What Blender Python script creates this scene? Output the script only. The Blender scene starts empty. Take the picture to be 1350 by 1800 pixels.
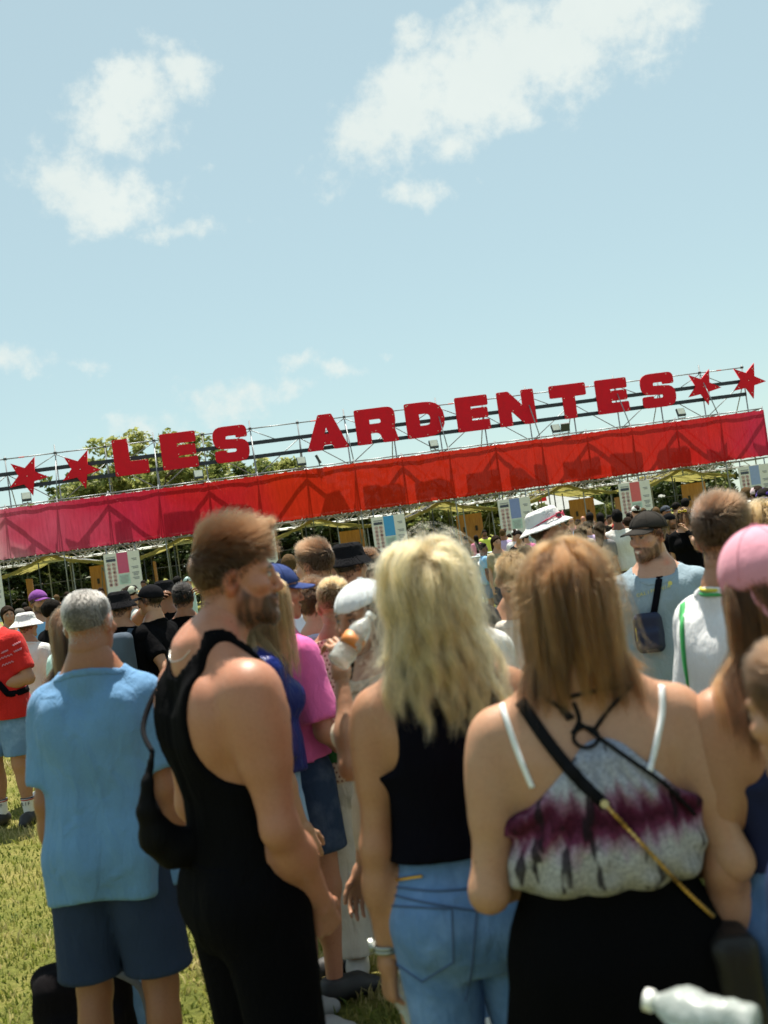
import bpy, math, random, os
import numpy as np
from mathutils import Vector, Matrix

SC = bpy.context.scene
COL = SC.collection
rad = math.radians
# ------------------------------------------------------------------ camera
CAM_H, PITCH, ROLL, FPX = 1.72, rad(1.48), rad(8.0), 2000.0
cam_data = bpy.data.cameras.new('camera')
cam_data.sensor_fit = 'VERTICAL'
cam_data.sensor_height = 36.0
cam_data.sensor_width = 27.0
cam_data.lens = 40.0
cam_data.clip_start = 0.05
cam_data.clip_end = 5000.0
cam_data.dof.use_dof = True
cam_data.dof.focus_distance = 11.0
cam_data.dof.aperture_fstop = 4.0
cam = bpy.data.objects.new('camera', cam_data)
COL.objects.link(cam)
_f = Vector((0, math.cos(PITCH), math.sin(PITCH)))
_r0 = Vector((1, 0, 0))
_u0 = Vector((0, -math.sin(PITCH), math.cos(PITCH)))
_R = _r0 * math.cos(ROLL) - _u0 * math.sin(ROLL)
_U = _r0 * math.sin(ROLL) + _u0 * math.cos(ROLL)
_m = Matrix((_R, _U, -_f)).transposed().to_4x4()
_m.translation = (0, 0, CAM_H)
cam.matrix_world = _m
SC.camera = cam

def at(x, y, d):
    """point seen at photo pixel (x, y), d metres deep"""
    p = Vector((0, 0, CAM_H)) + (_f + _R * ((x - 675) / FPX) - _U * ((y - 900) / FPX)) * d
    return p

# ------------------------------------------------------------------ sun, sky, exposure
SUN_EL, SUN_AZ = rad(71), rad(2)           # ahead of the camera, a little to the right
sun_dir = Vector((math.sin(SUN_AZ) * math.cos(SUN_EL), math.cos(SUN_AZ) * math.cos(SUN_EL), math.sin(SUN_EL)))
sd = bpy.data.lights.new('sun', 'SUN')
sd.energy = 5.0
sd.angle = rad(0.53)
sd.color = (1.0, 0.93, 0.80)
sun = bpy.data.objects.new('sun', sd)
sun.rotation_euler = sun_dir.to_track_quat('Z', 'Y').to_euler()
sun.location = (0, 0, 30)
COL.objects.link(sun)
SC.view_settings.view_transform = 'Standard'
SC.view_settings.look = 'None'
SC.view_settings.exposure = 1.05
SC.view_settings.gamma = 1.0
SC.view_settings.use_curve_mapping = False
SC.cycles.use_denoising = True
SC.cycles.max_bounces = 8
SC.cycles.transparent_max_bounces = 12
SC.cycles.sample_clamp_indirect = 6.0
try:
    SC.cycles_curves.shape = 'RIBBONS'
except Exception:
    pass

class NT:
    """small helper for node trees"""
    def __init__(self, tree):
        self.t = tree
        tree.nodes.clear()
    def n(self, typ, **kw):
        nd = self.t.nodes.new(typ)
        for k, v in kw.items():
            if k.startswith('i_'):
                nd.inputs[k[2:].replace('_', ' ')].default_value = v
            else:
                setattr(nd, k, v)
        return nd
    def l(self, a, b):
        self.t.links.new(a, b)
    def math(self, op, a, b=None, c=None, clamp=False):
        nd = self.n('ShaderNodeMath', operation=op, use_clamp=clamp)
        for i, v in enumerate((a, b, c)):
            if v is None:
                continue
            if isinstance(v, (int, float)):
                nd.inputs[i].default_value = v
            else:
                self.l(v, nd.inputs[i])
        return nd.outputs[0]
    def vmath(self, op, a, b=None, scale=None):
        nd = self.n('ShaderNodeVectorMath', operation=op)
        for i, v in enumerate((a, b)):
            if v is None:
                continue
            if isinstance(v, (tuple, list, Vector)):
                nd.inputs[i].default_value = tuple(v)
            else:
                self.l(v, nd.inputs[i])
        if scale is not None:
            nd.inputs['Scale'].default_value = scale
        return nd
    def mix(self, fac, a, b, blend='MIX'):
        nd = self.n('ShaderNodeMix', data_type='RGBA', blend_type=blend)
        nd.clamp_factor = True
        for s, v in ((nd.inputs[0], fac), (nd.inputs[6], a), (nd.inputs[7], b)):
            if isinstance(v, (int, float)):
                s.default_value = v
            elif isinstance(v, (tuple, list)):
                s.default_value = (*v, 1.0) if len(v) == 3 else v
            else:
                self.l(v, s)
        return nd.outputs[2]
    def noise(self, vec, scale, detail=3.0, rough=0.55, out=0, dist=0.0):
        nd = self.n('ShaderNodeTexNoise')
        nd.inputs['Scale'].default_value = scale
        nd.inputs['Detail'].default_value = detail
        nd.inputs['Roughness'].default_value = rough
        nd.inputs['Distortion'].default_value = dist
        if vec is not None:
            self.l(vec, nd.inputs['Vector'])
        return nd.outputs[out]
    def ramp(self, fac, stops, interp='LINEAR'):
        nd = self.n('ShaderNodeValToRGB')
        cr = nd.color_ramp
        cr.interpolation = interp
        while len(cr.elements) > 1:
            cr.elements.remove(cr.elements[0])
        cr.elements[0].position = stops[0][0]
        cr.elements[0].color = (*stops[0][1], 1)
        for p, c in stops[1:]:
            e = cr.elements.new(p)
            e.color = (*c, 1)
        self.l(fac, nd.inputs[0])
        return nd.outputs[0]
    def maprange(self, v, a, b, c=0.0, d=1.0, smooth=False):
        nd = self.n('ShaderNodeMapRange', interpolation_type='SMOOTHSTEP' if smooth else 'LINEAR')
        self.l(v, nd.inputs[0])
        for i, q in enumerate((a, b, c, d)):
            nd.inputs[i + 1].default_value = q
        return nd.outputs[0]

# --- world: Nishita sky with cumulus clouds placed by direction
world = bpy.data.worlds.new('World')
SC.world = world
world.use_nodes = True
w = NT(world.node_tree)
world.cycles.sampling_method = 'MANUAL'
world.cycles.sample_map_resolution = 256
sky = w.n('ShaderNodeTexSky', sky_type='NISHITA', sun_disc=False, sun_elevation=SUN_EL, sun_rotation=SUN_AZ,
          altitude=60.0, air_density=1.0, dust_density=0.25, ozone_density=1.0)
coord = w.n('ShaderNodeTexCoord').outputs['Generated']
nrm = w.vmath('NORMALIZE', coord).outputs[0]
# (pixel x, y, radius along, radius across, tilt degrees, strength): clouds of the photograph as sky directions
CLOUDS = [(700, 190, 150, 78, -32, 1.0), (870, 130, 170, 100, -22, 1.05), (1010, 70, 190, 105, -28, 1.0), (730, 75, 40, 36, 0, .8),
          (860, 215, 150, 55, -12, .8), (1160, 20, 120, 60, -25, .75), (225, 195, 105, 62, -12, .95), (335, 150, 52, 48, 30, .8), (300, 110, 55, 26, 10, .6),
          (160, 335, 125, 68, 8, .95), (290, 405, 85, 26, -8, .62), (735, 345, 80, 28, 4, .62), (353, 300, 26, 14, -25, .5),
          (10, 645, 62, 30, 0, .75), (155, 653, 44, 17, 2, .72), (420, 705, 115, 42, -14, .66), (250, 755, 110, 34, -8, .7),
          (540, 640, 52, 20, -10, .6), (600, 650, 32, 20, 0, .7), (505, 690, 80, 22, -8, .6), (690, 633, 24, 10, 0, .45), (800, 640, 18, 12, 40, .45),
          (850, 325, 22, 12, 0, .4), (460, 385, 40, 20, 0, .35)]
dens = None
n_warp = w.n('ShaderNodeTexNoise')
n_warp.inputs['Scale'].default_value = 9.0
n_warp.inputs['Detail'].default_value = 6.0
n_warp.inputs['Roughness'].default_value = 0.6
w.l(nrm, n_warp.inputs['Vector'])
warp = w.vmath('SCALE', w.vmath('SUBTRACT', n_warp.outputs['Color'], (0.5, 0.5, 0.5)).outputs[0], scale=0.07).outputs[0]
wdir = w.vmath('ADD', nrm, warp).outputs[0]
for (cx, cy, ra, rb, tilt, st) in CLOUDS:
    c = (at(cx, cy, 1.0) - Vector((0, 0, CAM_H))).normalized()
    t = rad(-tilt)
    e1 = (_R * math.cos(t) + _U * math.sin(t))
    e2 = (_U * math.cos(t) - _R * math.sin(t))
    dv = w.vmath('SUBTRACT', wdir, c).outputs[0]
    a = w.vmath('DOT_PRODUCT', dv, e1 * (FPX / ra)).outputs['Value']
    b = w.vmath('DOT_PRODUCT', dv, e2 * (FPX / rb)).outputs['Value']
    g = w.vmath('DOT_PRODUCT', dv, c * 12.0).outputs['Value']
    s = w.math('ADD', w.math('MULTIPLY', a, a), w.math('MULTIPLY', b, b))
    s = w.math('ADD', s, w.math('MULTIPLY', g, g))
    v = w.math('MULTIPLY', w.math('EXPONENT', w.math('MULTIPLY', s, -0.9)), st)
    dens = v if dens is None else w.math('MAXIMUM', dens, v)
# the same kind of scattered cumulus over the rest of the sky
el = w.n('ShaderNodeSeparateXYZ')
w.l(nrm, el.inputs[0])
far = w.noise(w.vmath('ADD', nrm, (3.1, 7.7, 1.3)).outputs[0], 4.2, 4.0, 0.55)
far = w.maprange(far, 0.56, 0.76, 0.0, 1.0, True)
view_dot = w.vmath('DOT_PRODUCT', nrm, (at(675, 700, 1.0) - Vector((0, 0, CAM_H))).normalized()).outputs['Value']
far = w.math('MULTIPLY', far, w.maprange(view_dot, 0.83, 0.93, 1.0, 0.0, True))
dens = w.math('MAXIMUM', dens, far)
det = w.noise(nrm, 26.0, 8.0, 0.62)
det2 = w.noise(nrm, 70.0, 6.0, 0.6)
edge = w.math('ADD', w.math('MULTIPLY', w.math('SUBTRACT', det, 0.5), 1.15), w.math('MULTIPLY', w.math('SUBTRACT', det2, 0.5), 0.75))
mask = w.maprange(w.math('ADD', dens, edge), 0.30, 0.90, 0.0, 1.0, True)
shade = w.maprange(w.noise(nrm, 14.0, 5.0, 0.55), 0.35, 0.7, 0.86, 1.0)
ccol = w.mix(shade, (0.60, 0.72, 0.72), (0.86, 0.93, 0.89))
bg1 = w.n('ShaderNodeBackground')
bg2 = w.n('ShaderNodeBackground')
# film stock: the clear sky records a little paler and greener than the model
skyc = w.mix(0.62, w.mix(1.0, sky.outputs[0], (1.02, 1.15, 0.98), 'MULTIPLY'), (4.95, 6.25, 6.4))
w.l(skyc, bg1.inputs['Color'])
bg1.inputs['Strength'].default_value = 0.060
w.l(ccol, bg2.inputs['Color'])
bg2.inputs['Strength'].default_value = 0.475
mx = w.n('ShaderNodeMixShader')
w.l(w.math('MULTIPLY', mask, 0.93), mx.inputs[0])
w.l(bg1.outputs[0], mx.inputs[1])
w.l(bg2.outputs[0], mx.inputs[2])
wo = w.n('ShaderNodeOutputWorld')
w.l(mx.outputs[0], wo.inputs[0])
# ------------------------------------------------------------------ scene helpers
def add_obj(name, data, parent=None, mat=None):
    o = bpy.data.objects.new(name, data)
    COL.objects.link(o)
    if parent is not None:
        o.parent = parent
    if mat is not None and hasattr(data, 'materials') and len(data.materials) == 0:
        data.materials.append(mat)
    return o

def tag(o, label, cat, group=None, kind=None):
    o['label'] = label
    o['category'] = cat
    if group:
        o['group'] = group
    if kind:
        o['kind'] = kind
    return o

def empty(name, loc=(0, 0, 0), rz=0.0):
    o = bpy.data.objects.new(name, None)
    o.location = loc
    o.rotation_euler = (0, 0, rz)
    o.empty_display_size = 0.1
    COL.objects.link(o)
    return o

def np_mesh(name, V, F, smooth=True, col=None):
    """mesh from numpy verts (n,3) and faces (m,3|4)"""
    V = np.asarray(V, np.float32)
    F = np.asarray(F, np.int32)
    me = bpy.data.meshes.new(name)
    k = F.shape[1]
    me.vertices.add(len(V))
    me.vertices.foreach_set('co', V.ravel())
    me.loops.add(F.size)
    me.loops.foreach_set('vertex_index', F.ravel())
    me.polygons.add(len(F))
    me.polygons.foreach_set('loop_start', np.arange(0, F.size, k, dtype=np.int32))
    if smooth:
        me.polygons.foreach_set('use_smooth', np.ones(len(F), bool))
    me.update(calc_edges=True)
    if col is not None:
        at_ = me.color_attributes.new('Col', 'FLOAT_COLOR', 'POINT')
        c4 = np.ones((len(V), 4), np.float32)
        c4[:, :3] = col
        at_.data.foreach_set('color', c4.ravel())
    return me

class MB:
    """collects boxes, tubes and quads into one mesh"""
    def __init__(self):
        self.v, self.f = [], []
    def box(self, c, size, R=None):
        c = Vector(c)
        b = len(self.v)
        for sx in (-.5, .5):
            for sy in (-.5, .5):
                for sz in (-.5, .5):
                    p = Vector((sx * size[0], sy * size[1], sz * size[2]))
                    if R is not None:
                        p = R @ p
                    self.v.append(c + p)
        for q in ((0, 1, 3, 2), (4, 6, 7, 5), (0, 4, 5, 1), (2, 3, 7, 6), (0, 2, 6, 4), (1, 5, 7, 3)):
            self.f.append([b + i for i in q])
        return self
    def tube(self, a, b, r, n=6, r2=None):
        a, b = Vector(a), Vector(b)
        r2 = r if r2 is None else r2
        z = (b - a).normalized()
        x = z.orthogonal().normalized()
        y = z.cross(x)
        s = len(self.v)
        for k in range(n):
            t = 2 * math.pi * k / n
            o = x * math.cos(t) + y * math.sin(t)
            self.v.append(a + o * r)
            self.v.append(b + o * r2)
        for k in range(n):
            i, j = s + 2 * k, s + 2 * ((k + 1) % n)
            self.f.append([i, j, j + 1, i + 1])
        self.f.append([s + 2 * k for k in range(n)][::-1])
        self.f.append([s + 2 * k + 1 for k in range(n)])
        return self
    def path(self, pts, r, n=6, closed=False):
        pts = [Vector(p) for p in pts]
        m = len(pts)
        s = len(self.v)
        prev = None
        for i, p in enumerate(pts):
            if closed:
                d = (pts[(i + 1) % m] - pts[i - 1]).normalized()
            else:
                d = (pts[min(i + 1, m - 1)] - pts[max(i - 1, 0)]).normalized()
            x = d.orthogonal().normalized() if prev is None else (prev - d * prev.dot(d)).normalized()
            prev = x
            y = d.cross(x)
            rr = r[i] if isinstance(r, (list, tuple)) else r
            for k in range(n):
                t = 2 * math.pi * k / n
                self.v.append(p + (x * math.cos(t) + y * math.sin(t)) * rr)
        for i in range(m if closed else m - 1):
            for k in range(n):
                a0, a1 = s + i * n + k, s + i * n + (k + 1) % n
                b0, b1 = s + ((i + 1) % m) * n + k, s + ((i + 1) % m) * n + (k + 1) % n
                self.f.append([a0, a1, b1, b0])
        if not closed:
            self.f.append([s + k for k in range(n)][::-1])
            self.f.append([s + (m - 1) * n + k for k in range(n)])
        return self
    def face(self, pts):
        s = len(self.v)
        self.v += [Vector(p) for p in pts]
        self.f.append(list(range(s, s + len(pts))))
        return self
    def build(self, name, mat=None, parent=None, smooth=False):
        me = bpy.data.meshes.new(name)
        me.from_pydata([tuple(p) for p in self.v], [], self.f)
        if smooth:
            me.polygons.foreach_set('use_smooth', np.ones(len(me.polygons), bool))
        me.update()
        return add_obj(name, me, parent, mat)

# ------------------------------------------------------------------ materials
_mats = {}
def new_mat(name):
    m = bpy.data.materials.new(name)
    m.use_nodes = True
    return m, NT(m.node_tree)

def finish(m, t, bsdf):
    o = t.n('ShaderNodeOutputMaterial')
    t.l(bsdf, o.inputs[0])
    return m

def plain(name, color, rough=0.6, metal=0.0, var=0.12, scale=8.0, bump=0.0, bscale=60.0, spec=0.5):
    key = ('plain', name)
    if key in _mats:
        return _mats[key]
    m, t = new_mat(name)
    co = t.n('ShaderNodeTexCoord').outputs['Object']
    nz = t.noise(co, scale, 5.0, 0.6)
    fac = t.maprange(nz, 0.3, 0.7, 1.0 - var, 1.0 + var)
    c = t.mix(1.0, color, t.mix(0.0, fac, fac), 'MULTIPLY')
    p = t.n('ShaderNodeBsdfPrincipled')
    t.l(c, p.inputs['Base Color'])
    t.l(t.maprange(nz, 0.3, 0.7, max(rough - .08, .02), min(rough + .08, 1)), p.inputs['Roughness'])
    p.inputs['Metallic'].default_value = metal
    p.inputs['Specular IOR Level'].default_value = spec
    if bump:
        bn = t.n('ShaderNodeBump', i_Strength=bump, i_Distance=0.01)
        t.l(t.noise(co, bscale, 4.0, 0.6), bn.inputs['Height'])
        t.l(bn.outputs[0], p.inputs['Normal'])
    _mats[key] = finish(m, t, p.outputs[0])
    return m

def cloth(name, color, rough=0.9, weave=700.0, wr=0.35, var=0.1, denim=False, gloss=0.0, trans=0.0):
    key = ('cloth', name)
    if key in _mats:
        return _mats[key]
    m, t = new_mat(name)
    co = t.n('ShaderNodeTexCoord').outputs['Object']
    big = t.noise(co, 5.0, 4.0, 0.55)
    fine = t.noise(co, 260.0 if not denim else 420.0, 3.0, 0.7)
    fac = t.math('ADD', t.maprange(big, 0.3, 0.7, 1 - var, 1 + var), t.maprange(fine, 0.2, 0.8, -0.10, 0.10))
    c = t.mix(1.0, color, t.mix(0.0, fac, fac), 'MULTIPLY')
    if denim:
        fade = t.noise(co, 9.0, 4.0, 0.6)
        c = t.mix(t.maprange(fade, 0.45, 0.72, 0.0, 0.45), c, tuple(min(1, x * 1.6 + 0.10) for x in color))
    p = t.n('ShaderNodeBsdfPrincipled')
    t.l(c, p.inputs['Base Color'])
    p.inputs['Roughness'].default_value = rough
    p.inputs['Specular IOR Level'].default_value = (0.15 if max(color) > 0.03 else 0.04) + gloss
    p.inputs['Sheen Weight'].default_value = 0.0 if max(color) < 0.2 or gloss else 0.08
    p.inputs['Sheen Roughness'].default_value = 0.5
    b1 = t.n('ShaderNodeBump', i_Strength=min(wr * 1.4, 1.0), i_Distance=0.014)
    wv = t.vmath('MULTIPLY', co, (1.0, 1.0, 0.45)).outputs[0]
    t.l(t.noise(wv, 22.0, 4.0, 0.5, dist=0.6), b1.inputs['Height'])
    b2 = t.n('ShaderNodeBump', i_Strength=0.18, i_Distance=0.0015)
    t.l(t.noise(co, weave, 2.0, 0.6), b2.inputs['Height'])
    t.l(b1.outputs[0], b2.inputs['Normal'])
    t.l(b2.outputs[0], p.inputs['Normal'])
    out = p.outputs[0]
    if trans:
        tr = t.n('ShaderNodeBsdfTranslucent')
        t.l(c, tr.inputs[0])
        ms = t.n('ShaderNodeMixShader')
        ms.inputs[0].default_value = trans
        t.l(out, ms.inputs[1])
        t.l(tr.outputs[0], ms.inputs[2])
        out = ms.outputs[0]
    _mats[key] = finish(m, t, out)
    return m

def skin_mat():
    key = 'skin'
    if key in _mats:
        return _mats[key]
    m, t = new_mat('skin')
    co = t.n('ShaderNodeTexCoord').outputs['Object']
    at_ = t.n('ShaderNodeAttribute', attribute_name='Col').outputs['Color']
    n1 = t.noise(co, 14.0, 5.0, 0.6)
    n2 = t.noise(co, 160.0, 3.0, 0.6)
    c = t.mix(t.maprange(n1, 0.35, 0.7, 0.0, 0.22), at_, t.mix(1.0, at_, (0.95, 0.62, 0.55), 'MULTIPLY'))
    f = t.maprange(n2, 0.25, 0.75, 0.92, 1.08)
    c = t.mix(1.0, c, t.mix(0.0, f, f), 'MULTIPLY')
    vo = t.n('ShaderNodeTexVoronoi')
    vo.inputs['Scale'].default_value = 26.0
    t.l(co, vo.inputs['Vector'])
    mole = t.math('MULTIPLY', t.maprange(vo.outputs['Distance'], .05, .09, 1.0, 0.0, True), t.math('GREATER_THAN', t.noise(vo.outputs['Color'], 3.0, 0.0), 0.55))
    c = t.mix(t.math('MULTIPLY', mole, .55), c, (.10, .035, .02))
    frk = t.noise(co, 75.0, 4.0, 0.7)
    c = t.mix(t.maprange(frk, .55, .72, 0, .30), c, t.mix(1.0, c, (.72, .52, .45), 'MULTIPLY'))
    p = t.n('ShaderNodeBsdfPrincipled')
    t.l(c, p.inputs['Base Color'])
    p.inputs['Roughness'].default_value = 0.46
    p.inputs['Specular IOR Level'].default_value = 0.38
    p.inputs['Subsurface Weight'].default_value = 0.12
    p.inputs['Subsurface Radius'].default_value = (0.02, 0.007, 0.004)
    p.inputs['Subsurface Scale'].default_value = 0.5
    b = t.n('ShaderNodeBump', i_Strength=0.16, i_Distance=0.002)
    t.l(t.noise(co, 420.0, 3.0, 0.6), b.inputs['Height'])
    t.l(b.outputs[0], p.inputs['Normal'])
    _mats[key] = finish(m, t, p.outputs[0])
    return m

def hair_mat(name, color, rough=0.42):
    key = ('hair', name)
    if key in _mats:
        return _mats[key]
    m, t = new_mat('hair_' + name)
    info = t.n('ShaderNodeHairInfo')
    hsv = t.n('ShaderNodeHueSaturation')
    hsv.inputs['Color'].default_value = (*color, 1)
    t.l(t.maprange(info.outputs['Random'], 0, 1, 0.45, 1.6), hsv.inputs['Value'])
    b = t.n('ShaderNodeBsdfHairPrincipled')
    b.model = 'CHIANG'
    b.parametrization = 'COLOR'
    t.l(hsv.outputs[0], b.inputs['Color'])
    b.inputs['Roughness'].default_value = rough
    b.inputs['Radial Roughness'].default_value = 0.5
    b.inputs['Random Roughness'].default_value = 0.3
    b.inputs['IOR'].default_value = 1.42
    _mats[key] = finish(m, t, b.outputs[0])
    return m

# ------------------------------------------------------------------ signed distance shapes -> meshes
f32 = np.float32
def smin(a, b, k):
    h = np.maximum(k - np.abs(a - b), 0) / k
    return np.minimum(a, b) - h * h * (k * 0.25)
def smax(a, b, k):
    return -smin(-a, -b, k)
def V3(*a):
    return np.array(a, f32)
def rcone(P, a, b, r1, r2):
    a = np.asarray(a, f32); b = np.asarray(b, f32)
    ba = b - a
    pa = P - a
    t = np.clip((pa @ ba) / max(float(ba @ ba), 1e-9), 0, 1)
    d = pa - t[:, None] * ba
    return np.sqrt(np.einsum('ij,ij->i', d, d)) - (r1 + (r2 - r1) * t)
def ellip(P, c, r, R=None):
    q = P - np.asarray(c, f32)
    if R is not None:
        q = q @ R
    r = np.asarray(r, f32)
    k0 = np.sqrt((((q / r)) ** 2).sum(1)) + 1e-6
    k1 = np.sqrt((((q / (r * r))) ** 2).sum(1)) + 1e-6
    return k0 * (k0 - 1) / k1
def rbox(P, c, half, r, R=None):
    q = P - np.asarray(c, f32)
    if R is not None:
        q = q @ R
    q = np.abs(q) - (np.asarray(half, f32) - r)
    return np.sqrt((np.maximum(q, 0) ** 2).sum(1)) + np.minimum(q.max(1), 0) - r
def rot(ax, ay=0.0, az=0.0):
    return np.array(Matrix.Rotation(az, 3, 'Z') @ Matrix.Rotation(ax, 3, 'X') @ Matrix.Rotation(ay, 3, 'Y'), f32)
def unit(v):
    v = np.asarray(v, np.float64)
    return v / max(np.linalg.norm(v), 1e-9)
def axes(y, zhint):
    """matrix with columns x,y,z ; y given"""
    y = unit(y)
    x = unit(np.cross(y, zhint))
    z = np.cross(x, y)
    return np.stack([x, y, z], 1).astype(f32)

_rng = np.random.default_rng(11)
_WK = _rng.normal(size=(14, 3)).astype(f32)
_WP = (_rng.random(14) * 6.28).astype(f32)
def waves(P, freq, stretch=(1, 1, 1), seed=0, n=6):
    """cheap smooth noise, about -1..1"""
    q = P * (np.asarray(stretch, f32) * freq)
    o = np.zeros(len(P), f32)
    for i in range(n):
        k = np.roll(_WK, seed + i, 0)[i % 14] * (1 + 0.35 * i)
        o += np.sin(q @ k + _WP[(i * 3 + seed) % 14] + 1.3 * np.sin(q @ _WK[(i + 5 + seed) % 14] * 0.7)) / (1 + 0.35 * i)
    return o / 2.6

_EC = np.array([(0, 0, 0), (1, 0, 0), (0, 1, 0), (1, 1, 0), (0, 0, 1), (1, 0, 1), (0, 1, 1), (1, 1, 1)])
_EE = [(0, 1), (2, 3), (4, 5), (6, 7), (0, 2), (1, 3), (4, 6), (5, 7), (0, 4), (1, 5), (2, 6), (3, 7)]
def polygonize(fn, lo, hi, h, B=8):
    """surface nets in a narrow band"""
    lo = np.asarray(lo, np.float64); hi = np.asarray(hi, np.float64)
    nb = np.maximum(np.ceil((hi - lo) / (h * B)).astype(int), 1)
    g = np.stack(np.meshgrid(*[np.arange(n) for n in nb], indexing='ij'), -1).reshape(-1, 3)
    cen = (lo + (g + 0.5) * B * h).astype(f32)
    dc = fn(cen)
    act = np.abs(dc) < 1.35 * B * h
    N = nb * B + 1
    D = np.ones(tuple(N), f32)
    # sign of far blocks
    neg = g[(~act) & (dc < 0)]
    for b in neg:
        i, j, k = b * B
        D[i:i + B + 1, j:j + B + 1, k:k + B + 1] = -1
    ga = g[act]
    if len(ga) == 0:
        return np.zeros((0, 3), f32), np.zeros((0, 4), np.int32)
    l = np.stack(np.meshgrid(*[np.arange(B + 1)] * 3, indexing='ij'), -1).reshape(-1, 3)
    CH = 400
    for s in range(0, len(ga), CH):
        gi = (ga[s:s + CH, None, :] * B + l[None]).reshape(-1, 3)
        d = fn((lo + gi * h).astype(f32))
        D[gi[:, 0], gi[:, 1], gi[:, 2]] = d
    S = D < 0
    cnt = np.zeros(tuple(N - 1), np.int8)
    for c in _EC:
        cnt += S[c[0]:N[0] - 1 + c[0], c[1]:N[1] - 1 + c[1], c[2]:N[2] - 1 + c[2]]
    ci = np.argwhere((cnt > 0) & (cnt < 8))
    if len(ci) == 0:
        return np.zeros((0, 3), f32), np.zeros((0, 4), np.int32)
    cv = np.stack([D[ci[:, 0] + c[0], ci[:, 1] + c[1], ci[:, 2] + c[2]] for c in _EC], 1)
    acc = np.zeros((len(ci), 3), f32)
    num = np.zeros(len(ci), f32)
    for a, b in _EE:
        m = (cv[:, a] < 0) != (cv[:, b] < 0)
        t = np.where(m, cv[:, a] / np.where(m, cv[:, a] - cv[:, b], 1), 0)[:, None]
        acc += np.where(m[:, None], _EC[a] + t * (_EC[b] - _EC[a]), 0)
        num += m
    Vv = (lo + (ci + acc / num[:, None]) * h).astype(f32)
    idx = np.full(tuple(N - 1), -1, np.int32)
    idx[ci[:, 0], ci[:, 1], ci[:, 2]] = np.arange(len(ci))
    quads = []
    for ax in range(3):
        sl0 = [slice(1, -1)] * 3; sl1 = [slice(1, -1)] * 3
        sl0[ax] = slice(0, -1); sl1[ax] = slice(1, None)
        s0, s1 = S[tuple(sl0)], S[tuple(sl1)]
        e = np.argwhere(s0 != s1)
        if len(e) == 0:
            continue
        flip = s0[e[:, 0], e[:, 1], e[:, 2]]
        o = np.ones(3, int); o[ax] = 0
        e = e + o
        u, v = [(1, 2), (2, 0), (0, 1)][ax]
        def cell(du, dv):
            q = e.copy()
            q[:, u] -= du; q[:, v] -= dv
            return idx[q[:, 0], q[:, 1], q[:, 2]]
        q4 = np.stack([cell(1, 1), cell(0, 1), cell(0, 0), cell(1, 0)], 1)
        q4 = np.where(flip[:, None], q4, q4[:, ::-1])
        quads.append(q4)
    Q = np.concatenate(quads)
    Q = Q[(Q >= 0).all(1)]
    return Vv, Q.astype(np.int32)

class Poly2D:
    """2-D polygon distance by lookup; negative inside"""
    def __init__(self, pts, smooth=0, res=0.006, pad=0.12):
        p = np.asarray(pts, np.float64)
        for _ in range(smooth):
            p = np.stack([p * .75 + np.roll(p, -1, 0) * .25, p * .25 + np.roll(p, -1, 0) * .75], 1).reshape(-1, 2)
        self.lo = p.min(0) - pad
        n = np.ceil((p.max(0) + pad - self.lo) / res).astype(int) + 2
        self.n, self.res = n, res
        gx, gy = np.meshgrid(self.lo[0] + np.arange(n[0]) * res, self.lo[1] + np.arange(n[1]) * res, indexing='ij')
        g = np.stack([gx.ravel(), gy.ravel()], 1)
        d = np.full(len(g), 1e9); ins = np.zeros(len(g), bool)
        for a, b in zip(p, np.roll(p, -1, 0)):
            e = b - a
            t = np.clip(((g - a) @ e) / max(e @ e, 1e-12), 0, 1)
            d = np.minimum(d, ((g - a - t[:, None] * e) ** 2).sum(1))
            c = (a[1] > g[:, 1]) != (b[1] > g[:, 1])
            ins ^= c & (g[:, 0] < (b[0] - a[0]) * (g[:, 1] - a[1]) / (b[1] - a[1] + 1e-12) + a[0])
        self.D = (np.sqrt(d) * np.where(ins, -1, 1)).reshape(n).astype(f32)
    def __call__(self, x, y):
        u = np.clip((x - self.lo[0]) / self.res, 0, self.n[0] - 1.001)
        v = np.clip((y - self.lo[1]) / self.res, 0, self.n[1] - 1.001)
        i, j = u.astype(int), v.astype(int)
        a, b = u - i, v - j
        D = self.D
        return (D[i, j] * (1 - a) * (1 - b) + D[i + 1, j] * a * (1 - b) + D[i, j + 1] * (1 - a) * b + D[i + 1, j + 1] * a * b).astype(f32)
# ------------------------------------------------------------------ people
SKIN = {'pale': (.47, .275, .19), 'fair': (.42, .238, .150), 'warm': (.37, .190, .110), 'tan': (.27, .122, .062), 'red': (.39, .18, .112),
        'olive': (.36, .19, .11), 'brown': (.17, .08, .048), 'dark': (.07, .036, .024)}
_Z = np.array([.44, .47, .50, .53, .56, .60, .64, .68, .72, .76, .79, .815, .835, .85], f32)
_TM = (np.array([.060, .088, .097, .097, .093, .086, .085, .090, .097, .100, .095, .080, .055, .034], f32),
       np.array([.050, .062, .066, .064, .060, .058, .058, .062, .067, .067, .058, .047, .038, .034], f32),
       np.array([-.008, -.010, -.010, -.006, .000, .004, .004, .001, -.001, .001, .006, .006, .002, -.004], f32))
_TF = (np.array([.060, .090, .102, .101, .093, .077, .072, .076, .083, .086, .082, .069, .046, .030], f32),
       np.array([.050, .064, .068, .065, .058, .049, .048, .052, .057, .056, .049, .040, .034, .030], f32),
       np.array([-.010, -.012, -.012, -.008, .000, .004, .004, .001, -.001, .001, .006, .006, .002, -.004], f32))

def sstep(x, a, b):
    t = np.clip((x - a) / (b - a), 0, 1)
    return t * t * (3 - 2 * t)

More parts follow.
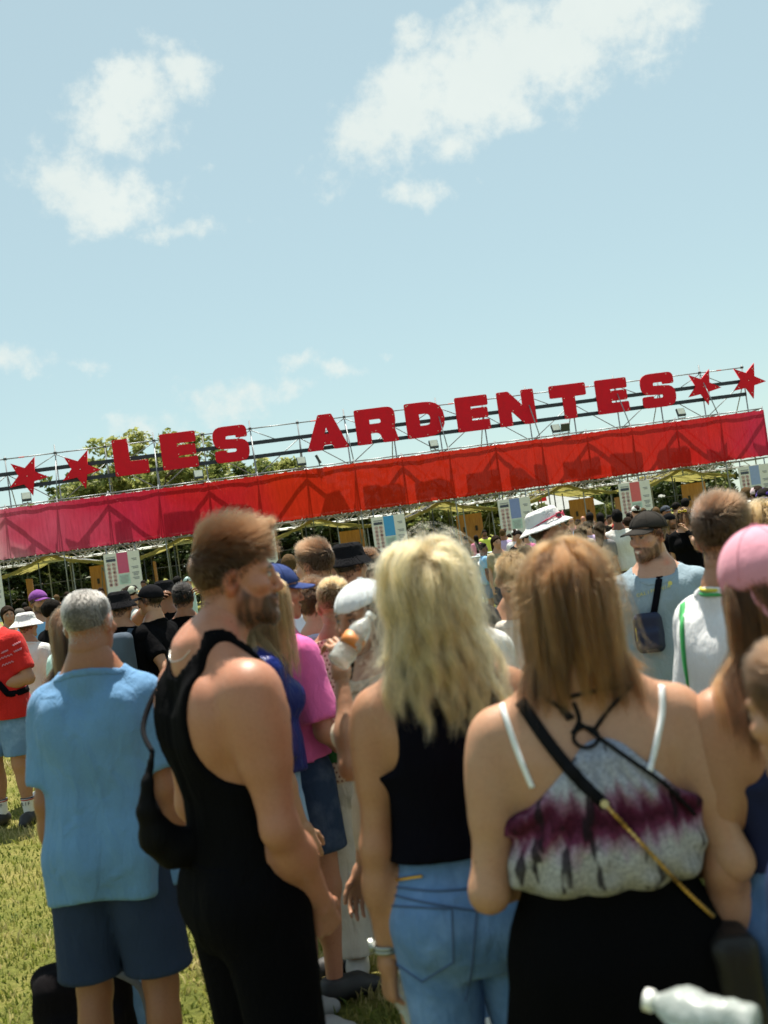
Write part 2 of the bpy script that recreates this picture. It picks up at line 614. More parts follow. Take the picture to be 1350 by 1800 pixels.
class Human:
    def __init__(s, H=1.75, sex='m', build=1.0, lean=(0, 0), twist=0.0, head=(0, 0, 0), armR=None, armL=None, stance=.09, step=0.0,
                 muscle=1.0, skin='fair', bust=1.0, belly=0.0, knee=0.0, legthick=1.0, beard=None, brow=(.06, .035, .02), smile=0, neckthick=1.0, shw=1.0, nf=0.0):
        s.H, s.sex, s.build, s.muscle, s.skin = H, sex, build, muscle, skin
        s.lean, s.tw = lean, rad(twist)
        s.beard, s.brow, s.smile, s.bust, s.belly, s.nt = beard, brow, smile, bust, belly, neckthick
        T = _TM if sex == 'm' else _TF
        s.tz, s.ta, s.tb, s.tc = _Z * H, T[0] * H * build, T[1] * H * build, T[2] * H
        s.hz = .525 * H
        s.gl = .027 if sex == 'm' else .038
        # head
        yaw, pit, rol = [rad(a) for a in head]
        piv = s.up(V3(0, (-.006 + nf) * H, .868 * H))
        Ryaw = np.array(Matrix.Rotation(-yaw - s.tw, 3, 'Z') @ Matrix.Rotation(-pit, 3, 'X') @ Matrix.Rotation(rol, 3, 'Y'), f32)
        s.Rh = Ryaw
        s.hs = H * (.1265 if sex == 'm' else .1255) / .235
        s.hc = piv + Ryaw @ V3(0, .014, .117) * s.hs * 0.98
        s.neck0 = s.up(V3(0, -.012 * H, .825 * H))
        s.neck1 = piv + Ryaw @ V3(0, -.012, .03) * s.hs
        s.nr = (.0335 if sex == 'm' else .0275) * H * neckthick
        # arms
        s.sw = (.104 if sex == 'm' else .092) * H * (0.5 + 0.5 * build) * shw
        s.arm = {}
        for sd_, spec in ((1, armR), (-1, armL)):
            spec = dict(spec or {})
            S = s.up(V3(sd_ * s.sw, .000 * H, .786 * H))
            L1, L2 = .178 * H, .150 * H
            if 'ik' in spec:
                W = np.array(spec['ik'], np.float64)
                pole = unit(spec.get('pole', (sd_, -.6, -.6)))
                v = W - S
                D = min(np.linalg.norm(v), (L1 + L2) * .995)
                u = unit(v)
                W = S + u * D
                a = (L1 * L1 - L2 * L2 + D * D) / (2 * D)
                hh = math.sqrt(max(L1 * L1 - a * a, 0))
                pp = unit(pole - u * (pole @ u))
                E = S + u * a + pp * hh
            else:
                u = unit(np.array(spec.get('u', (.13, -.06, -1))) * (sd_, 1, 1))
                f = unit(np.array(spec.get('f', (.06, .22, -1))) * (sd_, 1, 1))
                cs, sn = math.cos(-s.tw), math.sin(-s.tw)
                tw = np.array(((cs, -sn, 0), (sn, cs, 0), (0, 0, 1)))
                E = S + (tw @ u) * L1
                W = E + (tw @ f) * L2
            fd = unit(W - E)
            hd = unit(spec.get('hand', fd) * np.array((sd_, 1, 1)) if 'hand' in spec else fd)
            pn = np.array(spec.get('palm', (-1, 0, 0)), float) * (sd_, 1, 1)
            th = np.array(spec.get('thumb', (0, 1, 0)), float) * (sd_, 1, 1)
            s.arm[sd_] = dict(S=S.astype(f32), E=E.astype(f32), W=W.astype(f32), hd=hd, pn=pn, th=th, curl=spec.get('curl', 28), thc=spec.get('thc', 0.0))
        # legs
        s.leg = {}
        for sd_ in (1, -1):
            hipj = V3(sd_ * .052 * H * (0.6 + 0.4 * build), -.004 * H, .505 * H)
            ank = V3(sd_ * stance, -.012 * H + sd_ * step * .5, .045 * H)
            kn = hipj * .46 + ank * .54 + V3(sd_ * .004, .012 * H + knee * (sd_ > 0), 0)
            toe = rad(12) * sd_
            s.leg[sd_] = dict(hip=hipj, knee=kn.astype(f32), ank=ank, td=V3(math.sin(toe), math.cos(toe), 0))
        s.lt = legthick
    def up(s, p):
        """upper-body point after twist and lean"""
        p = np.asarray(p, f32)
        k = max(float(p[2] - s.hz), 0.0)
        t = s.tw * float(sstep(p[2], s.hz, .80 * s.H))
        c, n = math.cos(-t), math.sin(-t)
        return V3(c * p[0] - n * p[1] + s.lean[0] * k, n * p[0] + c * p[1] + s.lean[1] * k, p[2])
    def un(s, P):
        z = P[:, 2]
        k = np.maximum(z - s.hz, 0)
        x = P[:, 0] - s.lean[0] * k
        y = P[:, 1] - s.lean[1] * k
        if s.tw:
            t = s.tw * sstep(z, s.hz, .80 * s.H)
            c, n = np.cos(t), np.sin(t)
            x, y = c * x - n * y, n * x + c * y
        return np.stack([x, y, z], 1)
    def loft(s, q, ea=0.0, eb=0.0, ta=None, tb=None, tz=None, tc=None):
        z = q[:, 2]
        tz = s.tz if tz is None else tz
        a = np.interp(z, tz, s.ta if ta is None else ta).astype(f32) + ea
        b = np.interp(z, tz, s.tb if tb is None else tb).astype(f32) + eb
        c = np.interp(z, s.tz, s.tc).astype(f32)
        x, y = q[:, 0], q[:, 1] - c
        # slightly squared ellipse
        k0 = ((np.abs(x / a)) ** 2.3 + (np.abs(y / b)) ** 2.3) ** (1 / 2.3) + 1e-6
        k1 = np.sqrt((x / (a * a)) ** 2 + (y / (b * b)) ** 2) + 1e-6
        d = k0 * (k0 - 1) / k1
        d = np.clip(d, -.2, None)
        return np.maximum(d, np.maximum(tz[0] - z, z - tz[-1]))
    def torso(s, P, e=0.0):
        H = s.H
        q = s.un(P)
        d = s.loft(q, e, e)
        ax = np.abs(q[:, 0])
        qs = np.stack([ax, q[:, 1], q[:, 2]], 1)
        b = s.build
        d = smin(d, ellip(qs, (.045 * H * b, -s.gl * H, .508 * H), (.047 * H * b + e, .042 * H * b + e, .052 * H + e)), .03)   # glutes
        d = smin(d, rcone(qs, (.02 * H, -.008 * H, .85 * H), (s.sw * .93, -.004 * H, .797 * H), .024 * H * s.nt + e, .018 * H + e), .045)  # trapezius
        if s.sex == 'm':
            d = smin(d, ellip(qs, (.048 * H, .040 * H, .745 * H), (.05 * H * b + e, .028 * H * s.muscle + e, .036 * H + e)), .03)
            d = smin(d, ellip(qs, (.055 * H, -.042 * H, .75 * H), (.04 * H + e, .024 * H * s.muscle + e, .06 * H + e)), .03)   # shoulder blades
        else:
            d = smin(d, ellip(qs, (.045 * H, .048 * H, .722 * H), (.039 * H * s.bust + e, .036 * H * s.bust + e, .037 * H * s.bust + e)), .025)
            d = smin(d, ellip(qs, (.048 * H, -.034 * H, .755 * H), (.034 * H + e, .018 * H + e, .05 * H + e)), .03)
        if s.belly:
            d = smin(d, ellip(q, (0, .03 * H, .60 * H), (.07 * H * b + e, (.045 + s.belly) * H + e, .07 * H + e)), .05)
        # spine furrow
        d = d + .006 * np.exp(-(q[:, 0] / .014) ** 2) * (q[:, 1] < 0) * sstep(q[:, 2], .56 * H, .64 * H) * (1 - sstep(q[:, 2], .77 * H, .81 * H)) * (e < .004)
        return d
    def armsdf(s, P, sd_, e=0.0, hand=True):
        A, H, m = s.arm[sd_], s.H, s.muscle
        k = H * (1.0 if s.sex == 'm' else .86) * (0.55 + 0.45 * s.build)
        S, E, W = A['S'], A['E'], A['W']
        d = rcone(P, S, S + (E - S) * .5, .0335 * k * m + e, .0285 * k * m + e)
        d = smin(d, rcone(P, S + (E - S) * .4, E, .0275 * k * m + e, .0225 * k + e), .03)
        d = smin(d, rcone(P, E, E + (W - E) * .38, .0225 * k + e, .0245 * k * (.5 + .5 * m) + e), .03)
        d = smin(d, rcone(P, E + (W - E) * .32, W, .0240 * k * (.5 + .5 * m) + e, .0150 * k + e), .03)
        out = unit(S - s.up(V3(0, 0, .80 * H)))
        R = axes(unit(E - S), out)
        d = smin(d, ellip(P, S + (E - S) * .16 + out * .006, (.034 * k * m + e, .062 * k + e, .034 * k * m + e), R), .03)   # deltoid
        return d
    def hand(s, P, sd_, stub=True):
        A = s.arm[sd_]
        L = s.H * (.105 if s.sex == 'm' else .100) / .19
        y = unit(A['hd'])
        n = unit(A['pn'] - y * (A['pn'] @ y))
        th = A['th'] - y * (A['th'] @ y) - n * (A['th'] @ n)
        if np.linalg.norm(th) < .05:
            th = np.cross(y, n)
        x = unit(th)
        W = A['W'].astype(np.float64)
        c = rad(A['curl'])
        r = L
        d = None
        lat = (.030, .010, -.011, -.030)
        kn = (.096, .100, .095, .086)
        ph = ((.042, .026, .020), (.047, .029, .021), (.043, .027, .020), (.033, .021, .018))
        for i in range(4):
            b0 = W + x * lat[i] * .55 * L + y * .008 * L
            b1 = W + x * lat[i] * L + y * kn[i] * L - n * .003 * L
            e = rcone(P, b0, b1, .0135 * L, .0110 * L)
            d = e if d is None else smin(d, e, .016 * L)
        for i in range(4):
            p = W + x * lat[i] * L + y * kn[i] * L - n * .003 * L
            a = c * (.9 + .06 * i)
            rr = (.0092, .0095, .0090, .0080)[i] * L
            for j in range(3):
                dirn = y * math.cos(a) + n * math.sin(a) + x * lat[i] * (1.2 if j == 0 else .4)
                q = p + unit(dirn) * ph[i][j] * L
                d = smin(d, rcone(P, p, q, rr, rr * .88), .004 * L)
                rr *= .88
                p = q
                a += c * (1.15 if j == 0 else .8)
        p = W + x * .016 * L + y * .022 * L + n * .006 * L
        tc = A['thc']
        dirs = [x * .62 + y * .72 + n * (.30 + tc), x * .28 + y * .92 + n * (.30 + tc * 1.4), x * .05 + y * .95 + n * (.35 + tc * 1.5)]
        rr = .0150 * L
        for j, (dd, ln) in enumerate(zip(dirs, (.045, .034, .026))):
            q = p + unit(dd) * ln * L
            d = smin(d, rcone(P, p, q, rr, (.0115, .0100, .0082)[j] * L), (.014 if j == 0 else .005) * L)
            rr = (.0115, .0100, .0082)[j] * L
            p = q
        if stub:
            k = s.H * (1.0 if s.sex == 'm' else .86) * (0.55 + 0.45 * s.build)
            fd = unit(A['W'] - A['E'])
            d = smin(d, rcone(P, W - fd * .05, W + y * .012, .0125 * k, .0145 * k), .02)
        return d
    def legsdf(s, P, sd_, e=0.0):
        G, H = s.leg[sd_], s.H
        k = H * (0.5 + 0.5 * s.build) * s.lt * (1.0 if s.sex == 'm' else 1.02)
        d = rcone(P, G['hip'], G['knee'], .0525 * k + e, .0320 * k + e)
        d = smin(d, rcone(P, G['knee'], G['ank'], .0305 * k + e, .0200 * k + e), .03)
        cf = G['knee'] * .70 + G['ank'] * .30 + V3(0, -.014 * H, 0)
        d = smin(d, ellip(P, cf, (.030 * k + e, .031 * k + e, .065 * k + e)), .03)
        a = G['ank']
        d = smin(d, rcone(P, a + V3(0, -.012 * H, -.022 * H), a + G['td'] * .085 * H + V3(0, 0, -.030 * H), .020 * H + e, .014 * H + e), .02)
        return np.maximum(d, .004 - P[:, 2])
    def toh(s, P):
        return (P - s.hc) @ s.Rh / s.hs
    def headsdf(s, P, stub=1.0):
        q = s.toh(P).astype(f32)
        ax = np.stack([np.abs(q[:, 0]), q[:, 1], q[:, 2]], 1)
        w = 1.0 if s.sex == 'm' else .95
        d = ellip(q, (0, -.016, .034), (.0765 * w + .001, .098, .083))
        d = smin(d, ellip(q, (0, .028, -.035), (.060 * w, .062, .078)), .035)
        d = smin(d, rcone(ax, (.050 * w, .004, -.050), (.014, .078, -.100), .018, .015), .03)
        d = smin(d, ellip(q, (0, .080, -.100), (.020, .016, .017)), .02)
        d = smin(d, rcone(ax, (.044, .074, .022), (.010, .088, .020), .011, .010), .016)      # brow
        d = smin(d, ellip(ax, (.046 * w, .058, -.022), (.024, .026, .020)), .02)              # cheek
        d = smax(d, -ellip(ax, (.031, .104, .003), (.020, .022, .012)), .012)                  # eye sockets
        d = smin(d, ellip(ax, (.031, .080, .002), (.0135, .0125, .0115)), .004)                # eyes under lids
        d = smin(d, rcone(q, (0, .090, .012), (0, .110, -.030), .008, .0115), .012)            # nose
        d = smin(d, ellip(ax, (.011, .098, -.036), (.009, .011, .008)), .006)
        d = smin(d, ellip(q, (0, .092, -.060), (.027, .012, .007)), .008)                      # lips
        d = smin(d, ellip(q, (0, .091, -.072), (.023, .012, .007)), .008)
        d = smax(d, -ellip(q, (0, .108, -.0655), (.024, .008, .0018)), .003)
        if s.beard:
            d = d - .004 * s.beard_w(q)
        Re = rot(rad(-14), 0, 0)
        ear = ellip(ax, (.0765 * w, -.010, -.008), (.013, .021, .033), Re)
        ear = smax(ear, -ellip(ax, (.0885 * w, -.004, -.004), (.009, .011, .019), Re), .005)
        d = smin(d, ear, .006)
        d = d * s.hs
        if stub:
            nb = s.neck0 * .35 + s.neck1 * .65 if stub == 1.0 else s.neck0
            d = smin(d, rcone(P, nb, s.neck1, s.nr * (.93 if stub == 1.0 else 1.05), s.nr * .98), .035)
        return d
    def beard_w(s, q):
        """1 inside the beard"""
        up = np.interp(q[:, 1], [-.03, .0, .025, .055, .08, .11], [.02, .005, -.030, -.050, -.043, -.040]).astype(f32)
        w = sstep(up - q[:, 2], 0, .010)
        w = w * sstep(q[:, 1], -.014, .002) * (1 - sstep(-q[:, 2], .112, .135))
        lips = np.exp(-((q[:, 0] / .027) ** 2 + ((q[:, 2] + .066) / .0115) ** 2))
        return w * (1 - sstep(lips, .25, .6)) * sstep(q[:, 1], -.03, .0) * np.clip(.86 + .42 * waves(q, 130, (1, 1, 1), 2), 0, 1)
    def body(s, P):
        d = smin(s.torso(P), rcone(P, s.neck0, s.neck1, s.nr * 1.1, s.nr * .96), .04)
        for k in (1, -1):
            d = smin(d, s.armsdf(P, k), .035)
        lg = np.minimum(s.legsdf(P, 1), s.legsdf(P, -1))
        return smin(d, lg, .03)
    def upper(s, P):
        d = smin(s.torso(P), rcone(P, s.neck0, s.neck1, s.nr * 1.1, s.nr * .96), .04)
        k = s.H * (1.0 if s.sex == 'm' else .86) * (0.55 + 0.45 * s.build) * s.muscle
        for j in (1, -1):
            A = s.arm[j]
            out = unit(A['S'] - s.up(V3(0, 0, .80 * s.H)))
            R = axes(unit(A['E'] - A['S']), out)
            a = rcone(P, A['S'], A['S'] + (A['E'] - A['S']) * .22, .0335 * k, .030 * k)
            a = smin(a, ellip(P, A['S'] + (A['E'] - A['S']) * .16 + out * .006, (.034 * k, .062 * k / s.muscle, .034 * k), R), .03)
            d = smin(d, a, .035)
        return d
    def everything(s, P):
        d = smin(s.body(P), s.headsdf(P, 2.0), .02)
        return np.minimum(d, np.minimum(s.hand(P, 1), s.hand(P, -1)))
    def bounds(s, pad=.04):
        pts = [s.hc + .16, s.hc - .16]
        for k in (1, -1):
            A = s.arm[k]
            pts += [A['S'] + .07, A['S'] - .07, A['E'] + .06, A['E'] - .06, A['W'] + .05, A['W'] - .05]
            G = s.leg[k]
            pts += [G['hip'] + .12, G['hip'] - .12, G['knee'] + .09, G['knee'] - .09, G['ank'] + V3(.08, .22, .05), G['ank'] - V3(.08, .09, .1)]
        c0, c1 = s.up(V3(0, 0, .75 * s.H)), V3(0, 0, .5 * s.H)
        for c in (c0, c1):
            pts += [c + V3(.25, .22, .2), c - V3(.25, .22, .2)]
        pts = np.array(pts)
        lo, hi = pts.min(0) - pad, pts.max(0) + pad
        lo[2] = max(lo[2], -.01)
        return lo, hi
    # ---- skin colour per vertex
    def paint(s, V):
        base = np.array(SKIN[s.skin], f32)
        C = np.tile(base, (len(V), 1))
        q = s.toh(V)
        near = (np.abs(q) < .16).all(1)
        if near.any():
            Q = q[near].astype(f32)
            c = C[near]
            fr = Q[:, 1] > .03
            def put(w, col):
                nonlocal c
                w = (np.clip(w, 0, 1) * fr)[:, None]
                c = c * (1 - w) + np.array(col, f32) * w
            ax = np.abs(Q[:, 0])
            put(.35 * np.exp(-((ax - .046) / .022) ** 2 - ((Q[:, 2] + .028) / .022) ** 2), base * V3(1.05, .62, .55))
            put(.3 * np.exp(-(Q[:, 0] / .014) ** 2 - ((Q[:, 2] + .03) / .018) ** 2), base * V3(1.05, .6, .55))
            put(.9 * sstep(np.exp(-(Q[:, 0] / .026) ** 2 - ((Q[:, 2] + .0655) / .0105) ** 2), .35, .6), base * V3(.85, .42, .40))
            if s.smile:
                put(sstep(np.exp(-(Q[:, 0] / .022) ** 2 - ((Q[:, 2] + .0675 - 9 * Q[:, 0] ** 2) / .0058) ** 2), .42, .6), (.72, .66, .58))
            else:
                put(sstep(np.exp(-(Q[:, 0] / .024) ** 2 - ((Q[:, 2] + .0655) / .0022) ** 2), .3, .6), base * .25)
            put(.95 * sstep(np.exp(-((ax - .031) / .0135) ** 2 - ((Q[:, 2] - .002) / .0062) ** 2), .32, .5), (.36, .32, .29))
            put(sstep(np.exp(-((ax - .031) / .0062) ** 2 - ((Q[:, 2] - .002) / .006) ** 2), .35, .55), (.03, .02, .015))
            put(.9 * sstep(np.exp(-((ax - .031) / .016) ** 2 - ((Q[:, 2] - .0085) / .0028) ** 2), .3, .6), (.03, .02, .015))
            put(.9 * sstep(np.exp(-((ax - .033) / .019) ** 2 - ((Q[:, 2] - .0225 + .25 * np.maximum(ax - .035, 0)) / .0055) ** 2), .3, .6), s.brow)
            if s.beard:
                w = (np.clip(s.beard_w(Q) * .85, 0, 1))[:, None]
                c = c * (1 - w) + np.array(s.beard, f32) * w
            ear = np.exp(-((ax - .085) / .012) ** 2 - ((Q[:, 1] + .01) / .03) ** 2)[:, None] * .5
            c = c * (1 - ear) + base * V3(1.1, .55, .45) * ear
            C[near] = c
        return C
    def build_body(s, name, res='near', clip=None):
        h, hh, hd = {'hero': (.0105, .0052, .0040), 'near': (.0125, .0068, .0048), 'mid': (.017, .0095, .0065), 'far': (.020, 0, 0), 'tiny': (.027, 0, 0)}[res]
        lo, hi = s.bounds()
        if hh:
            parts = [polygonize(s.body, lo, hi, h)]
            r = .155 * s.hs
            parts.append(polygonize(s.headsdf, s.hc - V3(r, r, r * 1.25), s.hc + V3(r, r, r), hh))
            for k in (1, -1):
                A = s.arm[k]
                c = A['W'] + A['hd'] * .07
                parts.append(polygonize(lambda P: s.hand(P, k), c - .15, c + .15, hd))
        else:
            parts = [polygonize(s.everything, lo, hi, h)]
        Vs, Fs, n = [], [], 0
        s.head_geo = parts[1] if hh else None
        for v, f in parts:
            Vs.append(v); Fs.append(f + n); n += len(v)
        Vv, Ff = np.concatenate(Vs), np.concatenate(Fs)
        me = np_mesh(name, Vv, Ff, True, s.paint(Vv))
        return add_obj(name, me, None, skin_mat())

    # ---- garments: each returns (fn, lo, hi)
    def tee(s, hem=.47, ease=.018, hemw=None, sleeve=.62, sl_r=1.55, fold=1.0, neck=.008, seed=0, belly=0.0, crop=None, long=False, over=None, creases=()):
        H = s.H
        tz = np.array([hem - .02, hem, .56, .62, .68, .74, .79, .815, .835, .85], f32) * H
        bt = lambda tab: np.interp(tz, s.tz, tab)
        ta, tb = bt(s.ta) + ease, bt(s.tb) + ease
        chest_a = np.interp(.74 * H, s.tz, s.ta) + ease
        chest_b = np.interp(.74 * H, s.tz, s.tb) + ease
        hw = hemw or 1.06
        fl = np.clip((.74 * H - tz) / ((.74 - hem) * H), 0, 1)
        ta = np.where(tz < .74 * H, np.maximum(ta, chest_a * (1 + (hw - 1) * fl)), ta - ease * .45 * (tz > .78 * H))
        tb = np.where(tz < .74 * H, np.maximum(tb, chest_b * (1 + (hw - 1) * fl)), tb - ease * .45 * (tz > .78 * H))
        ta, tb = ta.astype(f32), tb.astype(f32)
        def fn(P):
            q = s.un(P)
            d = s.loft(q, 0, 0, ta, tb, tz)
            d = smin(d, np.maximum(s.torso(P, .0) - .007 - .013 * sstep(.62 * H - P[:, 2], 0, .06 * H), P[:, 2] - .80 * H), .03)
            if s.sex == 'f':
                qs = np.stack([np.abs(q[:, 0]), q[:, 1], q[:, 2]], 1)
                d = smin(d, ellip(qs, (.045 * H, .050 * H, .722 * H), (.043 * H * s.bust + ease * .4,) * 3), .04)
            qs = np.stack([np.abs(q[:, 0]), q[:, 1], q[:, 2]], 1)
            d = smin(d, rcone(qs, (.03 * H, -.008 * H, .838 * H), (s.sw * .95, -.004 * H, .797 * H), .020 * H + .006, .018 * H + .008), .04)
            if s.belly:
                d = smin(d, ellip(q, (0, .03 * H, .60 * H), (.07 * H + ease, (.05 + s.belly) * H + ease, .08 * H + ease)), .06)
            if over is not None:
                d = smin(d, over(P) - .009, .03)
            for k in (1, -1):
                A = s.arm[k]
                kk = H * (1.0 if s.sex == 'm' else .86) * (0.55 + 0.45 * s.build) * s.muscle
                if long:
                    a = rcone(P, A['S'], A['E'], .033 * kk * 1.25, .026 * kk * 1.3)
                    a = smin(a, rcone(P, A['E'], A['W'], .026 * kk * 1.3, .019 * kk * 1.3), .03)
                else:
                    e = A['S'] + (A['E'] - A['S']) * sleeve
                    a = rcone(P, A['S'], e + (A['E'] - A['S']) * .15, .0335 * kk + .008, .0285 * kk * sl_r)
                    pl = (P - e) @ unit(A['E'] - A['S']).astype(f32)
                    a = np.maximum(np.minimum(a, s.armsdf(P, k) - .008), pl)
                d = smin(d, a, .035)
            # drape folds
            f = waves(q, 1.0, (16, 16, 3.4), seed) * .0075 + waves(q, 1.0, (9, 9, 17), seed + 3) * .0036 - .004 * np.abs(waves(q, 1.0, (10, 10, 6), seed + 6))
            amp = .35 + 1.0 * sstep(.76 * H - q[:, 2], 0, .28 * H)
            d = d + f * fold * amp
            for (x0, z0, x1, z1, am, wd) in creases:
                ax_, az_ = q[:, 0] - x0, q[:, 2] - z0 * H
                ex, ez = x1 - x0, (z1 - z0) * H
                t = np.clip((ax_ * ex + az_ * ez) / (ex * ex + ez * ez), 0, 1)
                dd2 = (ax_ - t * ex) ** 2 + (az_ - t * ez) ** 2
                d = d - am * np.exp(-dd2 / (wd * wd)) * (q[:, 1] < .02) * np.sin(np.clip(t, .02, .98) * 3.1416) ** .5
            d = np.minimum(d, np.maximum(s.upper(P) - .006, .70 * H - P[:, 2]))
            rr = np.sqrt(q[:, 0] ** 2 + q[:, 1] ** 2)
            zc = .840 * H - .34 * (q[:, 1] + .012 * H) - neck
            d = smax(d, -np.maximum(zc - q[:, 2], rr - .105), .003)
            hz = hem * H + .006 * np.sin(q[:, 0] * 21 + seed) + .005 * np.sin(q[:, 1] * 30)
            if crop is not None:
                hz = crop(q)
            d = np.maximum(d, hz - P[:, 2])
            return d
        lo, hi = s.bounds()
        lo[2] = hem * H - .03
        hi[2] = min(hi[2], .95 * H) if max(s.arm[1]['E'][2], s.arm[-1]['E'][2]) < .9 * H else hi[2]
        return fn, lo, hi
    def collar(s, fn, neck=.008):
        H = s.H
        def f(P):
            q = s.un(P)
            zc = .840 * H - .34 * (q[:, 1] + .012 * H) - neck
            rr = np.sqrt(q[:, 0] ** 2 + q[:, 1] ** 2)
            return np.maximum(np.maximum(fn(P) - .0035, np.maximum(zc - .020 - q[:, 2], q[:, 2] - zc - .004)), rr - .125)
        c = s.up(V3(0, 0, .83 * H))
        return f, c - V3(.14, .14, .09), c + V3(.14, .14, .09)
    def fitted(s, mask, e=.007, fold=.5, seed=0, extra=None, zlo=.5):
        """garment that follows the torso, kept where mask(q) < 0"""
        def fn(P):
            q = s.un(P)
            d = s.upper(P) - e
            d = d + fold * (waves(q, 1.0, (13, 13, 5), seed) * .0035 + waves(q, 1.0, (5, 5, 22), seed + 4) * .0018)
            if extra is not None:
                d = extra(P, q, d)
            return smax(d, mask(q), .004)
        lo, hi = s.bounds()
        lo[2] = zlo * s.H - .03
        hi[2] = .93 * s.H
        return fn, lo, hi
    def pants(s, waist=.60, bottom=.05, ease=.012, leg_r=(1.18, 1.25, 1.6), fold=1.0, seed=0, flare=0.0, skirt=False, fray=0.0):
        H = s.H
        def fn(P):
            q = s.un(P)
            d = s.loft(q, ease, ease)
            qs = np.stack([np.abs(q[:, 0]), q[:, 1], q[:, 2]], 1)
            b = s.build
            d = smin(d, ellip(qs, (.045 * H * b, -s.gl * H, .508 * H), (.047 * H * b + ease, .042 * H * b + ease, .052 * H + ease)), .03)
            if s.belly:
                d = smin(d, ellip(q, (0, .03 * H, .59 * H), (.07 * H * b + ease, (.04 + s.belly) * H + ease, .07 * H + ease)), .05)
            k = H * (0.5 + 0.5 * s.build) * s.lt
            lg = None
            for j in (1, -1):
                G = s.leg[j]
                a = rcone(P, G['hip'], G['knee'], .0525 * k * leg_r[0], .0325 * k * leg_r[1])
                a = smin(a, rcone(P, G['knee'], G['ank'], .0325 * k * leg_r[1], .0215 * k * leg_r[2]), .04)
                a = smin(a, ellip(P, G['knee'] * .70 + G['ank'] * .30 + V3(0, -.012 * H, 0), (.032 * k, .033 * k, .065 * k)), .03)
                lg = a if lg is None else np.minimum(lg, a)
            d = smin(d, lg, .022)
            f = waves(P, 1.0, (12, 12, 6), seed + 2) * .0035 + waves(P, 1.0, (6, 6, 26), seed + 5) * .0028 * sstep(.52 * H - P[:, 2], 0, .1)
            d = d + f * fold
            bz = bottom * H
            if fray:
                bz = bz + fray * waves(P, 1.0, (160, 160, 10), 1)
            return np.maximum(d, np.maximum(bz - P[:, 2], P[:, 2] - waist * H))
        lo, hi = s.bounds()
        lo[2] = max(bottom * H - .03, -.005)
        hi[2] = waist * H + .03
        return fn, lo, hi
    def skirt(s, waist=.62, bottom=.0, flare=.10, fold=1.0, ease=.012, seed=0):
        H = s.H
        def fn(P):
            q = s.un(P)
            z = np.clip(q[:, 2], .50 * H, None)
            d = s.loft(np.stack([q[:, 0], q[:, 1], z], 1), ease, ease)
            dz = np.maximum(.50 * H - q[:, 2], 0)
            d = d - dz * flare
            qs = np.stack([np.abs(q[:, 0]), q[:, 1], q[:, 2]], 1)
            d = smin(d, ellip(qs, (.046 * H, -.038 * H, .508 * H), (.052 * H + ease, .045 * H + ease, .06 * H + ease)), .05)
            ang = np.arctan2(q[:, 0], q[:, 1])
            d = d + fold * (.006 * np.sin(ang * 13 + seed) * sstep(.58 * H - q[:, 2], 0, .3 * H))
            return np.maximum(d, np.maximum(bottom * H - P[:, 2], P[:, 2] - waist * H))
        lo, hi = s.bounds()
        lo = lo - V3(.1, .1, 0)
        hi = hi + V3(.1, .1, 0)
        lo[2] = bottom * H - .02
        hi[2] = waist * H + .03
        return fn, lo, hi
    def shoe(s, sd_, high=False):
        G, H = s.leg[sd_], s.H
        a, t = G['ank'], G['td']
        def fn(P):
            d = rcone(P, a + V3(0, -.016 * H, -.018 * H), a + t * .05 * H + V3(0, 0, -.016 * H), .027 * H, .025 * H)
            d = smin(d, rcone(P, a + t * .05 * H + V3(0, 0, -.02 * H), a + t * .092 * H + V3(0, 0, -.028 * H), .025 * H, .0185 * H), .03)
            d = smin(d, rcone(P, a + V3(0, -.005, -.01 * H), a + V3(0, -.004, .012 * H), .026 * H, .025 * H), .03)
            return np.maximum(np.maximum(d, .003 - P[:, 2]), P[:, 2] - (.075 * H if high else .056 * H))
        return fn, a - V3(.11, .11, .09), a + V3(.11, .24, .09)
    def sock(s, sd_, top=.11):
        G, H = s.leg[sd_], s.H
        def fn(P):
            return np.maximum(np.maximum(s.legsdf(P, sd_, .005), P[:, 2] - top * H), .03 - P[:, 2])
        a = G['ank']
        return fn, a - V3(.09, .1, .09), a + V3(.09, .12, top * H)
    # ---- hats and hair (head space)
    def in_head(s, f):
        return lambda P: f(s.toh(P).astype(f32)) * s.hs
    def hbox(s, r=.2):
        return s.hc - r * s.hs, s.hc + r * s.hs
    def hair_cap(s, thick=.006, plane=(.8, -.003), bump=.004, freq=30, seed=0, side=0.0, vol=0.0):
        w = 1.0 if s.sex == 'm' else .95
        def f(q):
            top = vol * sstep(q[:, 2], .02, .09)
            d = ellip(q, (0, -.016, .034), (.0765 * w + thick, .098 + thick, .083 + thick)) - top
            d = d + bump * waves(q, freq, (1, 1, 1), seed)
            cut = (plane[0] * q[:, 1] + plane[1] - q[:, 2]) * .78
            cut = cut + .006 * waves(q, 40, (1, 1, 1), seed + 2)
            return smax(d, cut, .012)
        lo, hi = s.hbox(.19)
        return s.in_head(f), lo, hi
    def cap_crown(s, back=False, z0=.030, tilt=.16, h=.0):
        def f(q):
            d = ellip(q, (0, -.014, .030), (.092, .112, .098 + h))
            d = smax(d, -(q[:, 2] - z0 - tilt * q[:, 1] * (1 if not back else -1)), .004)
            seam = np.abs(np.sin(np.arctan2(q[:, 0], q[:, 1] + .014) * 3))
            d = d + .0012 * np.exp(-(seam / .06) ** 2)
            return np.minimum(d, ellip(q, (0, -.014, .129 + h), (.008, .008, .004)))
        lo, hi = s.hbox(.19)
        return s.in_head(f), lo, hi
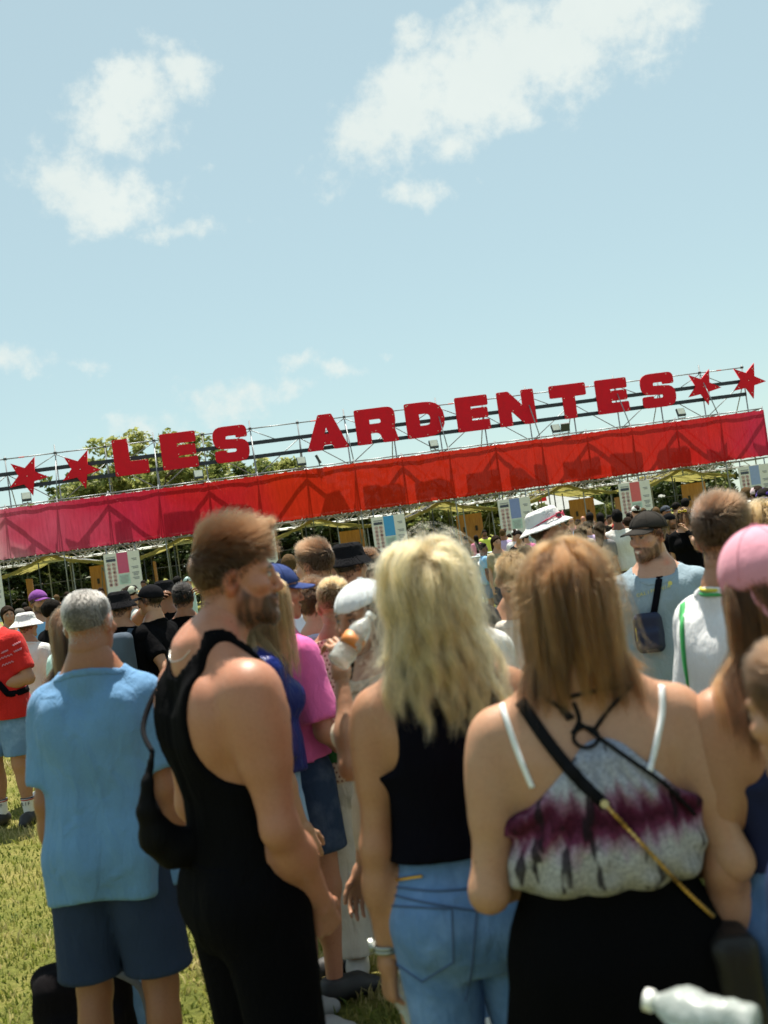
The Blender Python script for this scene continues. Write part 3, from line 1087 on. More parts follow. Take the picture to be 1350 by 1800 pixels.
    def cap_brim(s, back=False, z0=.030, tilt=.16, up=0.0, length=.100):
        sg = -1 if back else 1
        an = rad(10) - up
        ca, sa = math.cos(an), math.sin(an)
        def f(q):
            y = q[:, 1] * sg - (.062 if not back or up > -.5 else .094)
            z = q[:, 2] - (z0 + tilt * .075)
            yy = ca * y - sa * z
            zz = sa * y + ca * z
            d2 = ellip(np.stack([q[:, 0], yy, np.zeros_like(y)], 1), (0, .012, 0), (.084, length, .05))
            d = np.maximum(np.abs(zz + 4.0 * q[:, 0] ** 2) - .0032, d2)
            return np.maximum(d, -.03 - yy)
        c = s.hc + s.Rh @ V3(0, .1 * sg, .02) * s.hs
        return s.in_head(f), c - .14 * s.hs, c + .14 * s.hs
    def bucket(s, drop=.030, flare=.150, h=0.0, thick=.0035):
        pr = np.array([(0, .130 + h), (.060, .128 + h), (.078, .112 + h), (.090, .058), (.094, .050), (flare, .050 - drop)], f32)
        def f(q):
            r = np.sqrt(q[:, 0] ** 2 + ((q[:, 1] + .012) / 1.17) ** 2)
            z = q[:, 2] - .10 * q[:, 1] * 0 + .004 * waves(q, 18, (1, 1, .4), 3) * sstep(r, .08, .14)
            d = np.full(len(q), 9., f32)
            for a, b in zip(pr[:-1], pr[1:]):
                e = b - a
                t = np.clip(((r - a[0]) * e[0] + (z - a[1]) * e[1]) / (e @ e), 0, 1)
                d = np.minimum(d, np.sqrt((r - a[0] - t * e[0]) ** 2 + (z - a[1] - t * e[1]) ** 2))
            d = d - thick
            inside = np.maximum(ellip(q, (0, -.014, .03), (.088, .108, .095 + h)), .044 - q[:, 2])
            return np.minimum(d, inside)
        lo, hi = s.hbox(.24)
        return s.in_head(f), lo, hi
    # ---- strands
    def strands(s, mask, n, length, comb, K=6, seed=1, curl=0.0, lift=.5, radius=.00035, root_off=-.002, grow=None, gravity=0.0):
        """short strands rooted on the head mesh where mask(q) > random"""
        rng = np.random.default_rng(seed)
        if s.head_geo is None:
            return None
        Vv, Ff = s.head_geo
        cen = Vv[Ff].mean(1)
        e1, e2 = Vv[Ff[:, 2]] - Vv[Ff[:, 0]], Vv[Ff[:, 3]] - Vv[Ff[:, 1]]
        nr = np.cross(e1, e2)
        nr /= np.linalg.norm(nr, axis=1)[:, None] + 1e-9
        wq = np.clip(mask(s.toh(cen).astype(f32)), 0, 1)
        if wq.sum() < 1:
            return None
        pick = rng.choice(len(cen), n, p=wq / wq.sum())
        a, b = rng.random((2, n, 1))
        R0 = Vv[Ff[pick, 0]] * (1 - a) * (1 - b) + Vv[Ff[pick, 1]] * a * (1 - b) + Vv[Ff[pick, 2]] * a * b + Vv[Ff[pick, 3]] * (1 - a) * b
        q0 = s.toh(R0).astype(f32)
        N0 = nr[pick]
        L = length(q0) * rng.uniform(.75, 1.15, n)
        cd = comb(q0)
        cd = cd / (np.linalg.norm(cd, axis=1)[:, None] + 1e-9)
        cd = cd @ s.Rh.T
        clump = waves(q0, 55, (1, 1, 1), seed)[:, None] * np.stack([waves(q0, 30, (1, 1, 1), seed + 1), waves(q0, 30, (1, 1, 1), seed + 2), waves(q0, 30, (1, 1, 1), seed + 3)], 1)
        cd = cd - N0 * (cd * N0).sum(1)[:, None] * .85
        cd /= np.linalg.norm(cd, axis=1)[:, None] + 1e-9
        lf = (lift(q0) if callable(lift) else np.full(n, lift))[:, None]
        d = N0 * lf + cd + clump * .30 + rng.normal(size=(n, 3)) * .10
        d /= np.linalg.norm(d, axis=1)[:, None]
        pts = np.zeros((n, K, 3), f32)
        p = R0 + N0 * root_off
        st = (L / (K - 1))[:, None]
        ph = rng.random((n, 1)) * 6.28
        side = np.cross(d, N0)
        for k in range(K):
            pts[:, k] = p
            dd = d + (cd * .35 - N0 * .25) * k / K + V3(0, 0, -gravity) * k / K
            if curl:
                dd = dd + curl * (side * np.cos(ph + k * 1.9) + N0 * np.sin(ph + k * 1.9))
            dd /= np.linalg.norm(dd, axis=1)[:, None]
            p = p + dd * st
        return pts, radius
    def long_hair(s, n, length, sdf, K=22, seed=2, part=0.0, wave=.0, wfreq=9.0, radius=.0004, mask=None, spread=.0, clumps=90, tight=.75, back=.0, lay=.010):
        """long strands that fall over head, neck and back, pushed out of sdf"""
        rng = np.random.default_rng(seed)
        Vv, Ff = s.head_geo
        cen = Vv[Ff].mean(1)
        q = s.toh(cen).astype(f32)
        m = mask(q) if mask else ((q[:, 2] > .8 * q[:, 1] - .003) & (q[:, 2] > -.05)).astype(float)
        def sim(idx, jit, rg):
            p = cen[idx].astype(np.float64) + rg.normal(size=(len(idx), 3)) * .002
            qq = s.toh(p)
            side = np.where(qq[:, :1] - part * .02 > 0, 1.0, -1.0)
            fwd = sstep(qq[:, 1:2], -.05, .05)
            d = np.concatenate([side * (.03 + .34 * fwd) + qq[:, :1] * 2.2, -.50 - .3 * (1 - fwd) - back + 0 * side, .25 * fwd], 1) @ s.Rh.T.astype(np.float64)
            d = d + rg.normal(size=d.shape) * .08
            L = length(qq) * jit
            st = (L / (K - 1))[:, None]
            out = np.zeros((len(idx), K, 3))
            ph = rg.random((len(idx), 1)) * 6.28
            off = lay * (.25 + .9 * rg.random(len(idx)))
            for k in range(K):
                out[:, k] = p
                g = np.array((0, 0, -1.0))
                d = d * .62 + g * .55
                if wave:
                    a = ph + k * wfreq / K * 6.28 / 2
                    d = d + wave * min(1.0, k / (K * .3)) * np.concatenate([np.cos(a), np.sin(a), 0 * a], 1)
                d /= np.linalg.norm(d, axis=1)[:, None]
                p = p + d * st
                for it in range(2):
                    e = 3e-3
                    P = p.astype(f32)
                    f0 = sdf(P)
                    gr = np.stack([sdf(P + V3(e, 0, 0)) - f0, sdf(P + V3(0, e, 0)) - f0, sdf(P + V3(0, 0, e)) - f0], 1) / e
                    gr /= np.linalg.norm(gr, axis=1)[:, None] + 1e-6
                    pen = np.maximum(off - f0, 0)[:, None]
                    p = p + gr * pen
            return out
        gi = rng.choice(len(cen), clumps, p=m / m.sum())
        G = sim(gi, rng.uniform(.82, 1.08, clumps), rng)
        ri = rng.choice(len(cen), n, p=m / m.sum())
        near = ((cen[ri][:, None, :] - cen[gi][None]) ** 2).sum(2).argmin(1)
        o0 = cen[ri] - cen[gi][near]
        t = np.linspace(0, 1, K)[None, :, None]
        fade = (1 - tight * sstep(t, 0, .9))
        rad_ = rng.normal(size=(n, 1, 3)) * (.004 + spread * t) * (1 - .4 * t)
        pts = G[near] + o0[:, None, :] * fade + rad_
        trim = rng.uniform(.80, 1.0, n)
        # shorten by resampling along the strand
        u = np.linspace(0, 1, K)[None] * trim[:, None] * (K - 1)
        i0 = np.minimum(u.astype(int), K - 2)
        fr = (u - i0)[..., None]
        ii = np.arange(n)[:, None]
        pts = pts[ii, i0] * (1 - fr) + pts[ii, i0 + 1] * fr
        s.clump_id = near
        return pts.astype(f32), radius

def hair_obj(name, pts, radius, mat, parent, taper=True):
    n, K, _ = pts.shape
    cv = bpy.data.hair_curves.new(name)
    cv.add_curves([K] * n)
    cv.attributes['position'].data.foreach_set('vector', np.ascontiguousarray(pts, f32).ravel())
    r = np.full((n, K), radius, f32)
    if taper:
        r *= np.linspace(1.0, .35, K, dtype=f32)[None]
    ra = cv.attributes.get('radius') or cv.attributes.new('radius', 'FLOAT', 'POINT')
    ra.data.foreach_set('value', r.ravel())
    return add_obj(name, cv, parent, mat)

def sdf_obj(name, g, h, mat, parent, col=None):
    fn, lo, hi = g
    v, f = polygonize(fn, lo, hi, h)
    me = np_mesh(name, v, f, True)
    return add_obj(name, me, parent, mat)

def drop_to(fn, pts, dirs, steps=40, off=.003):
    """march points along dirs until they lie on fn = off"""
    P = np.asarray(pts, f32).copy()
    D = np.asarray(dirs, f32)
    if D.ndim == 1:
        D = np.tile(D, (len(P), 1))
    for _ in range(steps):
        d = fn(P) - off
        P = P + D * (d * .7)[:, None]
    return P

def ribbon(name, pts, width, thick, fn, mat, parent, up=None):
    """flat strap whose broad side follows the surface fn"""
    P = np.asarray(pts, f32)
    e = 2e-3
    f0 = fn(P)
    N = np.stack([fn(P + V3(e, 0, 0)) - f0, fn(P + V3(0, e, 0)) - f0, fn(P + V3(0, 0, e)) - f0], 1)
    N /= np.linalg.norm(N, axis=1)[:, None] + 1e-9
    T = np.gradient(P, axis=0)
    T /= np.linalg.norm(T, axis=1)[:, None] + 1e-9
    B = np.cross(T, N)
    B /= np.linalg.norm(B, axis=1)[:, None] + 1e-9
    ring = np.stack([P - B * width / 2 - N * .001, P - B * width / 2 + N * thick, P + B * width / 2 + N * thick, P + B * width / 2 - N * .001], 1)
    n = len(P)
    Vv = ring.reshape(-1, 3)
    F = []
    for i in range(n - 1):
        for k in range(4):
            F.append((i * 4 + k, i * 4 + (k + 1) % 4, (i + 1) * 4 + (k + 1) % 4, (i + 1) * 4 + k))
    F.append((0, 3, 2, 1))
    F.append(((n - 1) * 4, (n - 1) * 4 + 1, (n - 1) * 4 + 2, (n - 1) * 4 + 3))
    return add_obj(name, np_mesh(name, Vv, np.array(F), False), parent, mat)
# ------------------------------------------------------------------ ground and grass
def ground_mat():
    m, t = new_mat('dry_meadow_ground')
    co = t.n('ShaderNodeTexCoord').outputs['Object']
    n1 = t.noise(co, 0.35, 5.0, 0.6)
    n2 = t.noise(co, 3.5, 5.0, 0.65)
    n3 = t.noise(co, 40.0, 4.0, 0.7)
    mixf = t.math('ADD', t.math('MULTIPLY', n1, 0.5), t.math('MULTIPLY', n2, 0.5))
    c = t.ramp(mixf, [(0.34, (.075, .095, .02)), (0.48, (.16, .17, .04)), (0.58, (.26, .235, .075)), (0.68, (.32, .26, .12))])
    f = t.maprange(n3, 0.25, 0.75, 0.55, 1.35)
    c = t.mix(1.0, c, t.mix(0.0, f, f), 'MULTIPLY')
    p = t.n('ShaderNodeBsdfPrincipled', i_Roughness=0.95)
    p.inputs['Specular IOR Level'].default_value = 0.1
    t.l(c, p.inputs['Base Color'])
    b = t.n('ShaderNodeBump', i_Strength=0.9, i_Distance=0.05)
    t.l(t.noise(co, 28.0, 6.0, 0.7), b.inputs['Height'])
    t.l(b.outputs[0], p.inputs['Normal'])
    return finish(m, t, p.outputs[0])

n = 60
g = np.linspace(-1, 1, n)
gx, gy = np.meshgrid(np.sign(g) * np.abs(g) ** 3 * 1500, np.sign(g) * np.abs(g) ** 3 * 1500 + 20, indexing='ij')
gv = np.stack([gx.ravel(), gy.ravel(), np.zeros(n * n)], 1)
ii = np.arange(n * n).reshape(n, n)
gf = np.stack([ii[:-1, :-1], ii[1:, :-1], ii[1:, 1:], ii[:-1, 1:]], -1).reshape(-1, 4)
ground = add_obj('ground', np_mesh('ground', gv, gf), None, ground_mat())
ground['kind'] = 'structure'
ground['label'] = 'dry yellow green meadow underfoot'

def leaf_mat(name, ramp, trans=0.45, rough=0.5):
    m, t = new_mat(name)
    at_ = t.n('ShaderNodeAttribute', attribute_name='Col').outputs['Fac']
    c = t.ramp(at_, ramp)
    p = t.n('ShaderNodeBsdfPrincipled', i_Roughness=rough)
    p.inputs['Specular IOR Level'].default_value = 0.25
    t.l(c, p.inputs['Base Color'])
    tr = t.n('ShaderNodeBsdfTranslucent')
    t.l(c, tr.inputs[0])
    ms = t.n('ShaderNodeMixShader')
    ms.inputs[0].default_value = trans
    t.l(p.outputs[0], ms.inputs[1])
    t.l(tr.outputs[0], ms.inputs[2])
    return finish(m, t, ms.outputs[0])

def make_grass(name, N, sampler, mat, hmin, hmax, seed, width=.0035):
    rng = np.random.default_rng(seed)
    xy = sampler(rng, N)
    patch = waves(np.concatenate([xy, np.zeros((N, 1))], 1).astype(f32), 1.0, (2.2, 2.2, 1), 2) + .7 * waves(np.concatenate([xy, np.zeros((N, 1))], 1).astype(f32), 1.0, (7, 7, 1), 5)
    h = rng.uniform(hmin, hmax, N) * (1 + .45 * patch)
    a = rng.uniform(0, 6.283, N)
    lean = rng.normal(size=(N, 2)) * .55
    d = np.stack([np.cos(a), np.sin(a)], 1)
    wv = width * rng.uniform(.6, 1.5, N)
    base = np.concatenate([xy, np.full((N, 1), -.002)], 1)
    mid = base + np.concatenate([lean * h[:, None] * .28, h[:, None] * .55], 1)
    tip = base + np.concatenate([lean * h[:, None] * .9, h[:, None] * .9], 1)
    o = np.concatenate([d * wv[:, None], np.zeros((N, 1))], 1)
    Vv = np.stack([base - o, base + o, mid + o * .8, mid - o * .8, tip], 1).reshape(-1, 3)
    k = np.arange(N)[:, None] * 5
    tri = np.concatenate([k + [[0, 1, 2]], k + [[0, 2, 3]], k + [[3, 2, 4]]], 0)
    dry = np.clip(.5 + .38 * patch + rng.normal(size=N) * .22, 0, 1)
    col = np.repeat(dry, 5)[:, None] * np.ones((1, 3))
    o = add_obj(name, np_mesh(name, Vv, tri, False, col), None, mat)
    o['kind'] = 'stuff'
    return o

gmat = leaf_mat('grass_blade', [(0.0, (.065, .10, .014)), (0.35, (.155, .185, .03)), (0.6, (.29, .28, .07)), (0.85, (.42, .365, .15)), (1.0, (.48, .41, .20))], .4, .6)
def samp_near(rng, N):
    # denser near the camera, inside the wedge the place shows
    y = 2.0 + 11.0 * rng.random(N) ** 1.5
    x = rng.uniform(-1, 1, N) * (0.6 + y * .42)
    return np.stack([x, y], 1)
def samp_far(rng, N):
    y = 11 + 20.0 * rng.random(N) ** 1.4
    x = rng.uniform(-1, 1, N) * (1.0 + y * .42)
    return np.stack([x, y], 1)
go = make_grass('grass', 115000, samp_near, gmat, .018, .050, 5, .0042)
tag(go, 'short dry grass blades around the nearest feet', 'grass', kind='stuff')
go = make_grass('grass', 45000, samp_far, gmat, .03, .07, 6, .008)
tag(go, 'trodden yellow green grass towards the entrance', 'grass', kind='stuff')

# ------------------------------------------------------------------ the entrance gate frame of reference
GA = rad(8.0)
_o = at(675, 860, 46.0)
GO = Vector((_o.x, 46.0, 0))
GU, GV = Vector((math.cos(GA), math.sin(GA), 0)), Vector((-math.sin(GA), math.cos(GA), 0))
def gate(u, v, z):
    return GO + GU * u + GV * v + Vector((0, 0, z))
def onplane(x, y, v0):
    """photo pixel -> (u, z) on the plane v = v0 of the gate"""
    c = Vector((0, 0, CAM_H))
    d = at(x, y, 1.0) - c
    t = (v0 - (c - GO).dot(GV)) / d.dot(GV)
    p = c + d * t - GO
    return p.dot(GU), p.z
GR = Matrix((GU, GV, Vector((0, 0, 1)))).transposed()
BAY = 1.96
u_l, _ = onplane(-330, 960, 0.0)
u_r, _ = onplane(1347, 760, 0.0)
NB = int((u_r - u_l) / BAY)
u_l = u_r - NB * BAY
Z0, Z1, ZT = 3.06, 5.07, 7.08     # banner bottom, banner top, top ledger
DEP = 1.22                         # depth of the scaffold

steel = plain('galvanised_tube', (.24, .26, .28), .5, .5, .25, 3.0)
steel_d = plain('dark_steel', (.06, .07, .08), .5, .5)
white_tube = plain('pale_lattice_tube', (.42, .46, .45), .5, .3, .2, 2.0)
blue_d = plain('dark_blue_beam', (.018, .026, .045), .5, .2)
_tubes = {}
def tube_part(name, a, b, r, mat, parent, n=6):
    """a straight tube; alike tubes share one mesh"""
    a, b = Vector(a), Vector(b)
    L = round((b - a).length, 3)
    key = (L, r, n, mat.name)
    if key not in _tubes:
        mb = MB().tube((0, 0, 0), (0, 0, L), r, n)
        me = bpy.data.meshes.new(name)
        me.from_pydata([tuple(p) for p in mb.v], [], mb.f)
        me.polygons.foreach_set('use_smooth', np.array([len(f) == 4 for f in mb.f]))
        me.materials.append(mat)
        _tubes[key] = me
    o = bpy.data.objects.new(name, _tubes[key])
    COL.objects.link(o)
    o.parent = parent
    q = (b - a).to_track_quat('Z', 'Y')
    inv = parent.matrix_basis.inverted() if parent else Matrix.Identity(4)
    o.matrix_local = inv @ (Matrix.Translation(a) @ q.to_matrix().to_4x4())
    return o

scaf = empty('entrance_scaffold', gate(0, 0, 0), 0)
scaf.matrix_basis = Matrix.Translation(gate(0, 0, 0))
tag(scaf, 'steel tube scaffold bridge carrying the red banner and letters', 'scaffold')
rnd = random.Random(4)
for i in range(NB + 1):
    u = u_l + i * BAY
    top = ZT + (.34 if i % 2 == 0 else .12)
    tube_part('standard', gate(u, .06, 0 if i % 2 == 0 else Z0 - .35), gate(u, .06, Z1 + .12), .028, steel, scaf)
    tube_part('standard', gate(u, DEP + .12, 0 if i % 2 == 0 else Z0 - .35), gate(u, DEP + .12, top), .028, steel, scaf)
    tube_part('transom', gate(u, .06, Z0 - .05), gate(u, DEP + .12, Z0 - .05), .024, steel, scaf)
    tube_part('transom', gate(u, .06, Z1 + .03), gate(u, DEP + .12, Z1 + .03), .024, steel, scaf)
    # raking shores from the front rail up to the letter frame
    if i % 2 == 0:
        tube_part('shore', gate(u, .10, Z1), gate(u, DEP + .10, ZT - .1), .022, steel, scaf)
    else:
        tube_part('shore', gate(u, DEP + 1.5, Z1 - .1), gate(u, DEP + .16, ZT - .6), .022, steel, scaf)
    o = MB().box((0, 0, 0), (.11, .11, .09)).build('coupler', steel_d, scaf)
    o.location = gate(u, DEP + .12, ZT) - gate(0, 0, 0)
    if i < NB:
        u2 = u + BAY
        for (v, z, r) in ((.06, Z1 + .03, .026), (.06, Z0 - .05, .026), (DEP + .12, ZT, .024), (DEP + .12, Z1 + .03, .024), (DEP + .12, Z0 - .05, .024), (DEP + .12, ZT - .62, .020)):
            tube_part('ledger', gate(u, v, z), gate(u2, v, z), r, steel, scaf)
        lo_, hi_ = (Z0, Z1) if i % 2 == 0 else (Z1, Z0)
        tube_part('brace', gate(u, .12, lo_), gate(u2, .12, hi_), .040, steel, scaf)
        tube_part('brace', gate(u, DEP + .05, hi_), gate(u2, DEP + .05, lo_), .026, steel, scaf)
        if i % 2 == 0:
            tube_part('brace', gate(u, DEP + .17, ZT - .05), gate(u + BAY * .5, DEP + .17, ZT - .55), .018, steel, scaf)
            tube_part('brace', gate(u, DEP + .17, Z1), gate(u2, DEP + .17, ZT - .62), .020, steel, scaf)
        else:
            tube_part('brace', gate(u2, DEP + .17, ZT - .05), gate(u2 - BAY * .5, DEP + .17, ZT - .55), .018, steel, scaf)
            tube_part('brace', gate(u2, DEP + .17, Z1), gate(u, DEP + .17, ZT - .62), .020, steel, scaf)
        # red and white end markers of the tubes
        if i % 3 == 0:
            o = MB().tube((0, 0, 0), (.22, 0, 0), .027).build('tube_marker', plain('marker_red', (.45, .05, .03)), scaf)
            o.matrix_local = Matrix.Translation(gate(u + .5 + .3 * rnd.random(), DEP + .12, ZT) - gate(0, 0, 0)) @ GR.to_4x4()
for (zz) in (6.47, 5.90):
    for i in range(0, NB, 4):
        ua, ub = u_l + i * BAY, u_l + min(i + 4, NB) * BAY - .01
        o = MB().box(((ub - ua) / 2, 0, 0), (ub - ua, .07, .155)).build('beam', blue_d, scaf)
        o.matrix_local = Matrix.Translation(gate(ua, DEP + .05, zz) - gate(0, 0, 0)) @ GR.to_4x4()
# pale lattice girders that carry the booth roofs behind the banner
for k, (v, z) in enumerate(((.9, 2.78), (2.6, 2.86), (4.4, 2.92))):
    for i in range(0, NB, 4):
        mb = MB()
        ua, ub = u_l + i * BAY, u_l + min(i + 4, NB) * BAY - .02
        for dz in (-.02, .40):
            mb.tube(gate(ua, v, z + dz), gate(ub, v, z + dz), .026)
        m_ = int((ub - ua) / .49)
        for j in range(m_):
            a, b = ua + j * .49, ua + (j + 1) * .49
            mb.tube(gate(a, v, z - .02), gate(b, v, z + .40), .018) if j % 2 else mb.tube(gate(a, v, z + .40), gate(b, v, z - .02), .018)
            if j % 2:
                mb.tube(gate(a, v, z - .02), gate(a, v, z + .40), .018)
        mb.v = [p - gate(0, 0, 0) for p in mb.v]
        mb.build('lattice_girder', white_tube, scaf)
for i in range(0, NB * 2):
    u = u_l + i * BAY / 2
    tube_part('joist', gate(u, .9, 3.14), gate(u + (.5 if i % 3 == 0 else -.2), 4.4, 3.30), .022, white_tube, scaf)
    if i % 2:
        tube_part('joist', gate(u, .9, 2.80), gate(u + 1.2, 2.6, 2.86), .022, white_tube, scaf)

# ------------------------------------------------------------------ banner
def banner_mat():
    m, t = new_mat('red_mesh_banner')
    co = t.n('ShaderNodeTexCoord').outputs['Object']
    sp = t.n('ShaderNodeSeparateXYZ')
    t.l(co, sp.inputs[0])
    wid = u_r - u_l
    ul0, _ = onplane(0, 940, 0.0)
    f0 = (ul0 - u_l) / wid
    nz = t.noise(co, 0.5, 3.0, 0.5)
    z = t.maprange(sp.outputs[2], 0, Z1 - Z0, -.012, .016)
    uu = t.math('ADD', t.math('ADD', t.math('DIVIDE', sp.outputs[0], wid), t.maprange(nz, .3, .7, -.035, .035)), z)
    c = t.ramp(uu, [(0.0, (.62, .50, .52)), (max(f0 - .03, .01), (.60, .34, .40)), (f0 + .03, (.50, .075, .14)), (f0 + .12, (.46, .024, .06)), (f0 + .20, (.46, .016, .025)),
                    (f0 + .32, (.50, .026, .010)), (.80, (.50, .022, .012)), (.92, (.48, .018, .018)), (.965, (.46, .020, .035)), (1.0, (.44, .022, .055))])
    st = t.noise(t.vmath('MULTIPLY', co, (6.0, 1.0, .6)).outputs[0], 2.0, 4.0, 0.6)
    f = t.maprange(st, .3, .7, .86, 1.12)
    c = t.mix(1.0, c, t.mix(0.0, f, f), 'MULTIPLY')
    di = t.n('ShaderNodeBsdfDiffuse')
    tr = t.n('ShaderNodeBsdfTranslucent')
    t.l(c, di.inputs[0])
    t.l(c, tr.inputs[0])
    b = t.n('ShaderNodeBump', i_Strength=.5, i_Distance=.05)
    t.l(t.noise(t.vmath('MULTIPLY', co, (3.0, 1.0, .7)).outputs[0], 2.2, 4.0, .5, dist=.8), b.inputs['Height'])
    t.l(b.outputs[0], di.inputs['Normal'])
    t.l(b.outputs[0], tr.inputs['Normal'])
    ms = t.n('ShaderNodeMixShader')
    ms.inputs[0].default_value = .40
    t.l(di.outputs[0], ms.inputs[1])
    t.l(tr.outputs[0], ms.inputs[2])
    tp_ = t.n('ShaderNodeBsdfTransparent')
    t.l(t.mix(.5, c, (1, .8, .8)), tp_.inputs[0])
    m2 = t.n('ShaderNodeMixShader')
    m2.inputs[0].default_value = .02
    t.l(ms.outputs[0], m2.inputs[1])
    t.l(tp_.outputs[0], m2.inputs[2])
    return finish(m, t, m2.outputs[0])
nu, nz_ = 420, 18
uu_, zz_ = np.meshgrid(np.linspace(0, u_r - u_l, nu), np.linspace(0, 1, nz_), indexing='ij')
edge_ = .035 * np.abs(np.sin(uu_ / .40 * math.pi)) ** .7
zz2 = (Z1 - Z0 - .03) * zz_ - edge_ * (zz_ > .99) + edge_ * .8 * (zz_ < .01)
q_ = np.stack([uu_.ravel(), zz2.ravel(), 0 * uu_.ravel()], 1).astype(f32)
wr_ = (.035 * waves(q_, 1.0, (1.1, .6, 1), 4) + .016 * waves(q_, 1.0, (5.5, .7, 1), 1) + .010 * waves(q_, 1.0, (2.5, 3, 1), 7)) * np.sin(np.clip(zz_.ravel(), .03, .97) * math.pi) ** .4
bv = np.stack([uu_.ravel(), -.055 + wr_ * .9, zz2.ravel()], 1)
ii = np.arange(nu * nz_).reshape(nu, nz_)
bf = np.stack([ii[:-1, :-1], ii[1:, :-1], ii[1:, 1:], ii[:-1, 1:]], -1).reshape(-1, 4)
banner = add_obj('banner', np_mesh('banner', bv, bf), None, banner_mat())
banner.matrix_basis = Matrix.Translation(gate(u_l, 0, Z0)) @ GR.to_4x4()
tag(banner, 'long red translucent banner fading to pink stretched across the scaffold', 'banner')
tie_m = plain('white_tie', (.75, .75, .72))
for i in range(int((u_r - u_l) / .8)):
    for zz in (.03, Z1 - Z0 - .05):
        o = MB().box((0, 0, 0), (.025, .03, .06)).build('tie', tie_m, banner) if i == 0 and zz == .03 else None
        if o is None:
            o = bpy.data.objects.new('tie', tie_me)
            COL.objects.link(o)
            o.parent = banner
        else:
            tie_me = o.data
        o.location = (.4 + i * .8, -.085, zz)

# ------------------------------------------------------------------ letters and stars
red_paint = plain('red_painted_board', (.60, .006, .022), .6, 0, .08, 3.0, spec=.2)
bolt_m = plain('white_bolt', (.8, .8, .78))
def rounded(pts, r, n=5):
    """round polygon corners; r may be a list"""
    out = []
    m = len(pts)
    for i, p in enumerate(pts):
        a, b = Vector(pts[i - 1]), Vector(pts[(i + 1) % m])
        p = Vector(p)
        rr = r[i] if isinstance(r, (list, tuple)) else r
        d1, d2 = (a - p), (b - p)
        l = min(rr, d1.length * .49, d2.length * .49)
        p1, p2 = p + d1.normalized() * l, p + d2.normalized() * l
        for k in range(n + 1):
            t = k / n
            out.append(p1 * (1 - t) ** 2 + p * 2 * t * (1 - t) + p2 * t * t)
    return out
S_SH = ([(.98, .665), (.66, .665), (.655, .735), (.375, .735), (.36, .64), (1.0, .60), (1.0, 0), (0, 0), (0.02, .335), (.34, .335), (.345, .265), (.625, .265), (.64, .36), (0, .40), (0, 1), (.98, 1)],
        [.05, .02, .05, .06, .03, .26, .30, .28, .06, .02, .05, .06, .03, .26, .32, .28])
GL = {
 'L': (.90, [([(0, 0), (1, 0), (1, .37), (.46, .37), (.46, 1), (0, 1)], .045)]),
 'E': (.97, [([(0, 0), (1, 0), (1, .295), (.46, .295), (.46, .355), (.97, .355), (.97, .645), (.46, .645), (.46, .705), (1, .705), (1, 1), (0, 1)], [.05, .05, .05, .02, .02, .05, .05, .02, .02, .05, .05, .05])]),
 'S': (1.0, [S_SH]),
 'A': (1.07, [([(0, 0), (.37, 0), (.41, .14), (.61, .14), (.65, 0), (1, 0), (.67, 1), (.35, 1)], .035), ([(.45, .44), (.57, .44), (.51, .64)], .01)]),
 'R': (1.08, [([(0, 0), (.34, 0), (.34, .30), (.56, .30), (.63, 0), (1.0, 0), (.92, .42), (.97, .55), (.97, 1), (0, 1)], [.04, .03, .02, .16, .03, .04, .12, .16, .42, .05]), ([(.34, .56), (.62, .56), (.62, .69), (.34, .69)], [.01, .06, .06, .01])]),
 'D': (1.05, [([(0, 0), (1, 0), (1, 1), (0, 1)], [.05, .52, .52, .05]), ([(.35, .33), (.64, .33), (.64, .67), (.35, .67)], [.02, .18, .18, .02])]),
 'N': (1.03, [([(0, 0), (.34, 0), (.34, .44), (.69, 0), (1, 0), (1, 1), (.67, 1), (.67, .55), (.31, 1), (0, 1)], .04)]),
 'T': (1.0, [([(.34, 0), (.68, 0), (.68, .64), (1, .64), (1, 1), (0, 1), (0, .64), (.34, .64)], [.04, .04, .02, .05, .05, .05, .05, .02])]),
}
def outline_mesh(name, loops, thick):
    cu = bpy.data.curves.new(name, 'CURVE')
    cu.dimensions = '2D'
    cu.fill_mode = 'BOTH'
    cu.extrude = thick / 2
    cu.bevel_depth = .006
    for lp in loops:
        sp = cu.splines.new('POLY')
        sp.points.add(len(lp) - 1)
        for q, p in zip(sp.points, lp):
            q.co = (p[0], p[1], 0, 1)
        sp.use_cyclic_u = True
    tmp = bpy.data.objects.new('tmp', cu)
    COL.objects.link(tmp)
    dg = bpy.context.evaluated_depsgraph_get()
    me = bpy.data.meshes.new_from_object(tmp.evaluated_get(dg))
    bpy.data.objects.remove(tmp)
    bpy.data.curves.remove(cu)
    me.name = name
    return me
LETTERS = [('L', 205, 843, 264, 835), ('E', 288, 828, 350, 819), ('S', 380, 818, 441, 807), ('A', 541, 796, 614, 786), ('R', 630, 784.6, 702, 775), ('D', 718, 773, 785, 763),
           ('E', 806.5, 760.5, 863, 753), ('N', 880, 749, 944, 742), ('T', 972, 738, 1035, 729), ('E', 1052.6, 728, 1107, 719.6), ('S', 1131, 717, 1190, 709)]
WHICH = ['first letter L beside the stars', 'first of the three letters E, next to the L', 'letter S that ends the short first word', 'letter A that starts the long second word', 'letter R between the A and the D', 'letter D after the R',
         'second of the three letters E, after the D', 'letter N in the middle of the long word', 'letter T after the N', 'third of the three letters E, before the last S', 'last letter S beside the right hand stars']
LV = DEP - .12
zb = sum(onplane((a + c) / 2, (b + d) / 2, LV)[1] for _, a, b, c, d in LETTERS) / len(LETTERS)
LH = 1.46
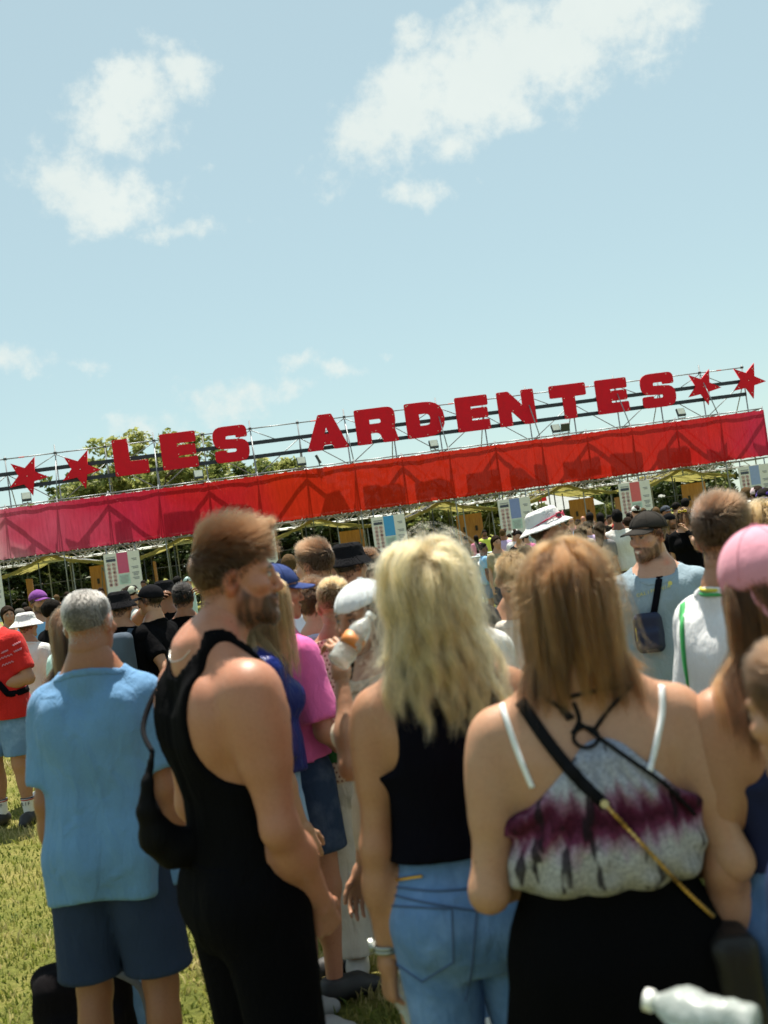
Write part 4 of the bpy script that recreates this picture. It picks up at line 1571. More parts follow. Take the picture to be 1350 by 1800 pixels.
for (ch, xa, ya, xb, yb), wh in zip(LETTERS, WHICH):
    ua, ub = onplane(xa, ya, LV)[0], onplane(xb, yb, LV)[0]
    wdt = ub - ua
    loops = []
    for pts, r in GL[ch][1]:
        loops.append([(p.x * wdt, p.y * LH) for p in rounded([(q[0], q[1]) for q in pts], r)])
    root = empty('sign_letter', gate(ua, LV, zb))
    root.matrix_basis = Matrix.Translation(gate(ua, LV, zb)) @ GR.to_4x4()
    tag(root, 'big red board ' + wh, 'sign letter', 'letters of the entrance sign')
    o = add_obj('face_board', outline_mesh('face_board', loops, .07), root, red_paint)
    o.rotation_euler = (rad(90), 0, 0)
    outer = loops[0]
    k = max(1, len(outer) // 9)
    cx_, cy_ = wdt / 2, LH / 2
    for p in outer[::k]:
        b_ = MB().tube((0, 0, 0), (0, -.012, 0), .018, 5).build('bolt', bolt_m, root)
        dx, dy = cx_ - p[0], cy_ - p[1]
        l = math.hypot(dx, dy) or 1
        b_.location = (p[0] + dx / l * .09, -.044, p[1] + dy / l * .09)
STARS = [(48, 837, 'leftmost red star above the pink end of the banner'), (141, 825, 'red star just left of the letter L'), (1236, 680, 'red star just right of the last letter S'), (1315, 669, 'rightmost red star at the edge of the picture')]
star_me = outline_mesh('face_board', [[((.80 if k % 2 == 0 else .335) * math.sin(rad(k * 36 + 27)), (.80 if k % 2 == 0 else .335) * math.cos(rad(k * 36 + 27))) for k in range(10)]], .06)
for x, y, lb in STARS:
    u, z = onplane(x, y, LV)
    root = empty('sign_star', gate(u, LV, z))
    root.matrix_basis = Matrix.Translation(gate(u, LV, z)) @ GR.to_4x4()
    tag(root, lb, 'sign star', 'stars of the entrance sign')
    o = add_obj('face_board', star_me, root, red_paint)
    o.rotation_euler = (rad(90), 0, 0)
    for k in range(6):
        b_ = MB().tube((0, 0, 0), (0, -.012, 0), .018, 5).build('bolt', bolt_m, root)
        rr_, aa_ = (.55, rad(k * 72 + 27)) if k < 5 else (0, 0)
        b_.location = (rr_ * math.sin(aa_), -.040, rr_ * math.cos(aa_))

# ------------------------------------------------------------------ floodlights on the banner rail
lens_m = plain('floodlight_glass', (.62, .64, .60), .25)
hous_m = plain('floodlight_housing', (.03, .04, .055), .5)
FL = [(48, 885, 0), (350, 842, 0), (530, 814, 0), (763, 786, 0), (977, 754, 0), (993, 750, 1), (1197, 726, 0), (560, 806, 2)]
FLB = ['floodlight on the banner rail at the pink end', 'floodlight on the rail below the first S', 'floodlight on the rail left of the letter A', 'floodlight on the rail below the letter D', 'pale floodlight of the pair below the letter T', 'dark floodlight turned away beside the pale one', 'floodlight on the rail below the last S', 'narrow floodlight seen edge on below the letter A']
for (x, y, kd), lb in zip(FL, FLB):
    u, z = onplane(x, y, 0.0)
    r = empty('floodlight', gate(u, 0, Z1 + .05))
    r.matrix_basis = Matrix.Translation(gate(u, -.02, Z1 + .06)) @ GR.to_4x4() @ Matrix.Rotation(rad((8, 176, 80)[kd]), 4, 'Z')
    tag(r, lb, 'floodlight', 'floodlights along the banner')
    R_ = Matrix.Rotation(rad(-22), 3, 'X')
    MB().box((0, .02, .24), (.36, .10, .34), R_).build('housing', hous_m, r)
    MB().box(Vector((0, .02, .24)) + R_ @ Vector((0, -.056, .03)), (.32, .012, .27), R_).build('lens', lens_m, r)
    MB().tube((-.17, 0, 0), (-.17, .02, .26), .012).tube((.17, 0, 0), (.17, .02, .26), .012).tube((-.17, 0, 0), (.17, 0, 0), .014).build('bracket', steel_d, r)

# ------------------------------------------------------------------ booths below the banner
def tarp_mat():
    m, t = new_mat('olive_tarpaulin')
    co = t.n('ShaderNodeTexCoord').outputs['Object']
    nz = t.noise(co, 1.3, 4.0, .6)
    c = t.ramp(nz, [(.3, (.22, .20, .055)), (.6, (.34, .31, .10)), (.75, (.40, .36, .15))])
    di = t.n('ShaderNodeBsdfDiffuse')
    tr = t.n('ShaderNodeBsdfTranslucent')
    t.l(c, di.inputs[0]); t.l(c, tr.inputs[0])
    b = t.n('ShaderNodeBump', i_Strength=.6, i_Distance=.05)
    t.l(t.noise(t.vmath('MULTIPLY', co, (1, 3, 1)).outputs[0], 2.0, 4.0, .5), b.inputs['Height'])
    t.l(b.outputs[0], di.inputs['Normal'])
    ms = t.n('ShaderNodeMixShader')
    ms.inputs[0].default_value = .5
    t.l(di.outputs[0], ms.inputs[1]); t.l(tr.outputs[0], ms.inputs[2])
    return finish(m, t, ms.outputs[0])
tarp = tarp_mat()
def ply_mat():
    m, t = new_mat('orange_plywood')
    co = t.n('ShaderNodeTexCoord').outputs['Object']
    st = t.noise(t.vmath('MULTIPLY', co, (9, 9, .7)).outputs[0], 3.0, 5.0, .6, dist=.5)
    c = t.ramp(st, [(.3, (.30, .14, .045)), (.55, (.42, .21, .07)), (.75, (.50, .27, .10))])
    p = t.n('ShaderNodeBsdfPrincipled', i_Roughness=.7)
    t.l(c, p.inputs['Base Color'])
    return finish(m, t, p.outputs[0])
ply = ply_mat()
board_w = plain('poster_white', (.66, .66, .66), .6, 0, .05)
ink = plain('poster_ink', (.05, .06, .10), .6)
ink_g = plain('poster_grey_print', (.28, .29, .33), .6, 0, .5, 60.0)
ring_m = plain('poster_red_ring', (.45, .05, .07), .6)
mint = plain('poster_mint', (.42, .56, .54), .6)
logo_m = plain('poster_blue_mark', (.03, .17, .42), .6)
POST = [(-30, 1015, (.20, .26, .52), 'blue'), (213, 975, (.55, .085, .20), 'raspberry'), (452, 938, (.42, .55, .30), 'green'), (680, 900, (.05, .30, .66), 'bright blue'), (901, 868, (.20, .26, .55), 'violet blue'), (1112, 838, (.62, .12, .14), 'coral'), (1322, 808, (.26, .34, .60), 'pale blue')]
PNAME = ['at the far left edge', 'left of the bearded man', 'half hidden by the bearded man', 'behind the black bucket hat', 'left of the white bucket hat', 'above the man in the dark cap', 'at the far right edge']
bu = []
for (x, y, c, cn), wh in zip(POST, PNAME):
    u, z = onplane(x, y, -.35)
    bu.append(u)
    r = empty('rules_board', gate(u, -.35, 0))
    r.matrix_basis = Matrix.Translation(gate(u, -.35, 0)) @ GR.to_4x4()
    tag(r, 'white rules board with a %s block %s' % (cn, wh), 'notice board', 'rules boards between the booths')
    W_, T_, B_ = 1.36, 2.74, .72
    MB().box((0, 0, (T_ + B_) / 2), (W_, .03, T_ - B_)).build('board', board_w, r)
    cm = plain('poster_block_' + cn.replace(' ', '_'), c, .6, 0, .06)
    def plate(nm, x0, z0, wx, wz, mt, dy=.018):
        return MB().box((x0, -dy, z0), (wx, .006, wz)).build(nm, mt, r)
    plate('colour_block', .02, T_ - .42, .42, .80, cm)
    plate('bottom_strip', 0, B_ + .20, W_ - .01, .39, cm)
    plate('logo_panel', .46, B_ + .21, .34, .36, mint, .023)
    mb = MB()
    for k in range(14):
        a0, a1 = rad(40 + k * 22), rad(62 + k * 22)
        mb.tube((.46 + .10 * math.cos(a0), -.028, B_ + .22 + .12 * math.sin(a0)), (.46 + .10 * math.cos(a1), -.028, B_ + .22 + .12 * math.sin(a1)), .016, 4)
    mb.box((.46, -.028, B_ + .21), (.11, .006, .03)).box((.46, -.028, B_ + .27), (.06, .006, .03)).box((.46, -.028, B_ + .15), (.06, .006, .03))
    mb.build('logo_mark', logo_m, r)
    plate('headline', -.42, T_ - .16, .36, .045, ink_g)
    plate('title_block', -.42, T_ - .27, .36, .11, ink)
    for row in range(6):
        for cl in range(2):
            cx, cz = -.52 + cl * .19, T_ - .44 - row * .155
            mb = MB()
            mb.path([(cx + .062 * math.cos(a * .7854), -.022, cz + .062 * math.sin(a * .7854)) for a in range(8)], .008, 4, True)
            mb.tube((cx - .043, -.022, cz + .043), (cx + .043, -.022, cz - .043), .006, 4)
            ic = mb.build('icon', ring_m, r)
            g_ = MB().box((cx, -.020, cz), (.045 + .02 * ((row + cl) % 2), .005, .03 + .02 * (row % 3))).build('pictogram', ink, ic)
    for k, (zz, wx) in enumerate(((.30, .20), (.62, .26), (.84, .27), (1.04, .25))):
        for j in range(2 + (k == 2)):
            plate('text_line', .46 + (.02 if j % 2 else 0), T_ - zz - j * .055, wx - .05 * j, .038, ink_g)
    plate('mint_panel', .02, T_ - 1.05, .42, .40, mint)
    for j in range(6):
        plate('text_line', .02, T_ - .93 - j * .052, .34 - .04 * (j % 3), .022, ink_g, .024)
    tube_part('post', gate(u - .55, -.30, 0), gate(u - .55, -.30, 3.0), .024, steel, r)
    tube_part('post', gate(u + .55, -.30, 0), gate(u + .55, -.30, 3.0), .024, steel, r)
strap_m = plain('black_fitting', (.02, .02, .022), .6)
for k in range(len(bu) - 1):
    ua, ub = bu[k] + .78, bu[k + 1] - .78
    r = empty('search_booth', gate((ua + ub) / 2, 2.5, 0))
    r.matrix_basis = Matrix.Translation(gate((ua + ub) / 2, 2.5, 0)) @ GR.to_4x4()
    tag(r, 'open booth under an olive tarpaulin roof, %s between the rules boards' % ('leftmost', 'second from left', 'third from left', 'third from right', 'second from right', 'rightmost')[k], 'booth', 'booths below the banner')
    hw = (ub - ua) / 2
    # tarpaulin gable, ridge off-centre, sagging
    n_u, n_v = 24, 14
    rg = -.15 * hw
    vs, fs = [], []
    for i in range(n_u + 1):
        for j in range(n_v + 1):
            x = -hw - .25 + (2 * hw + .5) * i / n_u
            y = -2.2 + 4.6 * j / n_v
            t = abs(x - rg) / (hw + .25 + (rg if x < rg else -rg))
            zz = 3.10 - .62 * t ** .9 - .07 * math.sin(math.pi * min(t, 1)) - .02 * math.sin(j * 1.7 + i * .9) - .10 * math.sin(math.pi * j / n_v) * (1 - t)
            vs.append((x, y, zz))
    idx = lambda i, j: i * (n_v + 1) + j
    for i in range(n_u):
        for j in range(n_v):
            fs.append((idx(i, j), idx(i + 1, j), idx(i + 1, j + 1), idx(i, j + 1)))
    # short valance along the front edge
    b0 = len(vs)
    for i in range(n_u + 1):
        x, y, zz = vs[idx(i, 0)]
        vs.append((x, y - .01, zz - .13 - .03 * math.sin(i * 2.1)))
    for i in range(n_u):
        fs.append((idx(i, 0), b0 + i, b0 + i + 1, idx(i + 1, 0)))
    add_obj('tarpaulin', np_mesh('tarpaulin', np.array(vs), np.array(fs)), r, tarp)
    for (x, y) in ((-hw, -2.1), (-hw * .35, -2.1), (hw * .35, -2.1), (hw, -2.1), (-hw, 2.2), (hw, 2.2), (0, 2.2), (-hw * .35, .4), (hw * .3, .6)):
        mb = MB().tube((x, y, 0), (x, y, 2.48 + .5 * (1 - abs(x) / (hw + .3))), .026)
        mb.build('post', steel if (x + y) % 1 > .4 else steel_d, r)
    mb = MB()
    for j in range(5):
        y = -2.0 + j * 1.05
        mb.tube((-hw, y, 2.46), (rg, y, 3.0), .022)
        mb.tube((hw, y, 2.46), (rg, y, 3.0), .022)
    mb.build('roof_frame', steel_d, r)
    p_ = MB().box((hw - .35, .9, 1.25), (1.15, .03, 2.3)).build('plywood_panel', ply, r)
    MB().box((hw - .62, .87, 1.75), (.10, .03, .22)).box((hw - .08, .87, 1.75), (.10, .03, .22)).build('black_fitting', strap_m, r)
    MB().box((-hw + .15, 1.6, 1.15), (.03, 1.5, 2.2)).build('plywood_panel', ply, r)
    for s_ in (-1, 1):
        MB().tube((hw - .1, -2.0, 2.3), (hw - .9 * (s_ < 0) + .3, .8, .2), .02).build('raking_tube', steel, r)
    # dark mesh fence panel at the back
    mb = MB()
    for j in range(int(2 * hw / .16)):
        x = -hw + j * .16
        mb.tube((x, 2.7, .1), (x, 2.7, 1.95), .006, 4)
    for zz in (.1, .7, 1.3, 1.95):
        mb.tube((-hw, 2.7, zz), (hw, 2.7, zz), .014, 5)
    mb.build('mesh_fence', steel_d, r)

# ------------------------------------------------------------------ vegetation
bark = plain('bark', (.10, .075, .05), .9, 0, .3, 6.0, .5, 20)
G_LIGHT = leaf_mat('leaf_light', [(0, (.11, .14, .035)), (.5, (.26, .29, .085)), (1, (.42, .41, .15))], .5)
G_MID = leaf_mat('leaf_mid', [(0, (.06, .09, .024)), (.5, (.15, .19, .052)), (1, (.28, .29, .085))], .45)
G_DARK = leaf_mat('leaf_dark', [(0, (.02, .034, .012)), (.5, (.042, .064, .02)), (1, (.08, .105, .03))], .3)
def make_tree(name, loc, height, rx, ry, seed, mat, leaves=9000, base=.22, leaf=.11, clumps=60, trunk=True, sparse=0.0):
    rng = np.random.default_rng(seed)
    root = empty(name, loc)
    mb = MB()
    th = height * base + .4
    limbs = []
    def limb(a, d, L, r, lv):
        pts, p, dd = [Vector(a)], Vector(a), Vector(d).normalized()
        for k in range(5):
            dd = (dd + Vector(rng.normal(size=3)) * .14 + Vector((0, 0, .05))).normalized()
            p = p + dd * (L / 5)
            pts.append(p.copy())
        mb.path(pts, [r * (1 - .13 * k) for k in range(6)], 6)
        limbs.append(pts)
        if lv < 2:
            for _ in range(4 if lv == 0 else 3):
                st = pts[int(rng.integers(2, 6))]
                dr = Vector((rng.normal(), rng.normal(), rng.uniform(.2, 1.0)))
                limb(st, dr, L * rng.uniform(.5, .75), r * .5, lv + 1)
    limb((0, 0, -.1), (0, 0, 1), height * .44, height * .020 + .03, 0)
    mb.build('trunk', bark, root, True)
    # clumps spread over an uneven crown
    c0 = np.array((0, 0, height * (base + (1 - base) / 2)))
    rr = np.array((rx, ry, height * (1 - base) / 2))
    d = rng.normal(size=(clumps, 3))
    d /= np.linalg.norm(d, axis=1)[:, None]
    cc = c0 + d * rr * (rng.random((clumps, 1)) ** .45) * rng.uniform(.72, 1.06, (clumps, 1))
    cr = rng.uniform(.10, .22, clumps) * (rx + ry) * .5 * (70 / max(clumps, 70)) ** .2
    n = leaves
    k = rng.integers(0, clumps, n)
    e = rng.normal(size=(n, 3))
    e /= np.linalg.norm(e, axis=1)[:, None]
    P = cc[k] + e * (cr[k] * rng.random(n) ** .38)[:, None] * np.array((1, 1, .75))
    P[:, 2] = np.maximum(P[:, 2], .05)
    t1 = rng.normal(size=(n, 3)) * (1, 1, .55); t1 /= np.linalg.norm(t1, axis=1)[:, None]
    t2 = np.cross(t1, rng.normal(size=(n, 3))); t2 /= np.linalg.norm(t2, axis=1)[:, None]
    s_ = leaf * rng.uniform(.6, 1.4, (n, 1))
    Vv = np.stack([P - t1 * s_, P + t2 * s_ * .45, P + t1 * s_, P - t2 * s_ * .45], 1).reshape(-1, 3)
    F = np.arange(n * 4).reshape(n, 4)
    tone = np.clip(.5 + rng.normal(size=n) * .2 + (rng.random(clumps)[k] - .5) * .5, 0, 1)
    add_obj('crown', np_mesh('crown', Vv, F, False, np.repeat(tone, 4)[:, None] * np.ones((1, 3))), root, mat)
    return root
TREES = [(60, 885, 62, 4.6, G_MID, 'low tree at the far left behind the pink end of the banner'), (150, 815, 66, 4.4, G_MID, 'round green tree behind the second star'), (232, 755, 64, 4.6, G_LIGHT, 'tall yellow green tree behind the letter L'),
         (325, 752, 70, 4.6, G_LIGHT, 'feathery tree behind the first letter E'), (385, 800, 66, 4.0, G_MID, 'green tree below the first letter S'), (465, 790, 68, 3.6, G_LIGHT, 'light tree between the two words of the sign'), (535, 822, 72, 2.6, G_LIGHT, 'small treetop left of the letter A')]
for i, (x, y, d, rx, mt, lb) in enumerate(TREES):
    p = at(x, y, d)
    t_ = make_tree('tree', (p.x, p.y, 0), p.z, rx, rx * .9, 40 + i, mt, 17000, .10, .19, 260)
    tag(t_, lb, 'tree', 'trees behind the gate')
for i, (x, y, d) in enumerate(((600, 800, 60), (640, 792, 60), (690, 782, 62), (745, 800, 64), (790, 812, 66))):
    p = at(x, y, d)
    t_ = make_tree('young_tree', (p.x, p.y, 0), p.z, 1.3, 1.2, 70 + i, G_LIGHT, 1500, .35, .10, 26)
    tag(t_, 'sparse young treetop above the banner, %s of five' % ('first from left', 'second from left', 'middle one', 'second from right', 'rightmost')[i], 'tree', 'young trees behind the gate')
NSH = 15
ORD = ['first', 'second', 'third', 'fourth', 'fifth', 'sixth', 'seventh', 'eighth', 'ninth', 'tenth', 'eleventh']
SHRUB = [ORD[i] + ' from left dark' for i in range(11)] + [a + ' lighter' for a in ('first from left', 'second from left', 'third from left', 'rightmost')]
for i in range(NSH):
    u = u_l + 3.0 + i * (onplane(905, 900, 9)[0] - u_l - 3.0) / (NSH - 1)
    q = gate(u, 9.0 + (i % 3) * .8, 0)
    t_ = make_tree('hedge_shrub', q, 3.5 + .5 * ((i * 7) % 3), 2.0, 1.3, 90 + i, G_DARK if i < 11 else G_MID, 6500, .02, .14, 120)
    tag(t_, '%s dense shrub behind the booths' % SHRUB[i], 'shrub', 'hedge behind the booths')

FARW = ['left of the coral board', 'under the coral board', 'right of the coral board', 'above the tall cropped head', 'left of the pale blue board', 'under the pale blue board', 'at the right edge']
for i in range(7):
    u = onplane(1010 + i * 62, 880, 20)[0]
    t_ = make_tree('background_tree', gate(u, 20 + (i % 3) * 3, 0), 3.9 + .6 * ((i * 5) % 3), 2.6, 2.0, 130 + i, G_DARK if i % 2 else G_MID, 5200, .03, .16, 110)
    tag(t_, 'hazy low tree far behind the booths, ' + FARW[i], 'tree', 'trees far behind the right hand booths')
# ------------------------------------------------------------------ people: builder
HAIR = {'brown': (.045, .021, .010), 'dark': (.014, .009, .006), 'blonde': (.50, .33, .145), 'grey': (.26, .24, .22), 'chestnut': (.040, .017, .007), 'sand': (.20, .115, .045), 'black': (.007, .006, .006), 'auburn': (.120, .052, .018)}
def scalp(q, nape=-.065):
    return ((q[:, 2] > .8 * q[:, 1] - .006) & (q[:, 2] > nape)).astype(float)
def full_sdf(h):
    return lambda P: smin(h.body(P), h.headsdf(P), .02)
def c_down(q):
    x = q[:, 0]
    return np.stack([x * 3, -.25 + 0 * x, -.9 + 0 * x], 1)
def c_quiff(q):
    x = q[:, 0]
    top = sstep(q[:, 2], .03, .10)
    front = sstep(q[:, 1], .0, .07)
    return np.stack([x * 1.5, .55 + .25 * top, -.85 * (1 - top) + (.25 + .9 * front) * top], 1)
def c_crop(q):
    x = q[:, 0]
    top = sstep(q[:, 2], .02, .10)
    return np.stack([x * 2, .50 + .3 * top, -.9 * (1 - top) + .3 * top], 1)
PEOPLE = {}
def do_hair(h, b, spec, res, hat):
    """spec: (style, colour, options)"""
    st, cn = spec[0], spec[1]
    op = spec[2] if len(spec) > 2 else {}
    col = HAIR[cn]
    base = plain('hair_base_' + cn, tuple(c * .40 for c in col), .8, 0, .35, 60.0, .8, 90, .1)
    hm = hair_mat(cn, col)
    hi_ = {'hero': .006, 'near': .0075, 'mid': .010, 'far': .014, 'tiny': .020}[res]
    cnt = {'hero': 1.0, 'near': .8, 'mid': .5, 'far': 0, 'tiny': 0}[res] * op.get('n', 1.0)
    seed = op.get('seed', 3)
    if st == 'bald':
        return
    long_ = st in ('long', 'straight', 'tail')
    vol = op.get('vol', {'quiff': .018, 'curly': .022, 'crop': .008, 'buzz': .001, 'long': .012, 'straight': .008, 'tail': .006}.get(st, .008)) if not hat else 0.0
    if cnt == 0:
        # far away: one modelled mass of hair
        w_ = 1.0 if h.sex == 'm' else .95
        L = op.get('len', .30)
        def f(P):
            q = h.toh(P).astype(f32)
            th = .010
            d = ellip(q, (0, -.018, .036), (.0765 * w_ + th, .100 + th, .085 + th + vol))
            d = smax(d, (.8 * q[:, 1] - .004 - q[:, 2]) * .78, .015) * h.hs
            if long_:
                top = h.hc + h.Rh @ V3(0, -.06, .02) * h.hs
                bot = top + V3(0, 0, -L) + h.Rh @ V3(0, -.03, 0)
                m = rcone(P, top, bot, .078, .050)
                m = np.maximum(m, -(h.headsdf(P) - .004))
                m = np.maximum(m, -((q[:, 1] * -1 + .02)) * h.hs)
                d = smin(d, m, .03)
            return d + .006 * waves(P, 60 if st != 'curly' else 90, (1, 1, .4 if long_ else 1), seed)
        lo, hi = h.hbox(.21)
        lo = lo - V3(.05, .05, L if long_ else 0)
        sdf_obj('hair', (f, lo, hi), hi_, base, b)
        return
    hb = sdf_obj('hair', h.hair_cap(.002, vol=vol * .3, bump=.002 if st != 'curly' else .005, seed=seed), hi_, base, b)
    if long_:
        L = op.get('len', .42)
        mk = op.get('mask') or (lambda q: ((q[:, 2] > .8 * q[:, 1] - .012) & (q[:, 2] > -.045)).astype(float))
        if hat and not op.get('mask'):
            mk = lambda q: ((q[:, 2] > .8 * q[:, 1] - .012) & (q[:, 2] > -.045) & (q[:, 2] < .035)).astype(float)
        sdf = op.get('sdf') or full_sdf(h)
        hb_fn = h.hair_cap(.006, vol=vol, bump=0)[0]
        both = lambda P: np.minimum(sdf(P), hb_fn(P))
        pts, r = h.long_hair(int(9000 * cnt), (L if callable(L) else (lambda q: L + 0 * q[:, 0])), both, K=op.get('K', 22), seed=seed, wave=op.get('wave', .0), radius=op.get('r', .00042) / max(cnt, .5) ** .5, mask=mk,
                             clumps=op.get('clumps', 110), spread=op.get('spread', .006), part=op.get('part', 0), lay=op.get('lay', .012), wfreq=op.get('wfreq', 9))
        low = (np.random.default_rng(seed).random(400)[h.clump_id % 400] < .42)
        hair_obj('hair_strands', pts[~low], r, hm, hb)
        hair_obj('lowlight_strands', pts[low], r, hair_mat(cn + '_low', tuple(c * (.50 if cn == 'blonde' else .30) for c in col)), hb)
        if op.get('fly'):
            pts, r = h.long_hair(op['fly'], (L if callable(L) else (lambda q: L * 1.02 + 0 * q[:, 0])), both, K=22, seed=seed + 9, wave=op.get('wave', .1) * 2.2 + .05, radius=.00030, mask=mk, clumps=op['fly'] // 3, spread=.03, tight=.3, lay=.035)
            hair_obj('loose_strands', pts, r, hm, hb)
    else:
        LN = {'quiff': (.016, .062), 'curly': (.030, .050), 'crop': (.014, .040), 'buzz': (.007, .010), 'short': (.018, .030)}[st]
        LN = op.get('L', LN)
        comb = {'quiff': c_quiff, 'curly': c_crop, 'crop': c_crop, 'buzz': c_down, 'short': c_crop}[st]
        ln = lambda q: LN[0] * (.35 + .65 * sstep(q[:, 2], -.06, .03)) + (LN[1] - LN[0]) * sstep(q[:, 2], .035, .10)
        ms = (lambda q: scalp(q) * (q[:, 2] < .035)) if hat else scalp
        o = h.strands(ms, int(7000 * cnt), ln, comb, 7, seed, curl=op.get('curl', .9 if st == 'curly' else .0), lift=(lambda q: (.03 + (op.get('lift', .75 if st in ('quiff', 'curly') else .40) - .03) * sstep(q[:, 2], .03, .105))), radius=.00055 / max(cnt, .4) ** .5, root_off=.001 + vol * .25)
        if o:
            hair_obj('hair_strands', o[0], o[1], hm, hb)

def do_beard(h, b, cn, res):
    if res in ('far', 'tiny'):
        return
    n = {'hero': 2600, 'near': 1800, 'mid': 900}[res]
    o = h.strands(lambda q: h.beard_w(q), n, lambda q: .005 + .010 * sstep(-q[:, 2], .06, .11), lambda q: np.stack([q[:, 0] * 3, .25 + 0 * q[:, 0], -.9 + 0 * q[:, 0]], 1), 5, 8, lift=.3, radius=.0005)
    if o:
        hair_obj('beard', o[0], o[1], hair_mat(cn, HAIR[cn]), b)

def person(key, label, px, d, face, sex='m', extra=.015, res=None, wear=(), hair=None, hat=None, beard=None, group=None, shoes='white', **kw):
    res = res or ('hero' if d < 3 else 'near' if d < 4.7 else 'mid' if d < 7.5 else 'far' if d < 18 else 'tiny')
    T = at(px[0], px[1], d)
    if beard:
        kw['beard'] = tuple(c * 1.0 for c in HAIR[beard])
    if hair and 'brow' not in kw:
        kw['brow'] = tuple(c * .5 for c in HAIR[hair[1]])
    if 'ikr' in kw or 'ikl' in kw:
        pass
    h = Human(1.70, sex, **{k: v for k, v in kw.items() if not (k in ('armR', 'armL') and 'ikw' in (v or {}))})
    crown = h.hc + h.Rh @ V3(0, -.016, .117) * h.hs
    H = 1.70 * (T.z - extra) / float(crown[2])
    kw2 = dict(kw)
    for a in ('armR', 'armL'):
        if a in kw2 and 'ik' in (kw2[a] or {}):
            kw2[a] = dict(kw2[a], ik=tuple(np.array(kw2[a]['ik']) * H / 1.70))
    th = -rad(face)
    h = Human(H, sex, **{k: v for k, v in kw2.items() if not (k in ('armR', 'armL') and 'ikw' in (v or {}))})
    crown = h.hc + h.Rh @ V3(0, -.016, .117) * h.hs
    for a in ('armR', 'armL'):
        if 'ikw' in (kw2.get(a) or {}):
            lc = Vector((T.x - crown[0] * math.cos(th) + crown[1] * math.sin(th), T.y - crown[0] * math.sin(th) - crown[1] * math.cos(th), 0))
            lp = (Matrix.Translation(lc) @ Matrix.Rotation(th, 4, 'Z')).inverted() @ Vector(kw2[a]['ikw'])
            kw2[a] = dict(kw2[a], ik=tuple(lp))
    h = Human(H, sex, **kw2)
    cx, cy = crown[0] * math.cos(th) - crown[1] * math.sin(th), crown[0] * math.sin(th) + crown[1] * math.cos(th)
    b = h.build_body('person', res)
    b.location = (T.x - cx, T.y - cy, 0)
    b.rotation_euler = (0, 0, th)
    h.loc, h.th = Vector(b.location), th
    tag(b, label, 'person', group or 'people in the queue')
    gh = {'hero': .0105, 'near': .0125, 'mid': .016, 'far': .021, 'tiny': .027}[res]
    h.fns = {}
    for wr in sorted(wear, key=lambda w_: w_[1] == 'tee'):
        nm, kind, op, mt = wr
        if kind == 'tee':
            for k2 in ('shorts', 'jeans', 'trousers'):
                if k2 in h.fns:
                    op = dict(op, over=h.fns[k2])
        g = getattr(h, kind)(**op)
        h.fns[nm] = g[0]
        o = sdf_obj(nm, g, op_h(op, gh), mt, b)
        h.fns['_' + nm] = o
        if kind == 'tee' and res in ('hero', 'near', 'mid'):
            sdf_obj('collar', h.collar(g[0]), {'hero': .005, 'near': .006, 'mid': .008}[res], mt, o)
    if shoes:
        sm = plain('shoe_' + shoes, {'white': (.7, .7, .68), 'black': (.02, .02, .022), 'grey': (.25, .25, .26)}[shoes], .6)
        for k in (1, -1):
            sdf_obj('shoe', h.shoe(k), max(gh, .012), sm, b)
    if hair:
        do_hair(h, b, hair, res, hat)
    if hat:
        kd, mt = hat[0], hat[1]
        op = hat[2] if len(hat) > 2 else {}
        hr = {'hero': .0055, 'near': .0065, 'mid': .0085, 'far': .012, 'tiny': .016}[res]
        if kd == 'cap':
            h.cap_h = op.get('h', 0.0)
            c = sdf_obj('cap', h.cap_crown(**{k: v for k, v in op.items() if k in ('back', 'z0', 'tilt', 'h')}), hr, mt, b)
            sdf_obj('brim', h.cap_brim(**{k: v for k, v in op.items() if k != 'h'}), {'hero': .0034, 'near': .004, 'mid': .0045}.get(res, .0065), op.get('bm', mt) if False else mt, c)
            if res in ('hero', 'near'):
                sb_ = op.get('back', False)
                for k in range(6):
                    a_ = k * math.pi / 3 + .26
                    pts = []
                    for t in np.linspace(.04, 1.0, 14):
                        ph = t * 1.62
                        qv = V3(.0925 * math.sin(ph) * math.sin(a_), -.014 + .1125 * math.sin(ph) * math.cos(a_), .030 + (.0985 + h.cap_h) * math.cos(ph))
                        if qv[2] > op.get('z0', .03) + op.get('tilt', .16) * qv[1] * (-1 if sb_ else 1):
                            pts.append(Vector([float(v) for v in (h.hc + h.Rh @ qv * h.hs)]))
                    if len(pts) > 3:
                        MB().path(pts, .0016, 4).build('seam', mt, c, True)
                MB().tube(h.hc + h.Rh @ V3(0, -.014, .126 + h.cap_h) * h.hs, h.hc + h.Rh @ V3(0, -.014, .134 + h.cap_h) * h.hs, .008, 10).build('button', mt, c)
        else:
            gr_ = min(hr, .0075)
            sdf_obj('bucket_hat', h.bucket(thick=gr_ * .62, **op), gr_, mt, b)
    if beard:
        do_beard(h, b, beard, res)
    h.obj = b
    PEOPLE[key] = h
    return h
def op_h(op, gh):
    return gh

def pix_on(h, pts, fn, d0, off=.0, span=.9):
    """points of photo pixels carried along the view ray until they meet the surface fn of person h (local space)"""
    M = h.obj.matrix_basis.inverted() if False else (Matrix.Translation(h.loc) @ Matrix.Rotation(h.th, 4, 'Z')).inverted()
    c = np.array(M @ Vector((0, 0, CAM_H)), f32)
    P = np.array([M @ at(x, y, d0 - span * .5) for x, y in pts], f32)
    D = P - c
    D /= np.linalg.norm(D, axis=1)[:, None]
    for _ in range(70):
        P = P + D * (np.clip(fn(P) - off, -.03, .05) * .7)[:, None]
    return P

